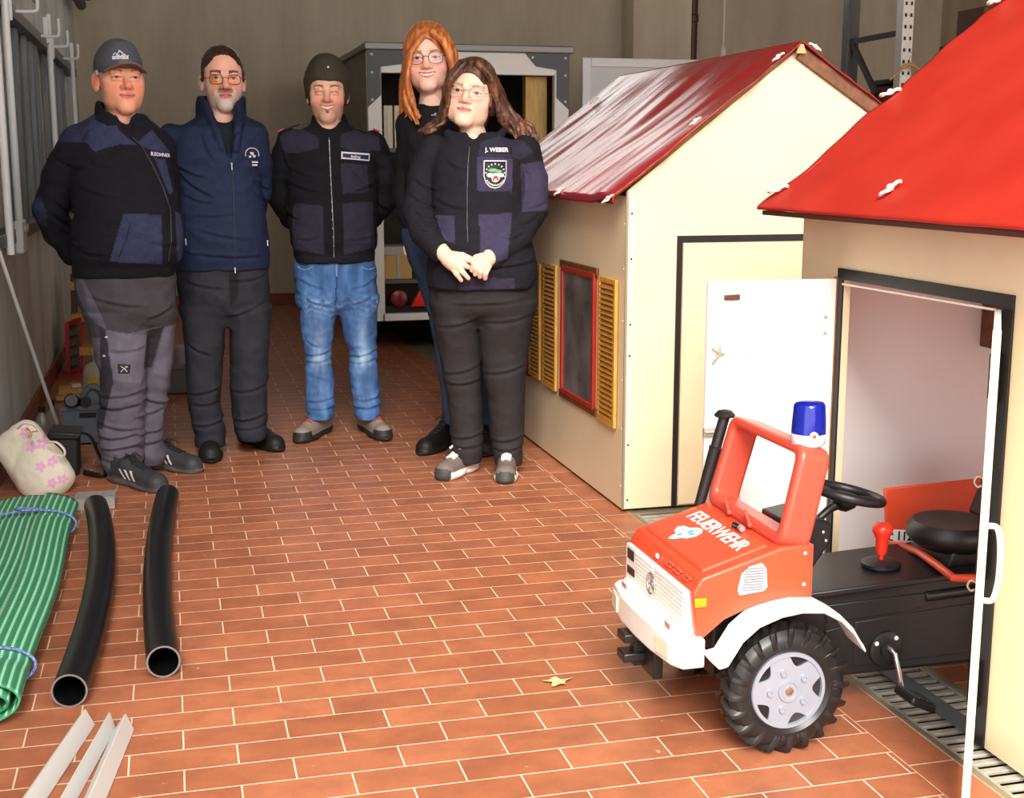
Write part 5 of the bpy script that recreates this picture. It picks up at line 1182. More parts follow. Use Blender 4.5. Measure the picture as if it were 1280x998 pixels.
# ------------------------------------------------------------------ the five visitors
skin_m = attr_mat('skin', .5, .12, 260, .35, .08); cloth_m = attr_mat('fleece_cloth', .85, .8, 160, .2); smooth_cloth = attr_mat('smooth_cloth', .75, .5, 60, .2); denim_m = attr_mat('denim', .8, .35, 600, .15); hair_m = attr_mat('hair', .42, .2, 160, .45); shoe_m = attr_mat('shoe', .55, .25, 300, .35)
zipm = mat('zip_metal', (150, 150, 150), .35, .7); zipd = mat('zip_dark', (48, 48, 58), .5); whitet = mat('embroidery_white', (228, 228, 232), .7)
def folds(V, N, amp=.003, f=(9, 9, 16), seed=0.0):
    w = np.stack([fbm(V*5+seed, 2), fbm(V*5+seed+9, 2), fbm(V*5+seed+19, 2)], 1)*.05; a = fbm((V+w)*np.array(f)+seed, 3); b = vnoise((V+w)*np.array([4, 4, 7])+seed+5); return amp*1.5*(1-2.4*np.abs(a))+amp*.9*b
def garment(P, rows, limbs, h=.0055, extra=None, pad=.12, k=.03, pw=2.4, rings_d=0.0):
    R = P.rings(rows, rings_d); pts = [P.L(q[0], q[1], q[2]) for L_ in limbs for q in L_]
    allp = np.array([[r[1]-r[3], r[2]-r[4], r[0]] for r in R]+[[r[1]+r[3], r[2]+r[4], r[0]] for r in R]+[list(p-q[3]) for L_ in limbs for q, p in [(q, P.L(q[0], q[1], q[2])) for q in L_]]+[list(p+q[3]) for L_ in limbs for q, p in [(q, P.L(q[0], q[1], q[2])) for q in L_]])
    lo, hi = allp.min(0)-.04, allp.max(0)+.04; hi[2] += pad
    F = Field(axis_pts(lo[0], hi[0], h), axis_pts(lo[1], hi[1], h), axis_pts(max(0.0, lo[2]), hi[2], h)); F.loft(R, k, pw)
    for L_ in limbs:
        pp = [P.L(q[0], q[1], q[2]) for q in L_]
        for i in range(len(pp)-1): F.rc(pp[i], pp[i+1], L_[i][3], L_[i+1][3], k if i == 0 else .009)
    return F
def legs_field(P, hip_rows, legs, h=.0055, hem=None, pw=2.2):
    """hip rows + two columns of rings that follow each leg"""
    R = P.rings(hip_rows); LR = [P.rings(l) for l in legs]; A = R+sum(LR, [])
    lo = np.array([min(r[1]-r[3] for r in A), min(r[2]-r[4] for r in A), min(r[0] for r in A)])-.03; hi = np.array([max(r[1]+r[3] for r in A), max(r[2]+r[4] for r in A), max(r[0] for r in A)])+.03
    F = Field(axis_pts(lo[0], hi[0], h), axis_pts(lo[1], hi[1], h), axis_pts(lo[2], hi[2], h))
    for l in LR: F.loft(l, .004, pw)
    F.loft(R, .03, pw)
    return F
def body(P, H, neck, arms=(), hands=(), chest=None, fine=.0026, zb=.75):
    """head, neck, trunk, arms and hands of one person as a single continuous mesh"""
    c = H.C; s_ = H.s; zlo = zb; X0, X1 = c[0]-.3, c[0]+.3; Y0, Y1 = c[1]-.16, c[1]+.2
    for a in arms:
        for p, r in a: X0 = min(X0, p[0]-.08); X1 = max(X1, p[0]+.08); Y0 = min(Y0, p[1]-.1); Y1 = max(Y1, p[1]+.1)
    fx = [(c[0]-.11*s_, c[0]+.11*s_, fine)]; fy = [(c[1]-.14*s_, c[1]+.12*s_, fine)]; fz = [(c[2]-.15*s_, c[2]+.14*s_, fine)]
    for hb in hands: fx.append((hb[0], hb[1], fine)); fz.append((hb[4], hb[5], fine)); fy.append((hb[2], hb[3], fine))
    F = Field(axis_pts(X0, X1, .009, fx), axis_pts(Y0, Y1, .009, fy), axis_pts(zlo, c[2]+.14*s_, .009, fz))
    n0 = H.g((0, .034, -.05)); nk = np.array(neck[0])+[0, .026, 0]; F.rc(n0, nk, neck[1]*.76, neck[1]*.90, .014*s_)
    F.rc(nk, np.array(neck[0])+[0, .02, -.12], neck[1]*.9, .085, .04)
    tz = neck[0][2]-.12
    F.rc((neck[0][0], .02, tz), (neck[0][0], .02, zlo+.12), .10, .095, .05)
    for a in arms: F.chain([np.array([neck[0][0], .02, tz+.02])]+[p for p, r in a], [.05]+[r*.62 for p, r in a[:-1]]+[a[-1][1]*.9], .02)
    H.build(F); return F

# ---------------- man with the olive beanie, centre -----------------
P = Person('person', 'smiling man in an olive beanie, black jacket and blue jeans, hands behind his back', 428, 545)
H = Head(P.L(409, 115.0, -.02)+np.array([0, .075, 0]), 1.19, yaw=-1, pitch=2, smile=1.1, patch_=1)
Bf = body(P, H, (P.L(411, 160, .01), .064), arms=[[(P.L(362, 185, .0), .05), (P.L(352, 243, .04), .04), (P.L(392, 290, .17), .032)], [(P.L(470, 185, .0), .05), (P.L(480, 243, .04), .04), (P.L(436, 290, .17), .032)]])
hand(Bf, P.L(398, 290, .17), (1, .1, -.4), (0, 1, 0), 1, 1.0); hand(Bf, P.L(430, 285, .2), (-1, .1, -.4), (0, 1, 0), -1, 1.0)
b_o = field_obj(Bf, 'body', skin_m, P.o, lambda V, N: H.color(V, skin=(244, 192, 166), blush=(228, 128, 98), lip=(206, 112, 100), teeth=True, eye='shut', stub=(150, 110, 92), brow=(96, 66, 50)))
# goatee and teeth live in the skin colours of a face this size; beanie
F = Field(axis_pts(H.C[0]-.14, H.C[0]+.14, .004), axis_pts(H.C[1]-.16, H.C[1]+.17, .004), axis_pts(H.C[2]-.09, H.C[2]+.19, .004))
c = H.s; F.el(H.g((0, .016, .046)), (.084*c, .104*c, .092*c), .01, H.R); F.el(H.g((-.004, .030, .105)), (.052*c, .060*c, .044*c), .05, H.R); F.rc(H.g((0, .03, .04)), H.g((0, .03, -.02)), .090*c, .086*c, .02)
F.box(H.g((0, -.11, -.020)), (.066*c, .09*c, .066*c), .012, H.R, .03, sub=True); F.box(H.g((0, -.02, -.135)), (.2, .2, .09*c), .006, H.R, .01, sub=True)
bn = field_obj(F, 'beanie', cloth_m, P.o, lambda V, N: np.tile(np.array([70., 66., 54.]), (len(V), 1))*(1+.08*np.sin(V[:, :1]*900)), lambda V, N: .0012*np.sin(V[:, 0]*700)+folds(V, N, .003, (14, 14, 10)))
p_ = front(bn, H.g((.006, 0, 0))[0], P.L(410, 82.5, -.1)[2]); MB().lathe([(.005, 0), (.005, .002), (.0001, .003)], p_, (0, -1, 0), 10).build('rivet', whitet, bn)
JR = [(157, 386, 436, .085, .01), (166, 368, 452, .105, .01), (176, 356, 466, .118, .01), (190, 352, 474, .132, .005), (215, 356, 474, .14, 0), (245, 358, 472, .142, -.005), (275, 361, 470, .145, -.01), (300, 362, 471, .142, -.01), (316, 366, 468, .135, -.01), (327, 369, 467, .128, -.005)]
F = garment(P, JR, [[(362, 178, .0, .066), (353, 215, .02, .066), (350, 246, .05, .060), (364, 272, .12, .052), (392, 292, .165, .044)], [(466, 180, .0, .066), (479, 216, .02, .066), (481, 248, .05, .060), (464, 274, .12, .052), (434, 292, .165, .044)]])
F.chain([P.L(411, 170, .012), P.L(411, 155, .016)], [.098, .090], .02); F.rc(P.L(411, 176, .0), P.L(411, 128, .0), .066, .080, .008, sub=True); F.box(P.L(411, 130, .0), (.2, .2, .046), .004, sub=True)
F.el(P.L(411, 152, -.11), (.046, .07, .040), .015, sub=True)
blk_f = (24, 24, 30); nyl = (48, 47, 62)
yoke = P.uz([(348, 170), (372, 158), (398, 172), (399, 185), (372, 192), (355, 190)], -.1); yoke2 = P.uz([(426, 168), (450, 160), (474, 172), (476, 188), (446, 190), (425, 184)], -.1)
pk = [P.uz(q, -.12) for q in ([(368, 254), (404, 257), (405, 318), (366, 312), (365, 272)], [(428, 254), (466, 252), (469, 310), (430, 318)], [(426, 204), (459, 206), (461, 240), (428, 242)])]
def jc3(V, N):
    c = np.tile(np.array(blk_f, float), (len(V), 1)); f = (N[:, 1] < .35)
    for q in [yoke, yoke2]+pk: c[f & inpoly(V[:, 0], V[:, 2], q)] = nyl
    c[(V[:, 0] > P.L(474, 200, 0)[0]) & (V[:, 2] > P.L(474, 230, 0)[2]) & (V[:, 2] < P.L(474, 195, 0)[2])] = (34, 33, 42)
    zz = P.L(411, 319, -.1)[2]; c[V[:, 2] < zz] = (34, 32, 40); return c*(1+.10*fbm(V*60, 2))[:, None]
jk = field_obj(F, 'jacket', cloth_m, P.o, jc3, lambda V, N: folds(V, N, .0040, (9, 9, 13))+creases(P, V, N, [(356,228,402,242,.006),(362,212,392,222,.004),(438,214,472,240,.006),(444,240,474,226,.006),(352,258,372,276,.007),(470,250,484,262,.006),(370,300,404,296,.004),(430,300,468,296,.004),(352,190,362,214,.005),(470,196,482,214,.005)]))
zipper(P, jk, [(411.5, 172), (412.5, 200), (415, 250), (417, 290), (417.5, 325)], -.12, zipm, .0022)
m = MB()
for t_ in np.linspace(0, 1, 14):
    u, z = P.uz([(411.5+6*t_, 176+142*t_)], -.12)[0]; p = front(jk, u, z)
    if p: m.ell(p, (.003, .002, .005), n=8, m=5)
m.build('zip_teeth', mat('zip_silver', (196, 196, 196), .3, .6), jk)
tp = patch(P, jk, [(426.5, 189.5), (462.5, 192), (462, 201.5), (426.5, 198.5)], -.12, whitet, 'name_tape'); patch(P, jk, [(428.5, 191.8), (460.8, 194), (460.5, 199.6), (428.5, 196.6)], -.12, mat('tape_navy', (26, 30, 84), .7), 'tape_field', off=.007, parent=P.o)
drape_text(P, jk, 'Belling', 444.5, 196, .017, .06, whitet, 'name_text', 1.0, .0004).location.y = -.005
for q, pl in ((-1, [(345, 163), (352, 158), (357, 162), (350, 168)]), (1, [(464, 161), (470, 160), (476, 164), (471, 167)])):
    uz = P.uz(pl, 0.0); m = MB(); cen_ = [sum(a)/4 for a in zip(*uz)]
    hh = BV[jk.name].ray_cast(Vector((cen_[0], -.01, 2.5)), Vector((0, 0, -1)))
    if hh[0]: m.obox(hh[0]+Vector((0, 0, .004)), (.035, .045, .008), Matrix.Rotation(q*.45, 3, 'Y')); m.build('shoulder_tab', mat('tab_red', (190, 50, 56), .6), jk, bevel=.002)
    m = MB(); hh2 = BV[jk.name].ray_cast(Vector((cen_[0]-q*.05, -.01, 2.5)), Vector((0, 0, -1)))
    if hh2[0]: m.obox(hh2[0]+Vector((0, 0, .004)), (.085, .05, .006), Matrix.Rotation(q*.35, 3, 'Y')); m.build('epaulette', mat('epaulette_black', (28, 28, 34), .7), jk, bevel=.002)
# jeans
HR = [(318, 369, 467, .118, 0), (335, 368, 470, .122, .005), (355, 369, 471, .13, .01), (378, 372, 471, .12, .01), (390, 394, 448, .06, .01)]
LL = [(372, 372, 424, .10, .0), (392, 375, 421, .095, 0), (420, 378, 416, .082, -.005), (445, 382, 414, .070, -.01), (458, 382, 414, .070, -.01), (480, 383, 417, .070, 0), (505, 383, 418, .070, .005), (523, 384, 416, .070, .0)]
RL = [(372, 420, 472, .10, .0), (392, 424, 471, .095, 0), (420, 430, 471, .082, -.005), (445, 437, 471, .072, -.01), (458, 437, 472, .072, -.01), (480, 439, 474, .072, 0), (505, 442, 476, .072, .005), (523, 446, 474, .068, .0)]
F = legs_field(P, HR, [LL, RL])
zk = P.L(420, 448, 0)[2]; zc_ = P.L(420, 384, 0)[2]; zh_ = P.L(420, 522, 0)[2]
def knee_folds(V, zk, zh, a=.005, f=95, x0=0):
    w_ = np.exp(-((V[:, 2]-zk)/.06)**2)*.9+np.exp(-((V[:, 2]-zh-.05)/.07)**2)*1.0
    return a*w_*np.sin(V[:, 2]*f+3.5*fbm(V*7+x0, 2)+V[:, 0]*14)
def jcol(V, N):
    n = fbm(V*np.array([26, 26, 9]), 3); c = np.tile(np.array([66., 104., 160.]), (len(V), 1)); x, z = V[:, 0], V[:, 2]
    fade = 0
    for lx in (398, 452): fade = fade+np.exp(-((x-P.L(lx, 420, 0)[0])/.035)**2)*(np.exp(-((z-P.L(400, 418, 0)[2])/.10)**2)*.6+np.exp(-((z-P.L(400, 450, 0)[2])/.045)**2)*1.0+.3*np.exp(-((z-P.L(400, 490, 0)[2])/.08)**2))*(N[:, 1] < 0)
    fade = fade+.30*np.clip(np.sin(z*190+9*n+x*25), 0, 1)*np.exp(-((z-zc_-.02)/.06)**2)+.12
    fade = np.clip(fade*(.8+.8*n), 0, 1); c = c*(1-fade[:, None]*.9)+np.array([176, 200, 226])*fade[:, None]*.9
    fly = seg(x, z, *P.uz([(421, 330), (421, 350)], -.1), .003); c[fly] = (150, 180, 215)
    c *= (1+.22*n)[:, None]; se_ = seg(x, z, *P.uz([(419, 382), (421.5, 345)], -.1), .003) & (N[:, 1] < 0); c[se_] = (30, 56, 110); return c
jn = field_obj(F, 'jeans', denim_m, P.o, jcol, lambda V, N: folds(V, N, .0035, (12, 12, 18))+knee_folds(V, zk, zh_, .003, 120)+creases(P, V, N, [(380,447,415,440,.008),(382,454,414,451,.007),(437,448,471,440,.008),(438,456,471,450,.007),(384,505,417,500,.006),(384,514,417,512,.006),(444,504,476,498,.006),(445,513,475,510,.006),(374,350,405,362,.004),(440,362,470,350,.004),(376,372,412,384,.004),(430,384,470,370,.004),(381,425,400,436,.005)], -.1, .008))
for a_, b_, c2 in (((372, 334), (380, 342), (391, 333)), ((452, 333), (459, 340), (469, 336))):
    q = [P.L(*t_, -.1) for t_ in (a_, b_, c2)]; pth = []
    for t_ in np.linspace(0, 1, 10):
        u = q[0]*(1-t_)**2+2*q[1]*t_*(1-t_)+q[2]*t_*t_; p = front(jn, u[0], u[2])
        if p: pth.append(p)
    if len(pth) > 2: MB().tube(pth, .0018, 6).build('pocket_seam', mat('seam_light', (150, 180, 214), .7), jn)
cfg = dict(upper=(150, 136, 124), tongue=(170, 150, 150), sole=(42, 42, 44), toe=(44, 44, 46), heel=(70, 66, 64), out=(34, 34, 36), lace=(196, 70, 40), lr=.0022, tl=.80)
shoe(P, 'shoe', (412, 537), (372, 556), shoe_m, cfg, h=.115, w=.050, sole=.032); shoe(P, 'shoe', (452, 534), (484, 553), shoe_m, cfg, h=.115, w=.050, sole=.032)

# ---------------- man with glasses and beard, second from left -----------------
P = Person('person', 'man with glasses and grey goatee in a navy zip jacket and black trousers', 282, 568)
H = Head(P.L(278.5, 98.5, -.02)+np.array([0, .075, 0]), 1.20, yaw=5, pitch=1, smile=-.2, eh=.0042, nose=1.08)
Bf = body(P, H, (P.L(277, 150, .015), .062), arms=[[(P.L(215, 185, .0), .05), (P.L(212, 250, .04), .04), (P.L(255, 300, .17), .032)], [(P.L(322, 185, .0), .05), (P.L(328, 243, .04), .04), (P.L(300, 290, .17), .032)]])
hand(Bf, P.L(262, 295, .18), (1, .1, -.4), (0, 1, 0), 1, 1.0); hand(Bf, P.L(294, 288, .2), (-1, .1, -.4), (0, 1, 0), -1, 1.0)
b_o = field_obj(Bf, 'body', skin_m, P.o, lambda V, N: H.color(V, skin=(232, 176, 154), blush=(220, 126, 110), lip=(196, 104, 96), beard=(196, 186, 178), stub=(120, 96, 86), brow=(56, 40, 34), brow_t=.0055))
glasses(H, P, (92, 52, 42), r=(.0225, .0165), sq=3.5, wire=.0016, lens=(255, 236, 176), name='brown', zc=-.003)
F = Field(axis_pts(H.C[0]-.13, H.C[0]+.13, .0035), axis_pts(H.C[1]-.15, H.C[1]+.16, .0035), axis_pts(H.C[2]-.09, H.C[2]+.17, .0035)); c = H.s
F.el(H.g((0, .018, .042)), (.0775*c, .095*c, .086*c), .01, H.R)
F.el(H.g((0, -.075, .008)), (.060*c, .062*c, .076*c), .012, H.R, sub=True); F.box(H.g((0, -.10, -.06)), (.12*c, .11*c, .085*c), .01, H.R, .02, sub=True); F.box(H.g((0, 0, -.12)), (.2, .2, .07*c), .01, H.R, .01, sub=True)
F.rc(H.g((-.072, -.022, .03)), H.g((-.075, -.012, -.004)), .008*c, .005*c, .008); F.rc(H.g((.072, -.022, .03)), H.g((.075, -.012, -.004)), .008*c, .005*c, .008)
field_obj(F, 'hair', hair_m, P.o, lambda V, N: np.array([52., 36., 30.])*(1+.5*fbm(V*np.array([150, 60, 60]), 2))[:, None], lambda V, N: .0025*fbm(V*np.array([160, 50, 70]), 2))
JR = [(152, 236, 322, .10, .01), (162, 216, 336, .118, .01), (176, 206, 340, .13, .005), (200, 208, 326, .145, 0), (230, 212, 326, .15, 0), (265, 215, 331, .152, -.005), (300, 216, 334, .15, -.01), (325, 217, 336, .142, -.005), (336, 219, 336, .136, 0)]
F = garment(P, [(145, 252, 306, .085, .01)]+[(152, 236, 318, .10, .01), (162, 220, 325, .118, .01), (176, 216, 323, .13, .005)]+JR[3:], [[(216, 172, .0, .062), (207, 215, .02, .066), (208, 252, .06, .060), (228, 285, .13, .050), (256, 300, .17, .044)], [(318, 172, .0, .062), (322, 205, .02, .064), (324, 240, .06, .054), (318, 262, .13, .048), (296, 290, .175, .042)]])
# raised open collar
F.chain([P.L(277, 166, .02), P.L(277, 133, .025)], [.108, .112], .02); F.rc(P.L(277, 190, .012), P.L(277, 105, .0), .066, .096, .01, sub=True); F.box(P.L(277, 104, .0), (.25, .25, .058), .006, sub=True)
V0 = P.L(290, 206, -.1); 
vv = [(204, .003), (188, .020), (170, .034), (154, .050), (138, .064), (118, .075)]
F.chain([P.L(289.5-(204-y_)*.15, y_, -.15) for y_, w_ in vv], [w_ for y_, w_ in vv], .004, sub=True, sq=(1, 2.4, 1))
for q_ in (-1, 1):   # turned collar edges along the opening
    F.chain([P.L(289.5-(204-y_)*.15+q_*(w_*262+3), y_, dd_) for (y_, w_), dd_ in zip(vv[1:5], (-.135, -.12, -.09, -.05))], [.008, .014, .018, .016], .012)
navy = (32, 42, 70)
def jc2(V, N):
    c = np.tile(np.array(navy, float), (len(V), 1)); f = .5+.5*fbm(V*5, 2); c = c*(1+.12*fbm(V*50, 2))[:, None]
    col = V[:, 2] > P.L(277, 160, 0)[2]; c[col] *= .8
    return c
jk = field_obj(F, 'jacket', smooth_cloth, P.o, jc2, lambda V, N: folds(V, N, .0040, (7, 7, 10), 3)+creases(P, V, N, [(216,206,258,224,.008),(222,218,266,248,.008),(228,244,268,256,.006),(300,160,286,196,.006),(246,288,312,300,.005),(226,316,330,322,.005),(318,222,338,240,.007),(316,238,338,254,.007),(250,165,268,205,.005),(306,206,326,222,.005),(236,270,300,268,.004)]))
F = garment(P, [(140, 256, 300, .07, .02), (150, 248, 306, .085, .02), (165, 232, 316, .105, .015), (190, 225, 318, .122, .01), (230, 226, 316, .128, .005), (260, 230, 318, .13, 0)], [], h=.005); F.rc(P.L(278, 160, .012), P.L(278, 110, .0), .062, .078, .004, sub=True); F.el(P.L(280, 146, -.09), (.05, .07, .030), .01, sub=True)
field_obj(F, 'shirt', smooth_cloth, P.o, lambda V, N: np.tile(np.array([24., 26., 36.]), (len(V), 1)), lambda V, N: folds(V, N, .003))
zipper(P, jk, [(290.5, 212), (292, 250), (293.5, 300), (294, 334)], -.13, zipd, .0022)
for (x0, y0, l_) in ((289.5, 205, 7), (293.6, 336, 5), (232, 300, 6), (335, 303, 5)):
    u, z = P.uz([(x0, y0)], -.13)[0]; p = front(jk, u, z)
    if p: m = MB(); m.ell(p, (.005, .004, .007), n=10, m=6); m.tube([p, p+Vector((.001, -.001, -l_/265))], .003, 6); m.build('zip_pull', mat('zip_silver', (196, 196, 196), .3, .6), jk, smooth=60)
# breast emblem: arc over a small square crest, text bar under it
m = MB(); cu, cz_ = P.uz([(315.5, 193)], -.13)[0]
def onj(u, z, off=.003):
    p = front(jk, u, z, off=off); return p if p else Vector((u, -.13, z))
em = mat('emblem_lilac', (206, 196, 210), .7)
m.tube([onj(cu+.030*math.cos(a), cz_+.028*math.sin(a)) for a in np.linspace(-.3, PI+.3, 16)], .0022, 6)
for dx, dz, w_, h_ in ((-.002, .004, .016, .012), (-.010, -.010, .010, .008), (.008, -.008, .012, .010)):
    p = onj(cu+dx, cz_+dz); m.obox(p, (w_, .002, h_))
for k in range(2): m.obox(onj(cu+.004, cz_-.034-k*.013), (.040-.006*k, .002, .007))
m.build('emblem', em, jk)
for pth in ([(232, 262), (233, 300)],): zipper(P, jk, pth, -.1, mat('seam_dark', (20, 24, 44), .7), .002, 'pocket_seam')
HR = [(326, 219, 334, .13, 0), (345, 221, 335, .132, .005), (370, 224, 336, .135, .01), (388, 227, 336, .115, .01), (406, 252, 312, .06, .01)]
LL = [(385, 226, 286, .105, 0), (410, 229, 283, .10, 0), (450, 233, 279, .088, -.005), (490, 235, 275, .082, 0), (520, 239, 277, .08, .005), (545, 243, 281, .078, .005), (557, 245, 280, .074, .005)]
RL = [(385, 281, 338, .105, 0), (410, 285, 337, .10, 0), (450, 288, 334, .088, -.005), (490, 290, 333, .082, 0), (520, 292, 333, .08, .005), (540, 296, 332, .078, .005), (548, 298, 331, .074, .005)]
F = legs_field(P, HR, [LL, RL]); zc2_ = P.L(283, 398, 0)[2]; zh2 = P.L(283, 552, 0)[2]; zk2 = P.L(283, 475, 0)[2]
flyp = P.uz([(286, 336), (299, 336), (297, 372), (288, 382)], -.1)
def tc2(V, N):
    c = np.tile(np.array([44., 46., 54.]), (len(V), 1))*(1+.12*fbm(V*30, 3))[:, None]; c[inpoly(V[:, 0], V[:, 2], flyp) & (N[:, 1] < 0)] = (28, 28, 32); return c
field_obj(F, 'trousers', smooth_cloth, P.o, tc2, lambda V, N: folds(V, N, .004, (8, 8, 7), 5)+knee_folds(V, zk2, zh2, .003, 60, 2)+creases(P, V, N, [(228,352,282,362,.006),(232,430,264,446,.006),(236,496,276,486,.007),(240,508,276,504,.006),(243,536,281,528,.008),(292,492,333,484,.006),(294,530,333,520,.008),(297,540,332,534,.006),(288,352,334,346,.005),(284,398,330,380,.006)], -.1))
cfg = dict(upper=(26, 26, 28), sole=(22, 22, 23), out=(18, 18, 18), lace=(40, 40, 42))
shoe(P, 'shoe', (262, 553), (264, 581), shoe_m, cfg, h=.10, w=.054, sole=.028); shoe(P, 'shoe', (300, 550), (352, 566), shoe_m, cfg, h=.095, w=.050, sole=.028)

# ---------------- man with the cap, far left -----------------
P = Person('person', 'man in a grey cap, black and navy fleece and grey work trousers', 170, 598)
H = Head(P.L(149.5, 98.0, -.02)+np.array([0, .07, 0]), 1.20, yaw=14, pitch=0, roll=0, smile=.25, wide=1.02, full=.6, eh=.0034, nose=1.05)
Bf = body(P, H, (P.L(151, 155, .02), .072), arms=[[(P.L(102, 195, .02), .055), (P.L(65, 262, .06), .045), (P.L(86, 318, .12), .034)], [(P.L(200, 195, .05), .05), (P.L(205, 250, .14), .04), (P.L(160, 310, .22), .032)]])
hand(Bf, P.L(88, 322, .14), (1, .3, -.5), (0, -1, 0), 1, 1.0); hand(Bf, P.L(150, 312, .22), (-1, .0, -.3), (0, 1, 0), -1, 1.0)
b_o = field_obj(Bf, 'body', skin_m, P.o, lambda V, N: H.color(V, skin=(236, 172, 142), blush=(224, 112, 88), lip=(206, 112, 100), brow=(150, 104, 76), stub=(214, 150, 124), iris=(90, 90, 90)))
c = H.s; F = Field(axis_pts(H.C[0]-.15, H.C[0]+.16, .004), axis_pts(H.C[1]-.24, H.C[1]+.16, .004), axis_pts(H.C[2]-.05, H.C[2]+.19, .004))
F.el(H.g((0, .012, .040)), (.0815*c, .102*c, .092*c), .01, H.R); F.el(H.g((0, -.015, .095)), (.05*c, .055*c, .036*c), .03, H.R)
F.box(H.g((0, -.02, -.06)), (.2, .25, .082*c), .006, H.R @ np.array(Matrix.Rotation(-.10, 3, 'X')), .01, sub=True)
for i in range(31):
    t = i/30*2-1; a0 = H.g((t*.068, -.070+.055*t*t-.002, .040-.010*t*t)); a1 = H.g((t*.072, -.142+.060*t*t, .047-.030*t*t)); F.rc(a0, a1, .0042*c, .0036*c, .008)
def capcol(V, N):
    q = H.inv(V); c = np.tile(np.array([84., 86., 96.]), (len(V), 1))*(1+.06*fbm(V*120, 2))[:, None]; br = (q[:, 1] < -.085) & (q[:, 2] < .062); c[br] = (112, 104, 108); c[br & (N[:, 2] < -.2)] = (120, 92, 84); return c
cp_ = field_obj(F, 'cap', cloth_m, P.o, capcol, lambda V, N: .0008*fbm(V*40, 2))
F = Field(axis_pts(H.C[0]-.13, H.C[0]+.13, .004), axis_pts(H.C[1]-.1, H.C[1]+.15, .004), axis_pts(H.C[2]-.07, H.C[2]+.06, .004)); F.el(H.g((0, .018, .02)), (.0775*c, .094*c, .082*c), .01, H.R); F.box(H.g((0, -.11, .0)), (.2, .10*c, .2), .01, H.R, .01, sub=True)
field_obj(F, 'hair', hair_m, P.o, lambda V, N: np.array([112., 84., 66.])*(1+.3*fbm(V*np.array([150, 60, 150]), 2))[:, None], lambda V, N: .001*fbm(V*150, 2))
# three slanted bars over a word bar on the cap front
m = MB(); uz0 = P.uz([(146, 67)], -.14)[0]
def onc(px, py, off=.0025):
    u, z = P.uz([(px, py)], -.14)[0]; p = front(cp_, u, z, off=off); return p if p else Vector((u, H.C[1]-.12, z))
for (x0, y0, x1, y1, r_) in ((141, 66.5, 144.5, 63.5, .008), (145, 66.5, 150, 61.0, .009), (148.5, 60.5, 157, 67.0, .011), (140, 68.4, 161, 67.2, .005)):
    m.tube([onc(x0, y0), onc((x0+x1)/2, (y0+y1)/2), onc(x1, y1)], r_*.62, 6, flat=.4)
m.build('cap_emblem', whitet, cp_)
drape_text(P, cp_, 'adidas', 150.5, 69.6, .026, -.05, whitet, 'cap_text', 1.0, .001)
m = MB(); p = H.g((-.082, -.02, .018)); m.obox(Vector(p), (.006, .03, .02), Matrix.Rotation(.3, 3, 'Z')); m.build('cap_tab', mat('cap_tab', (170, 172, 180), .6), cp_)
JR = [(148, 112, 186, .10, .02), (160, 98, 198, .125, .02), (175, 88, 206, .14, .02), (200, 86, 212, .155, .01), (235, 88, 219, .175, -.01), (270, 90, 226, .185, -.02), (300, 90, 229, .185, -.02), (322, 90, 227, .17, -.01), (334, 90, 221, .15, 0), (344, 92, 218, .14, 0)]
F = garment(P, [(142, 124, 180, .095, .02)]+JR, [[(98, 180, .01, .075), (78, 222, .03, .078), (64, 262, .06, .070), (72, 292, .10, .058), (92, 318, .14, .048)], [(200, 185, .05, .06), (205, 225, .12, .06), (200, 262, .18, .05), (160, 305, .21, .045)]], k=.035)
F.chain([P.L(153, 166, .02), P.L(151, 140, .025)], [.112, .100], .02); F.rc(P.L(153, 176, .0), P.L(152, 110, .0), .072, .092, .008, sub=True); F.box(P.L(151, 116, .0), (.25, .25, .058), .006, R=np.array(Matrix.Rotation(.28, 3, 'Y')), sub=True); F.chain([P.L(168, 170, -.16), P.L(163, 158, -.15), P.L(158, 146, -.15)], [.012, .030, .045], .006, sub=True, sq=(1, 2.0, 1))
fl = (22, 22, 30); nv = (50, 55, 84)
pl = [P.uz(q, -.12) for q in ([(110, 142), (132, 138), (152, 166), (172, 182), (150, 180), (130, 186), (118, 190), (108, 178), (86, 178), (74, 168)], [(172, 178), (190, 162), (214, 190), (214, 196), (196, 190), (176, 182)], [(154, 266), (201, 268), (203, 330), (137, 326)], [(193, 197), (207, 199), (217, 240), (211, 243)], [(219, 264), (229, 270), (231, 328), (222, 328)])]
elb = P.uz([(42, 248), (52, 246), (60, 268), (60, 284), (50, 280), (42, 266)], .05)
def jc1(V, N):
    c = np.tile(np.array(fl, float), (len(V), 1)); f = (N[:, 1] < .6)
    for q in pl: c[f & inpoly(V[:, 0], V[:, 2], q)] = nv
    c[inpoly(V[:, 0], V[:, 2], elb)] = (40, 48, 74); c[V[:, 2] < P.L(150, 336, 0)[2]] = (20, 20, 26)
    sh = (V[:, 2] > P.L(100, 178, 0)[2]) & (V[:, 0] < P.L(112, 170, 0)[0]); c[sh] = (44, 46, 72)
    c[(V[:, 2] > P.L(150, 158, 0)[2]) & (np.abs(V[:, 0]-P.L(152, 150, 0)[0]) < .105) & (V[:, 2]-P.L(150, 158, 0)[2] > .5*np.abs(V[:, 0]-P.L(152, 150, 0)[0])-.03)] = (22, 24, 36)
    return c*(1+.12*fbm(V*60, 2))[:, None]
jk = field_obj(F, 'jacket', cloth_m, P.o, jc1, lambda V, N: folds(V, N, .004, (7, 7, 9), 7)+creases(P, V, N, [(70,200,112,214,.006),(64,252,100,272,.008),(62,268,96,286,.008),(66,284,98,300,.008),(84,302,110,310,.006),(96,232,150,250,.005),(108,200,140,212,.004),(94,312,134,318,.006),(180,300,224,306,.005),(120,158,100,176,.005)], -.08, .010))
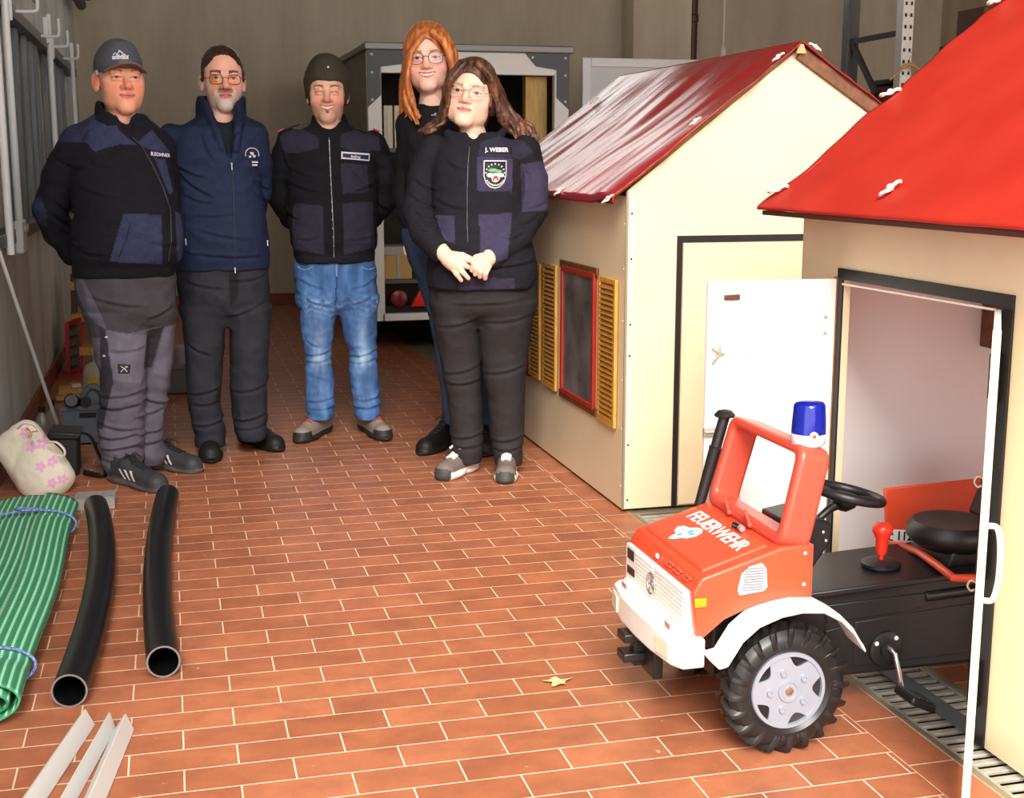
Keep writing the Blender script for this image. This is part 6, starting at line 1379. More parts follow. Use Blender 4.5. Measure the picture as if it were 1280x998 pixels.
zipper(P, jk, [(166, 172), (177, 182), (190, 205), (204, 235), (213, 262), (214, 300), (210, 332)], -.14, zipd, .0024)
zipper(P, jk, [(163, 278), (157, 300), (148, 322)], -.14, mat('zip_navy', (26, 28, 50), .6), .002, 'pocket_zip')
patch(P, jk, [(188, 188), (213, 191), (213, 198.5), (190, 196)], -.14, mat('tape_navy_dark', (28, 30, 52), .7), 'name_tape'); drape_text(P, jk, 'B.SOHNER', 201, 193.5, .020, .10, whitet, 'name_text', .85, .0004).location.y = -.003
HR = [(336, 92, 219, .135, .01), (352, 94, 220, .15, .01), (375, 98, 221, .15, .01), (396, 112, 218, .12, .01), (414, 145, 196, .06, .01)]
LL = [(392, 106, 184, .115, -.01), (418, 113, 187, .11, -.01), (445, 119, 184, .10, -.015), (475, 125, 181, .092, -.02), (495, 125, 181, .090, -.015), (530, 122, 180, .09, 0), (560, 124, 178, .088, 0), (584, 129, 176, .080, 0), (594, 134, 172, .07, 0)]
RL = [(392, 165, 221, .105, .04), (418, 170, 218, .10, .06), (445, 172, 216, .092, .08), (475, 174, 211, .088, .09), (510, 170, 207, .086, .09), (545, 167, 204, .086, .09), (565, 166, 206, .084, .09), (578, 170, 203, .076, .09)]
F = legs_field(P, HR, [LL, RL]); zh1 = P.L(150, 585, 0)[2]; zk1 = P.L(150, 500, 0)[2]
kp = [P.uz(q, -.1) for q in ([(132, 412), (183, 420), (180, 472), (176, 480), (140, 474)], [(206, 412), (222, 408), (212, 478), (192, 470)])]
sp_ = [P.uz(q, -.1) for q in ([(124, 405), (132, 412), (142, 478), (136, 500), (128, 540), (121, 540), (122, 500), (126, 460)], [(184, 415), (205, 410), (190, 465), (180, 462)])]; pkt = P.uz([(90, 352), (104, 350), (122, 384), (134, 412), (118, 404), (104, 386)], -.1); upz = P.L(150, 413, 0)[2]
def tc1(V, N):
    c = np.tile(np.array([92., 88., 100.]), (len(V), 1)); f = N[:, 1] < .3; c[V[:, 2] > upz+.02*np.sin(V[:, 0]*9)] = (64, 62, 68)
    for q in kp: c[f & inpoly(V[:, 0], V[:, 2], q)] = (104, 101, 116)
    for q in sp_: c[inpoly(V[:, 0], V[:, 2], q)] = (50, 48, 56)
    c[inpoly(V[:, 0], V[:, 2], pkt)] = (86, 84, 100); return c*(1+.10*fbm(V*30, 3))[:, None]
tz_ = field_obj(F, 'trousers', smooth_cloth, P.o, tc1, lambda V, N: folds(V, N, .004, (9, 9, 10), 9)+knee_folds(V, zk1, zh1, .005, 62, 4)+creases(P, V, N, [(122,500,182,490,.010),(124,514,180,506,.009),(122,534,178,540,.010),(124,552,176,544,.010),(126,566,180,556,.010),(126,580,172,576,.009),(172,500,212,512,.010),(168,526,206,518,.009),(168,548,206,544,.010),(168,562,206,558,.009),(110,372,180,384,.006),(184,400,216,384,.006),(134,440,180,436,.005)], -.1, .010))
patch(P, tz_, [(147, 454), (163, 455.5), (162, 466), (148, 466)], -.1, mat('badge_black', (14, 14, 14), .5), 'knee_badge', off=.003)
m = MB()
def ont(px, py, off=.006):
    u, z = P.uz([(px, py)], -.1)[0]; p = front(tz_, u, z, off=off); return p if p else Vector((u, -.1, z))
m.tube([ont(151, 457), ont(156, 460.5), ont(159, 464)], .004, 6, flat=.4); m.tube([ont(159, 457.5), ont(154, 461), ont(151, 464)], .003, 6, flat=.4); m.tube([ont(156, 457), ont(160, 458)], .003, 6, flat=.4); m.build('badge_mark', whitet, tz_)
m = MB()
for q in ((133, 421), (130, 445)): m.ell(ont(q[0], q[1], .002), (.007, .004, .005), n=10, m=6)
m.build('zip_pull', mat('zip_silver', (196, 196, 196), .3, .6), tz_)
cfg = dict(upper=(58, 58, 62), stripe=(226, 228, 232), sole=(88, 88, 92), out=(120, 116, 112), lace=(34, 34, 36), wavy=True)
shoe(P, 'shoe', (138, 600), (207, 617), shoe_m, cfg, h=.10, w=.050, sole=.030); shoe(P, 'shoe', (180, 583), (251, 592), shoe_m, cfg, h=.10, w=.050, sole=.030)
# ---------------- tall red-haired woman behind -----------------
def locks(F, P, paths, k=.004, wave=.006, wf=7, n=14, seed=0):
    rg = random.Random(seed)
    for pts, r0, r1 in paths:
        q = [P.L(*p) if len(p) == 3 else np.array(p) for p in pts]; a = rg.uniform(0, 6.28); w = wave*rg.uniform(.6, 1.3); f = wf*rg.uniform(.8, 1.2); K = len(q); out = []
        for i in range(n+1):
            t = i/n*(K-1); j = min(int(t), K-2); u = t-j; p0, p1, p2, p3 = q[max(j-1, 0)], q[j], q[j+1], q[min(j+2, K-1)]
            p = .5*((2*p1)+(-p0+p2)*u+(2*p0-5*p1+4*p2-p3)*u*u+(-p0+3*p1-3*p2+p3)*u**3); g_ = i/n
            out.append(p+np.array([math.sin(a+f*g_*6.28/3), math.cos(a+f*g_*6.28/3), 0])*w*g_)
        F.chain(out, [(r0+(r1-r0)*(i/n))*(1 if i < n-1 else .5) for i in range(n+1)], k)
def hairfield(H, P, x0, x1, y0, z0, pad=.0):
    a = P.L(x0, y0, 0); b = P.L(x1, y0, 0); return Field(axis_pts(a[0], b[0], .004), axis_pts(H.C[1]-.19, H.C[1]+.22, .004), axis_pts(z0, H.C[2]+.19, .004))
def haircap(F, H, c, op=(.056, .060, .078), oz=-.004, ox=0.0, vol=1.0):
    F.el(H.g((0, .018, .044)), (.082*c*vol, .102*c*vol, .090*c*vol), .01, H.R); F.rc(H.g((0, .045, .03)), H.g((0, .050, -.07)), .080*c*vol, .07*c, .03)
    for q in (-1, 1): F.rc(H.g((q*.062, -.02, .05)), H.g((q*.076, .0, -.05)), .022*c, .016*c, .02)
    F.el(H.g((ox, -.088, oz)), (op[0]*c*H.w, op[1]*c, op[2]*c), .006, H.R, sub=True)
    for q in (-1, 1): F.rc(H.g((q*.064, -.042, .045)), H.g((q*.071, -.036, -.03)), .010*c, .010*c, .010)
P = Person('person', 'tall woman with long red hair and glasses, in black, standing behind the other woman', 566, 566)
H = Head(P.L(535, 72.5, -.02)+np.array([0, .075, 0]), 1.20, yaw=-4, pitch=2, roll=-3, smile=1.0, wide=1.08, full=.8, nose=.97)
Bf = body(P, H, (P.L(541, 128, .02), .058), arms=[[(P.L(512, 165, .02), .05), (P.L(506, 230, .02), .04), (P.L(514, 290, -.0), .03)], [(P.L(590, 165, .02), .05), (P.L(600, 230, .04), .04), (P.L(590, 290, -.0), .03)]])
hand(Bf, P.L(516, 292, 0), (.3, -.1, -1), (0, -1, 0), 1, 1.0); hand(Bf, P.L(590, 292, 0), (-.3, -.1, -1), (0, -1, 0), -1, 1.0)
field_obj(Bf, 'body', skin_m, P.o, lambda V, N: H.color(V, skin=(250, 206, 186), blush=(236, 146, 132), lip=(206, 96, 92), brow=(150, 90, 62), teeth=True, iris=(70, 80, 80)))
glasses(H, P, (120, 60, 56), r=(.0235, .0205), sq=3.0, wire=.0013, name='rose')
c = H.s; F = hairfield(H, P, 490, 600, 70, P.L(510, 160, 0)[2]); haircap(F, H, c, op=(.056, .062, .082), oz=-.008, ox=-.006, vol=1.08)
pths = []
rg = random.Random(5)
for i in range(16):
    t = i/15; pths.append(([(530-8*t, 44-3*t, -.04+.08*t), (513-4*t, 68, -.05+.09*t), (510-7*t, 100, -.08+.12*t), (505+8*(1-t)+rg.uniform(-5, 5), 128, -.12+.13*t), (503+20*(1-t)+rg.uniform(-6, 6), 150+rg.uniform(-6, 6), -.14+.15*t)], .013, .009))
for i in range(18):
    t = i/17; pths.append(([(540+8*t, 40, -.06+.09*t), (556+8*t, 55, -.07+.1*t), (564+7*t, 85, -.075+.1*t), (562+8*t+rg.uniform(-4, 4), 115, -.06+.10*t), (560+14*t+rg.uniform(-5, 5), 145, -.04+.08*t)], .015, .007))
for i in range(6):
    t = i/5; pths.append(([(541, 38, -.02), (552+8*t, 44+3*t, -.065+.05*t), (562+6*t, 64, -.07+.06*t), (566+6*t, 92, -.065+.06*t)], .011, .009))
locks(F, P, pths, .005, .006, 5)
def haircol(a, b, c3=None, f=(120, 60, 22)):
    def fn(V, N):
        n = fbm(V*np.array(f), 3); t = np.clip(.5+.9*n, 0, 1)[:, None]; return np.array(a, float)*(1-t)+np.array(b, float)*t
    return fn
def stra(V, N): return .0018*fbm(V*np.array([150, 90, 12]), 2)
field_obj(F, 'hair', hair_m, P.o, haircol((160, 84, 38), (226, 146, 78)), stra)
JR = [(132, 522, 568, .09, .02), (145, 508, 590, .11, .02), (165, 503, 596, .125, .015), (200, 505, 594, .135, .01), (240, 507, 592, .135, .01), (270, 505, 594, .138, .01), (282, 505, 594, .134, .01)]
F = garment(P, JR, [[(511, 155, .02, .058), (508, 200, .02, .054), (505, 245, .03, .050), (510, 268, .0, .045), (518, 288, -.04, .038)], [(590, 155, .02, .058), (598, 205, .04, .052), (596, 245, .05, .048), (590, 275, .0, .042)]])
F.rc(P.L(541, 140, .01), P.L(540, 100, .0), .055, .066, .006, sub=True); F.el(P.L(541, 128, -.10), (.055, .08, .022), .01, sub=True)
tshirt = field_obj(F, 'pullover', smooth_cloth, P.o, lambda V, N: np.tile(np.array([24., 24., 28.]), (len(V), 1)), lambda V, N: folds(V, N, .004, (8, 8, 11), 2))
m = MB(); 
u, z = P.uz([(543, 144)], -.1)[0]; p = front(tshirt, u, z)
if p: m.tube([p+Vector((-.014, 0, 0)), p, p+Vector((.016, 0, .003))], .003, 6); m.ell(p+Vector((.004, 0, .006)), (.005, .002, .005), n=8, m=5); m.build('print', mat('print_grey', (170, 170, 166), .7), tshirt)
HR = [(268, 503, 596, .13, 0), (300, 503, 600, .135, .01), (325, 510, 604, .13, .01), (352, 530, 585, .06, .01)]
LL = [(318, 511, 566, .11, 0), (345, 520, 570, .10, 0), (400, 537, 574, .08, 0), (450, 545, 576, .068, 0), (500, 553, 577, .060, 0), (528, 556, 578, .058, 0)]
RL = [(318, 560, 606, .11, 0), (345, 566, 612, .10, 0), (400, 580, 618, .08, 0), (450, 590, 620, .068, 0), (500, 598, 620, .060, 0), (528, 600, 618, .058, 0)]
F = legs_field(P, HR, [LL, RL]); field_obj(F, 'jeans', denim_m, P.o, lambda V, N: np.array([54., 72., 100.])*(1+.25*fbm(V*np.array([20, 20, 8]), 3))[:, None], lambda V, N: folds(V, N, .003, (10, 10, 14)))
cfg = dict(upper=(22, 21, 22), sole=(26, 24, 24), out=(20, 20, 20), lace=(36, 34, 34), boot=True)
shoe(P, 'boot', (578, 551), (524, 571), shoe_m, cfg, h=.12, w=.050, sole=.028); shoe(P, 'boot', (612, 549), (606, 573), shoe_m, cfg, h=.12, w=.050, sole=.028)

# ---------------- woman in front with folded hands -----------------
P = Person('person', 'woman with wavy brown hair, glasses and a shield badge, hands folded in front', 600, 592)
H = Head(P.L(588.5, 117.0, -.02)+np.array([0, .075, 0]), 1.17, yaw=-9, pitch=-2, roll=9, smile=-.1, wide=1.12, full=1.2, nose=.97)
LW_, RW_ = P.L(553, 315, -.20), P.L(612, 322, -.20)
hb = (P.L(548, 340, -.2)[0], P.L(625, 340, -.2)[0], -.29, -.15, P.L(590, 360, -.2)[2], P.L(590, 305, -.2)[2])
Bf = body(P, H, (P.L(592, 178, .01), .060), arms=[[(P.L(538, 205, .02), .05), (P.L(530, 268, -.01), .042), (LW_, .034)], [(P.L(655, 205, .02), .05), (P.L(662, 268, -.01), .042), (RW_, .034)]], hands=[hb])
D_ = lambda px, py, d: P.L(px, py, d)
# her right hand (photo left): back of the hand, two long fingers reaching down, the others tucked under
Bf.chain([D_(555, 318, -.205), D_(565, 326, -.222), D_(574, 332, -.228)], [.030, .033, .026], .012); Bf.rc(D_(560, 325, -.215), D_(568, 334, -.225), .028, .022, .012)
Bf.chain([D_(565, 334, -.232), D_(571, 343, -.238), D_(576.5, 350.5, -.228)], [.0125, .0112, .0088], .003)
Bf.chain([D_(571, 332, -.236), D_(579, 341, -.246), D_(585.5, 348, -.238)], [.0125, .0112, .0088], .003)
Bf.chain([D_(575, 329, -.234), D_(583, 333, -.245), D_(588, 335, -.238)], [.0125, .0112, .009], .003)
Bf.chain([D_(575, 323, -.226), D_(585, 325, -.238), D_(591, 328, -.240)], [.0125, .0115, .010], .003)
Bf.chain([D_(566, 318, -.21), D_(578, 319, -.222), D_(588, 323, -.222)], [.014, .012, .010], .004)
# her left hand (photo right): fist of curled fingers over them, thumb on top
Bf.chain([D_(612, 322, -.205), D_(604, 329, -.232)], [.033, .030], .012); Bf.rc(D_(607, 331, -.225), D_(602, 325, -.235), .026, .026, .012)
for (k0, k1, k2) in (((599, 322, -.256), (592, 330, -.262), (590, 338, -.250)), ((602, 327, -.258), (595, 336, -.266), (594, 343, -.252)), ((606, 331, -.256), (601, 340, -.264), (600, 346, -.250)), ((611, 333, -.250), (607, 342, -.256), (606.5, 348, -.243))):
    Bf.chain([D_(*k0), D_(*k1), D_(*k2)], [.0125, .0115, .0098], .0025)
Bf.chain([D_(602, 320, -.245), D_(595, 322, -.262), D_(589, 326, -.262)], [.0135, .012, .0095], .004)
def w2c(V, N):
    c = H.color(V, skin=(246, 208, 184), blush=(238, 160, 146), lip=(214, 134, 130), brow=(150, 112, 88), iris=(52, 38, 32), brow_t=.0034)
    hz = V[:, 2] < P.L(590, 290, -.2)[2]; c[hz] = (244, 206, 184)
    for tip in ((576.5, 350.5, -.228), (585.5, 348, -.238), (590, 338, -.25), (594, 343, -.252), (600, 346, -.25), (606.5, 348, -.243)):
        q = D_(*tip)+np.array([0, -.006, 0]); c[hz & (np.linalg.norm(V-q, axis=1) < .0065)] = (240, 196, 182)
    return c
field_obj(Bf, 'body', skin_m, P.o, w2c)
glasses(H, P, (196, 150, 120), r=(.0245, .0215), sq=2.3, wire=.0013, name='gold')
m = MB(); m.ell(H.g((.088, -.002, -.044)), (.005, .005, .006), n=10, m=6); m.build('earring', chrome, P.o)
c = H.s; F = hairfield(H, P, 512, 682, 110, P.L(600, 186, 0)[2]); haircap(F, H, c, op=(.0575, .060, .079), oz=-.008, ox=-.002, vol=1.03)
pths = []; rg = random.Random(8)
for i in range(26):
    t = i/25; e = rg.uniform(-1, 1); pths.append(([(597+6*t, 80, -.03+.06*t), (612+5*t, 95, -.045+.10*t), (619+10*t, 120, -.02+.08*t), (626+18*t+e*3, 145, .0+.06*t), (640+22*t+e*5, 165-6*t, .02+.05*t), (652+20*t+e*4, 184-8*t+e*5, .03+.04*t)], .014, .006))
for i in range(16):
    t = i/15; e = rg.uniform(-1, 1); pths.append(([(580-4*t, 80, -.03+.06*t), (564-4*t, 100, -.045+.1*t), (560-6*t, 128, -.02+.08*t), (556-10*t, 148, .0+.05*t), (545-14*t+e*4, 160, -.0+.04*t), (534-10*t+e*4, 168+e*3, -.0+.03*t)], .013, .005))
locks(F, P, pths, .004, .012, 9, n=20)
for q in (-1, 1):
    for i in range(5): t = i/4; F.chain([H.g((q*.004, -.048+.03*t, .112+.012*t)), H.g((q*.044, -.045+.03*t, .098+.010*t)), H.g((q*.076, -.025+.03*t, .050)), H.g((q*.084, -.005+.03*t, -.01))], [.008, .010, .010, .010], .006)
field_obj(F, 'hair', hair_m, P.o, haircol((50, 33, 27), (134, 86, 58), f=(70, 50, 20)), lambda V, N: .0022*fbm(V*np.array([120, 80, 16]), 2))
JR = [(168, 566, 622, .10, .02), (176, 552, 640, .118, .02), (190, 545, 652, .14, .01), (215, 541, 656, .158, -.005), (240, 540, 656, .162, -.01), (270, 540, 658, .168, -.01), (300, 538, 664, .178, -.01), (325, 536, 670, .182, -.01), (345, 534, 672, .176, -.01), (358, 535, 671, .170, -.01)]
F = garment(P, JR, [[(542, 190, .02, .068), (530, 225, .02, .070), (524, 262, -.02, .066), (531, 292, -.10, .058), (549, 314, -.175, .046)], [(655, 190, .02, .068), (663, 225, .02, .072), (664, 262, -.02, .068), (648, 293, -.11, .058), (618, 320, -.178, .046)]])
F.chain([P.L(593, 186, .02), P.L(592, 170, .02)], [.108, .098], .02)
F.rc(P.L(592, 196, .0), P.L(592, 140, .0), .066, .088, .008, sub=True); F.chain([P.L(588, 184, -.16), P.L(591, 168, -.15), P.L(592, 150, -.14)], [.012, .045, .062], .006, sub=True, sq=(1, 1.7, 1)); F.box(P.L(592, 148, 0), (.25, .25, .058), .006, sub=True)
F.chain([P.L(608, 182, -.09), P.L(622, 172, -.06), P.L(630, 164, -.02)], [.010, .016, .016], .012); F.chain([P.L(578, 184, -.09), P.L(566, 176, -.06), P.L(560, 168, -.02)], [.010, .016, .016], .012)
for w_, d_ in ((LW_, (1, 0, -.6)), (RW_, (-1, 0, -.6))):   # open cuffs
    F.rc(w_+np.array(d_)*.012, w_+np.array(d_)*.05, .034, .036, .003, sub=True)
nyw = (62, 58, 84)
pw_ = [P.uz(q, -.13) for q in ([(597, 196), (641, 198), (640, 240), (596, 238)], [(599, 268), (640, 266), (634, 322), (618, 326), (600, 322)], [(544, 270), (568, 270), (569, 304), (556, 300)], [(600, 178), (625, 170), (655, 176), (668, 190), (650, 200), (640, 196), (598, 196)])]
slv = P.uz([(650, 206), (684, 200), (690, 262), (652, 264)], -.02)
def jcw(V, N):
    c = np.tile(np.array([31., 30., 37.]), (len(V), 1)); f = N[:, 1] < .35
    for q in pw_[:3]: c[f & inpoly(V[:, 0], V[:, 2], q)] = nyw
    c[f & inpoly(V[:, 0], V[:, 2], pw_[3])] = (46, 44, 60); c[inpoly(V[:, 0], V[:, 2], slv)] = (60, 56, 80); c[(V[:, 2] < P.L(600, 343, 0)[2]) & (V[:, 0] > P.L(575, 340, 0)[0]) & (V[:, 0] < P.L(642, 340, 0)[0])] = (52, 48, 66); return c*(1+.10*fbm(V*60, 2))[:, None]
jk = field_obj(F, 'jacket', cloth_m, P.o, jcw, lambda V, N: folds(V, N, .0035, (8, 8, 9), 12)+creases(P, V, N, [(516,226,548,240,.007),(512,246,546,262,.008),(516,266,548,276,.008),(524,288,552,286,.007),(652,262,684,254,.007),(640,284,672,272,.008),(628,300,656,290,.007),(600,334,668,328,.006),(540,318,590,336,.006),(556,200,580,214,.004),(545,250,580,262,.004),(650,200,664,222,.006)], -.12, .009))
zipper(P, jk, [(587, 183), (585, 205), (584, 240), (584, 280), (585, 305)], -.14, mat('zip_grey', (96, 96, 104), .4, .4), .0017)
patch(P, jk, [(605, 183), (640, 184), (640, 192), (605, 191)], -.14, mat('tape_dark', (28, 27, 36), .7), 'name_tape'); drape_text(P, jk, 'J. WEBER', 621, 187.5, .024, .0, whitet, 'name_text', 1.0, .0008).location.y = -.004
shd = [(604.5, 200.5), (633.5, 200.5), (633, 220), (630, 229), (625, 234), (619, 236), (612, 234), (607, 229), (604.2, 220)]; cx_s, cy_s = 619, 217
bd = patch(P, jk, shd, -.14, whitet, 'shield_badge', off=.004); ins = lambda f: [(cx_s+(x-cx_s)*f, cy_s+(y-cy_s)*f) for x, y in shd]
patch(P, jk, ins(.90), -.14, mat('badge_black2', (16, 16, 18), .6), 'badge_field', off=.0062)
def onb(px, py, off=.009):
    u, z = P.uz([(px, py)], -.14)[0]; p = front(jk, u, z, off=off); return p if p else Vector((u, -.17, z))
gm = mat('badge_green', (110, 180, 130), .6); rm2 = mat('badge_red', (206, 30, 30), .6)
m = MB(); m.ell(onb(619, 222), (.019, .002, .019), n=16, m=8)
for a in (-1, 1): m.ell(onb(619+a*6.5, 219), (.015, .002, .009), n=12, m=6)
m.build('badge_white', whitet, bd); m = MB(); m.ell(onb(616, 213), (.020, .002, .008), n=12, m=6); m.ell(onb(623, 214.5), (.015, .002, .007), n=12, m=6); m.build('badge_green', gm, bd)
m = MB(); m.ell(onb(619.5, 221.5, .012), (.009, .001, .006), n=12, m=6); m.ell(onb(617, 224, .012), (.004, .001, .006), n=12, m=6); m.ell(onb(622, 224, .012), (.004, .001, .006), n=12, m=6); m.build('badge_red', rm2, bd)
m = MB()
for i in range(11):   # ring of tiny stitched letters, too small to read
    a = math.radians(200-i*22); p = onb(619+11.6*math.cos(a), 216.5-11.5*math.sin(a)) if i else None
    if p: m.obox(p, (.0045, .001, .0065), Matrix.Rotation(math.pi/2-a, 3, 'Y'))
for i in range(12):
    a = math.radians(212+i*10.5); p = onb(619+12*math.cos(a), 219-12.6*math.sin(a)); m.obox(p, (.0045, .001, .0065), Matrix.Rotation(math.pi/2-a, 3, 'Y'))
m.build('badge_stitching', whitet, bd)
HR = [(345, 534, 672, .165, .0), (365, 536, 671, .165, .01), (385, 540, 668, .15, .01), (405, 565, 640, .07, .01)]
LL = [(378, 539, 600, .13, 0), (402, 542, 597, .125, 0), (440, 549, 600, .10, 0), (470, 553, 601, .092, .0), (500, 560, 602, .085, .01), (538, 563, 603, .078, .01), (565, 566, 602, .066, .0), (577, 568, 600, .06, .0)]
RL = [(378, 598, 669, .13, 0), (402, 596, 665, .125, 0), (440, 600, 660, .10, 0), (470, 603, 657, .095, .0), (500, 610, 656, .088, .01), (538, 612, 655, .080, .01), (565, 617, 653, .066, .0), (580, 620, 652, .06, .0)]
F = legs_field(P, HR, [LL, RL]); zhw = P.L(600, 568, 0)[2]; zkw = P.L(600, 475, 0)[2]
field_obj(F, 'leggings', smooth_cloth, P.o, lambda V, N: np.array([44., 41., 43.])*(1+.08*fbm(V*30, 3))[:, None], lambda V, N: folds(V, N, .0025, (8, 8, 8), 15)+creases(P, V, N, [(552,470,600,460,.006),(556,482,601,478,.006),(562,552,604,546,.007),(564,562,604,560,.006),(616,556,655,550,.007),(617,566,654,563,.006),(604,470,656,460,.006),(546,410,596,400,.005),(604,404,664,396,.005),(548,380,660,376,.004)], -.1, .009))
cfg = dict(upper=(118, 106, 100), tongue=(128, 118, 116), sole=(240, 238, 232), out=(214, 210, 204), toe=(66, 64, 64), lace=(244, 242, 236), lr=.0042, tl=.95)
shoe(P, 'sneaker', (594, 586), (550, 602), shoe_m, cfg, h=.10, w=.050, sole=.038); shoe(P, 'sneaker', (636, 583), (631, 607), shoe_m, cfg, h=.10, w=.050, sole=.036)
# ------------------------------------------------------------------ steel rack on the left wall
XR = WL+.06
railm = mat('rack_rail_grey', (96, 100, 102), .45, .5, noise_amt=.2, noise_scale=6); polem = mat('rack_pole_white', (226, 232, 234), .4); battm = mat('rack_batten_grey', (112, 122, 126), .5, .2, noise_amt=.25, noise_scale=5, stretch=(4, 4, .6))
t = thing('storage_rack', 'long galvanised rack with white uprights fixed to the left wall', 'wall rack', (XR, 7.5, 1.0))
MB().box(WL, XR+.02, 3.5, 11.3, 2.03, 2.09).build('top_rail', railm, t, bevel=.003)
MB().box(WL, XR+.02, 3.5, 11.3, .99, 1.05).build('bottom_rail', railm, t, bevel=.003)
for y in (5.0, 5.95, 6.35, 8.65, 10.65):
    MB().tube([(XR+.03, y, .96), (XR+.03, y, 2.24)], .017, 12).build('upright', polem, t, smooth=40)
for y in (4.7, 5.35, 6.65, 6.95, 7.3, 7.75, 8.1, 8.35, 9.0, 9.3, 9.7, 10.1, 10.4):
    MB().box(XR-.045, XR-.02, y-.05, y+.05, 1.05, 2.03).build('batten', battm, t, bevel=.003)
for y in (6.35, 8.65):
    m = MB(); m.box(XR+.0, XR+.035, y-.06, y+.10, 2.06, 2.22); m.box(XR+.01, XR+.05, y+.08, y+.11, 1.98, 2.12); m.build('bracket', polem, t, bevel=.008)
m = MB(); m.box(XR+.01, XR+.05, 6.28, 6.46, .94, 1.09); b_ = m.build('bracket', polem, t, bevel=.01)
for yy in (6.33, 6.41): MB().lathe([(.018, 0), (.016, .012), (.0001, .013)], (XR+.05, yy, 1.05), (1, 0, 0), 10).build('bolt', steel, b_, smooth=40)
for y in (5.6, 6.9, 8.2, 8.9, 9.9):
    m = MB(); m.tube(smooth_path([(XR+.0, y, 2.07), (XR+.10, y, 2.07), (XR+.12, y, 2.09), (XR+.12, y, 2.17)]), .009, 8); m.build('hook', polem, t, smooth=60)
MB().tube([(XR+.02, 5.0, 2.24), (XR+.02, 8.0, 2.24)], .012, 10).build('cross_bar', polem, t, smooth=40)
m = MB(); m.tube([(WL+.09, 8.5, 2.75), (WL+.09, 12.3, 2.70)], .045, 12); m.tube([(WL+.17, 8.3, 2.80), (WL+.17, 12.2, 2.76)], .03, 12); 
for y in (8.9, 11.6): m.box(WL+.002, WL+.2, y-.02, y+.02, 2.66, 2.70)
tag(m.build('pipe_bundle', mat('pipe_bundle_grey', (92, 88, 78), .6), smooth=40, loc=(WL+.1, 10.4, 2.7)), 'dark pipes on brackets high on the left wall near the corner', 'pipes')
# ------------------------------------------------------------------ things along the left wall
a = gz(77, 549); b = gx(0, 318, WL+.075); d = (b-a)
tag(MB().tube([a+Vector((0, 0, .008)), a+d*1.08], .0085, 10).build('white_pole', polem, smooth=40, loc=a), 'thin white pole leaning against the left wall', 'pole')
# tote bag: soft slumped canvas sack with handles
c0 = gz(62, 622); 
class _F0: pass
F = Field(axis_pts(WL-.02, -.34, .006), axis_pts(5.25, 5.95, .006), axis_pts(0, .46, .006))
Lb = lambda px, py, Y: np.array(gy(px, py, Y))
B0, B1 = Lb(64, 610, 5.53), Lb(20, 548, 5.66); ax_ = B1-B0; ll = np.linalg.norm(ax_); ax_ /= ll; wd_ = np.array([-ax_[2], 0, ax_[0]]); wd_ /= np.linalg.norm(wd_); th_ = np.cross(ax_, wd_)
F.box((B0+B1)/2+wd_*.0, (.098, ll/2+.035, .062), .02, np.stack([wd_, ax_, th_], 1), .045); F.el(B0*.6+B1*.4, (.108, ll*.42, .075), .03, np.stack([wd_, ax_, th_], 1)); F.el(B0+ax_*.03, (.10, .08, .07), .03, np.stack([wd_, ax_, th_], 1)); F.D = np.maximum(F.D, -(F.z[None, None, :])+.001); F.D = np.maximum(F.D, -(F.x[:, None, None]-(WL+.004)))
t = thing('tote_bag', 'white canvas tote bag with pink flowers slumped by the left wall', 'bag', (0, 0, 0))
fls = [(37.5, 562), (51, 558), (51, 583), (65, 578), (66, 602), (79, 598), (29, 545)]
def bagc(V, N):
    c = np.tile(np.array([228., 220., 202.]), (len(V), 1)); f = N[:, 1] < .2
    for px, py in fls:
        q = gy(px, py, 5.50); dx, dz = V[:, 0]-q.x, V[:, 2]-q.z; r_ = np.sqrt(dx*dx+dz*dz); an = np.arctan2(dz, dx); m = f & (r_ < .0185+.0045*np.cos(5*an)) & (r_ > .005); c[m] = (232, 172, 214)
    return c
bo = field_obj(F, 'canvas_body', attr_mat('canvas', .85, .4, 300), t, bagc, lambda V, N: folds(V, N, .004, (9, 9, 9), 31))
m = MB(); m.tube(smooth_path([gy(58, 553, 5.50), gy(70, 553, 5.48), gy(80, 562, 5.47), gy(80, 570, 5.47), gy(72, 569, 5.48)]), .008, 8, flat=.5); m.build('handle', mat('canvas_strap', (226, 216, 196), .8), t, smooth=60)
m = MB(); m.tube(smooth_path([gy(22, 536, 5.52), gy(30, 530, 5.50), gy(42, 532, 5.50), gy(48, 540, 5.50)]), .007, 8, flat=.5); m.build('handle', mat('canvas_strap', (226, 216, 196), .8), t, smooth=60)
m = MB(); m.tube(smooth_path([gy(33, 536, 5.49), gy(38, 543, 5.48), gy(36, 548, 5.48)]), .010, 8, flat=.5); m.tube(smooth_path([gy(40, 540, 5.48), gy(46, 539, 5.48)]), .006, 8, flat=.5); m.build('scarf_end', mat('scarf_brown', (130, 90, 50), .7, col2=(210, 190, 150), noise_scale=50), t, smooth=60)
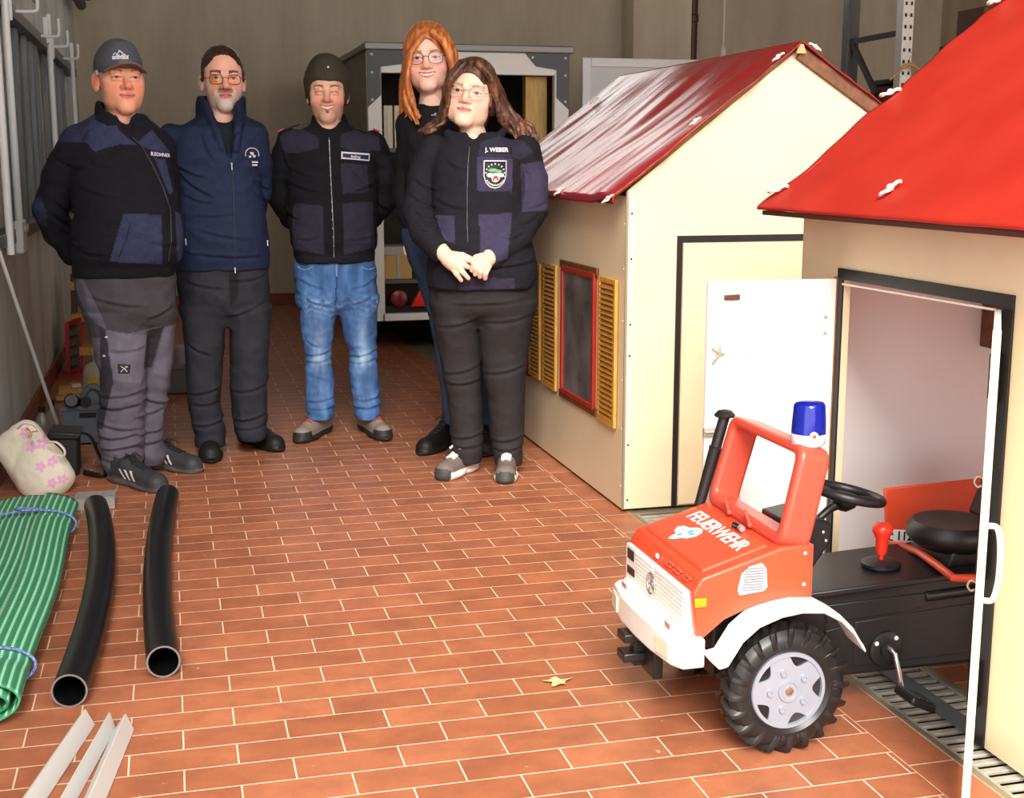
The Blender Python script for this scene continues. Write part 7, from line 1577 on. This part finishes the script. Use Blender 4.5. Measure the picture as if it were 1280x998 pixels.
# black shoulder bag with strap
cb = gz(90, 600); t = thing('shoulder_bag', 'black shoulder bag with a loose strap standing behind the tote bag', 'bag', (cb.x, cb.y+.1, 0))
m = MB(); x0, x1 = gz(74, 596).x, gz(99, 596).x; yb = cb.y+.06; m.prism([(x0, .0), (x1, .0), (x1+.005, .16), (x1-.02, .185), (x0-.02, .185), (x0-.03, .15)], 'y', yb, yb+.16); m.build('body', mat('bag_black', (24, 24, 28), .6, bump=.3, bump_scale=40), t, bevel=.015, bseg=3)
m = MB(); m.prism([(x0-.04, .17), (x1+.01, .165), (x1+.02, .19), (x0-.03, .205)], 'y', yb-.01, yb+.17); m.build('flap', mat('bag_black2', (18, 18, 20), .5), t, bevel=.006)
m = MB(); m.tube(smooth_path([(x1-.005, yb+.05, .185), (x1+.05, yb+.02, .175), (x1+.085, yb-.02, .10), (x1+.115, yb-.05, .03), (x1+.09, yb-.06, .012), (x1+.02, yb-.02, .022)]), .014, 8, flat=.35); m.build('strap', mat('bag_black2', (18, 18, 20), .5), t, smooth=60)
# water bottles
for i, (px, lb) in enumerate(((55, 'left clear plastic bottle with black cap behind the tote bag'), (67, 'right clear plastic bottle with black cap behind the tote bag'))):
    q = gz(px, 559-i*9); t = thing('water_bottle', lb, 'bottle', q, 'clear bottles by the left wall')
    m = MB(); m.lathe([(.034, .002), (.036, .02), (.036, .11), (.030, .14), (.014, .165), (.013, .175)], q, n=20); m.build('bottle_body', mat('bottle_clear', (210, 212, 210), .08, trans=.85), t, smooth=50)
    MB().lathe([(.016, .172), (.016, .20), (.0001, .201)], q, n=16).build('bottle_cap', blk2, t, smooth=40)
# grey crate with tools
q = gz(98, 558); cy0 = q.y+.02; x0, x1 = gz(78, 556).x+.01, gz(78, 556).x+.30; zt_ = .19
t = thing('tool_crate', 'blue grey plastic crate filled with tools behind the man with the cap', 'crate', ((x0+x1)/2, cy0+.1, 0)); crm = mat('crate_grey_blue', (84, 92, 104), .5)
m = MB(); m.box(x0, x1, cy0, cy0+.012, .002, zt_); m.box(x0, x1, cy0+.29, cy0+.30, .002, zt_); m.box(x0, x0+.012, cy0+.012, cy0+.29, .002, zt_); m.box(x1-.012, x1, cy0+.012, cy0+.29, .002, zt_); m.box(x0, x1, cy0, cy0+.3, .002, .012)
m.box(x0-.008, x1+.008, cy0-.008, cy0+.006, zt_-.018, zt_+.004); m.box(x0+.05, x0+.055, cy0-.006, cy0, .02, zt_-.02); m.box(x1-.055, x1-.05, cy0-.006, cy0, .02, zt_-.02); m.build('crate_shell', crm, t, bevel=.002)
m = MB(); m.box(x0+.08, x1-.08, cy0-.004, cy0+.001, zt_-.055, zt_-.03); m.build('grip_slot', blk2, t)
tm = mat('tool_grey', (104, 110, 118), .4, .3)
m = MB(); m.lathe([(.032, 0), (.035, .01), (.035, .06), (.028, .07)], (x0+.05, cy0+.03, zt_+.025), (0, -1, .2), 20); m.lathe([(.024, 0), (.026, .01), (.026, .05)], (x0+.10, cy0+.03, zt_+.015), (0.3, -1, .2), 20); tag(m.build('hose_coupling', [blk2], smooth=40, loc=(x0+.05, cy0+.03, zt_)), 'black round hose coupling lying on the tool crate', 'coupling')
m = MB(); m.tube(smooth_path([(x0+.06, cy0+.1, zt_-.05), (x0+.12, cy0+.09, zt_+.07), (x0+.18, cy0+.08, zt_+.06), (x0+.20, cy0+.1, zt_-.05)]), .02, 10); m.obox((x0+.15, cy0+.12, zt_+.02), (.12, .08, .09), Matrix.Rotation(.5, 3, 'Y')); tag(m.build('power_tool', tm, bevel=.006, loc=(x0+.15, cy0+.1, zt_)), 'grey tool sticking out of the tool crate', 'tool')
m = MB(); q2 = (x0+.235, cy0+.15, zt_+.08); m.ell(q2, (.055, .04, .032), Matrix.Rotation(-.3, 3, 'Y')); tag(m.build('orange_cloth', mat('cloth_orange', (230, 62, 34), .7, bump=.5, bump_scale=18), smooth=60, loc=q2), 'bright orange cloth on top of the tool crate', 'cloth')
# red framed sign leaning on the wall
s0 = gz(92, 492); sx = WL+.06; t = thing('red_frame_sign', 'narrow red framed sign standing by the left wall', 'sign', (sx+.1, 8.6, 0))
A_, B_, C_, E_ = [gy(px, py, Y) for px, py, Y in ((83, 405, 8.6), (100, 399, 8.75), (102, 462, 8.75), (86, 467, 8.6))]
m = MB()
for p, q in ((A_, B_), (B_, C_), (C_, E_), (E_, A_)): m.bar(p, q, .022, .022, (0, 1, 0))
m.bar((C_+E_)/2, ((C_+E_)/2).x*Vector((1, 0, 0))+Vector((0, 8.68, .02)), .03, .02, (0, 1, 0)); m.build('frame', mat('sign_red', (176, 34, 28), .45), t)
m = MB(); m.add([A_, B_, C_, E_]+[v+Vector((0, .008, 0)) for v in (A_, B_, C_, E_)], [(0, 1, 2, 3), (7, 6, 5, 4), (0, 4, 5, 1), (1, 5, 6, 2), (2, 6, 7, 3), (3, 7, 4, 0)]); bdp = m.build('board', mat('sign_board', (104, 98, 96), .6, noise_amt=.2, noise_scale=20), t)
for k in range(5):
    f = (k+.5)/5; p = A_.lerp(E_, f)*.8+B_.lerp(C_, f)*.2; q = A_.lerp(E_, f)*.3+B_.lerp(C_, f)*.7; MB().bar(p+Vector((0, -.006, 0)), q+Vector((0, -.006, 0)), .004, .018, (0, 0, 1)).build('text_line', mat('sign_text', (60, 54, 54), .6), bdp)
m = MB(); q = Vector((((C_+E_)/2).x, 8.68, 0)); m.box(q.x-.10, q.x+.10, 8.62, 8.76, 0.001, .02); m.build('foot', mat('sign_red', (176, 34, 28), .45), t)
# wooden blocks and boards, canister, grey carry box
wb = mat('wood_block', (204, 156, 84), .6, noise_amt=.2, noise_scale=12, stretch=(5, 1, 5))
q = gz(88, 501); m = MB(); m.box(q.x-.08, q.x+.09, q.y, q.y+.14, .001, .032); tag(m.build('wooden_block', wb, bevel=.003, loc=q), 'lower yellow wooden block by the left wall', 'wooden block', 'stacked wooden blocks')
m = MB(); m.box(q.x-.065, q.x+.07, q.y+.01, q.y+.13, .033, .066); tag(m.build('wooden_block', wb, bevel=.003, loc=q+Vector((0, 0, .033))), 'upper yellow wooden block with a white label lying on it', 'wooden block', 'stacked wooden blocks')
m = MB(); m.obox((q.x+.03, q.y+.06, .078), (.05, .04, .02), Matrix.Rotation(.3, 3, 'Z')); tag(m.build('paper_tag', mat('paper_white', (210, 206, 200), .6), loc=(q.x, q.y, .067)), 'small white tag on the upper wooden block', 'tag')
S_ = gz(116, 470); t = thing('step_stool', 'wooden step stool half hidden behind the man with the cap', 'step stool', (S_.x, S_.y+.3, 0))
for k in range(3):
    z = .12+k*.20; y = S_.y+.1+k*.12; MB().box(S_.x-.13, S_.x+.22, y, y+.16, z, z+.055).build('step', wb, t, bevel=.003)
for xx in (S_.x-.13, S_.x+.19):
    m = MB(); m.prism([(S_.y+.1, .0), (S_.y+.5, .0), (S_.y+.5, .62), (S_.y+.4, .62)], 'x', xx, xx+.03); m.build('side_panel', mat('wood_dark', (84, 58, 40), .6), t)
q = gz(124, 500); t = thing('canister', 'white plastic canister with a yellow label behind the man with the cap', 'canister', q)
m = MB(); m.lathe([(.075, .001), (.08, .02), (.08, .17), (.06, .21), (.025, .225), (.025, .24)], q, n=24); m.build('canister_body', mat('canister_white', (196, 190, 180), .45), t, smooth=50)
MB().lathe([(.028, .235), (.028, .262), (.0001, .264)], q, n=16).build('cap', mat('cap_grey', (150, 148, 146), .5), t, smooth=40)
m = MB(); V = [q+Vector((.0812*math.cos(a), .0812*math.sin(a), z)) for z in (.05, .15) for a in np.linspace(-2.2, -.9, 10)]; m.add(V, [(i, i+1, i+11, i+10) for i in range(9)]); m.build('label', mat('label_yellow', (226, 196, 70), .5), t, smooth=80)
x0, x1 = gz(203, 493).x, gz(237, 493).x; y0 = gz(220, 493).y; t = thing('carry_box', 'grey plastic carry box standing between the two men at the left', 'box', ((x0+x1)/2, y0+.1, 0))
m = MB(); m.prism([(x0-.04, .002), (x1-.01, .002), (x1, .15), (x0-.05, .15)], 'y', y0, y0+.25); m.build('box_body', mat('carry_grey', (104, 108, 110), .5), t, bevel=.006)
MB().box(x0-.055, x1+.006, y0-.008, y0+.258, .15, .175).build('rim', mat('carry_grey2', (126, 130, 130), .5), t, bevel=.004)
m = MB(); m.tube([(x1-.045, y0+.05, .175), (x1-.045, y0+.05, .27)], .034, 16); m.ell((x1-.045, y0+.05, .27), (.034, .034, .02)); tag(m.build('grey_cylinder', mat('cyl_grey', (150, 150, 152), .45), smooth=40, loc=(x1-.04, y0+.05, .175)), 'grey round-topped cylinder standing on the carry box', 'container')
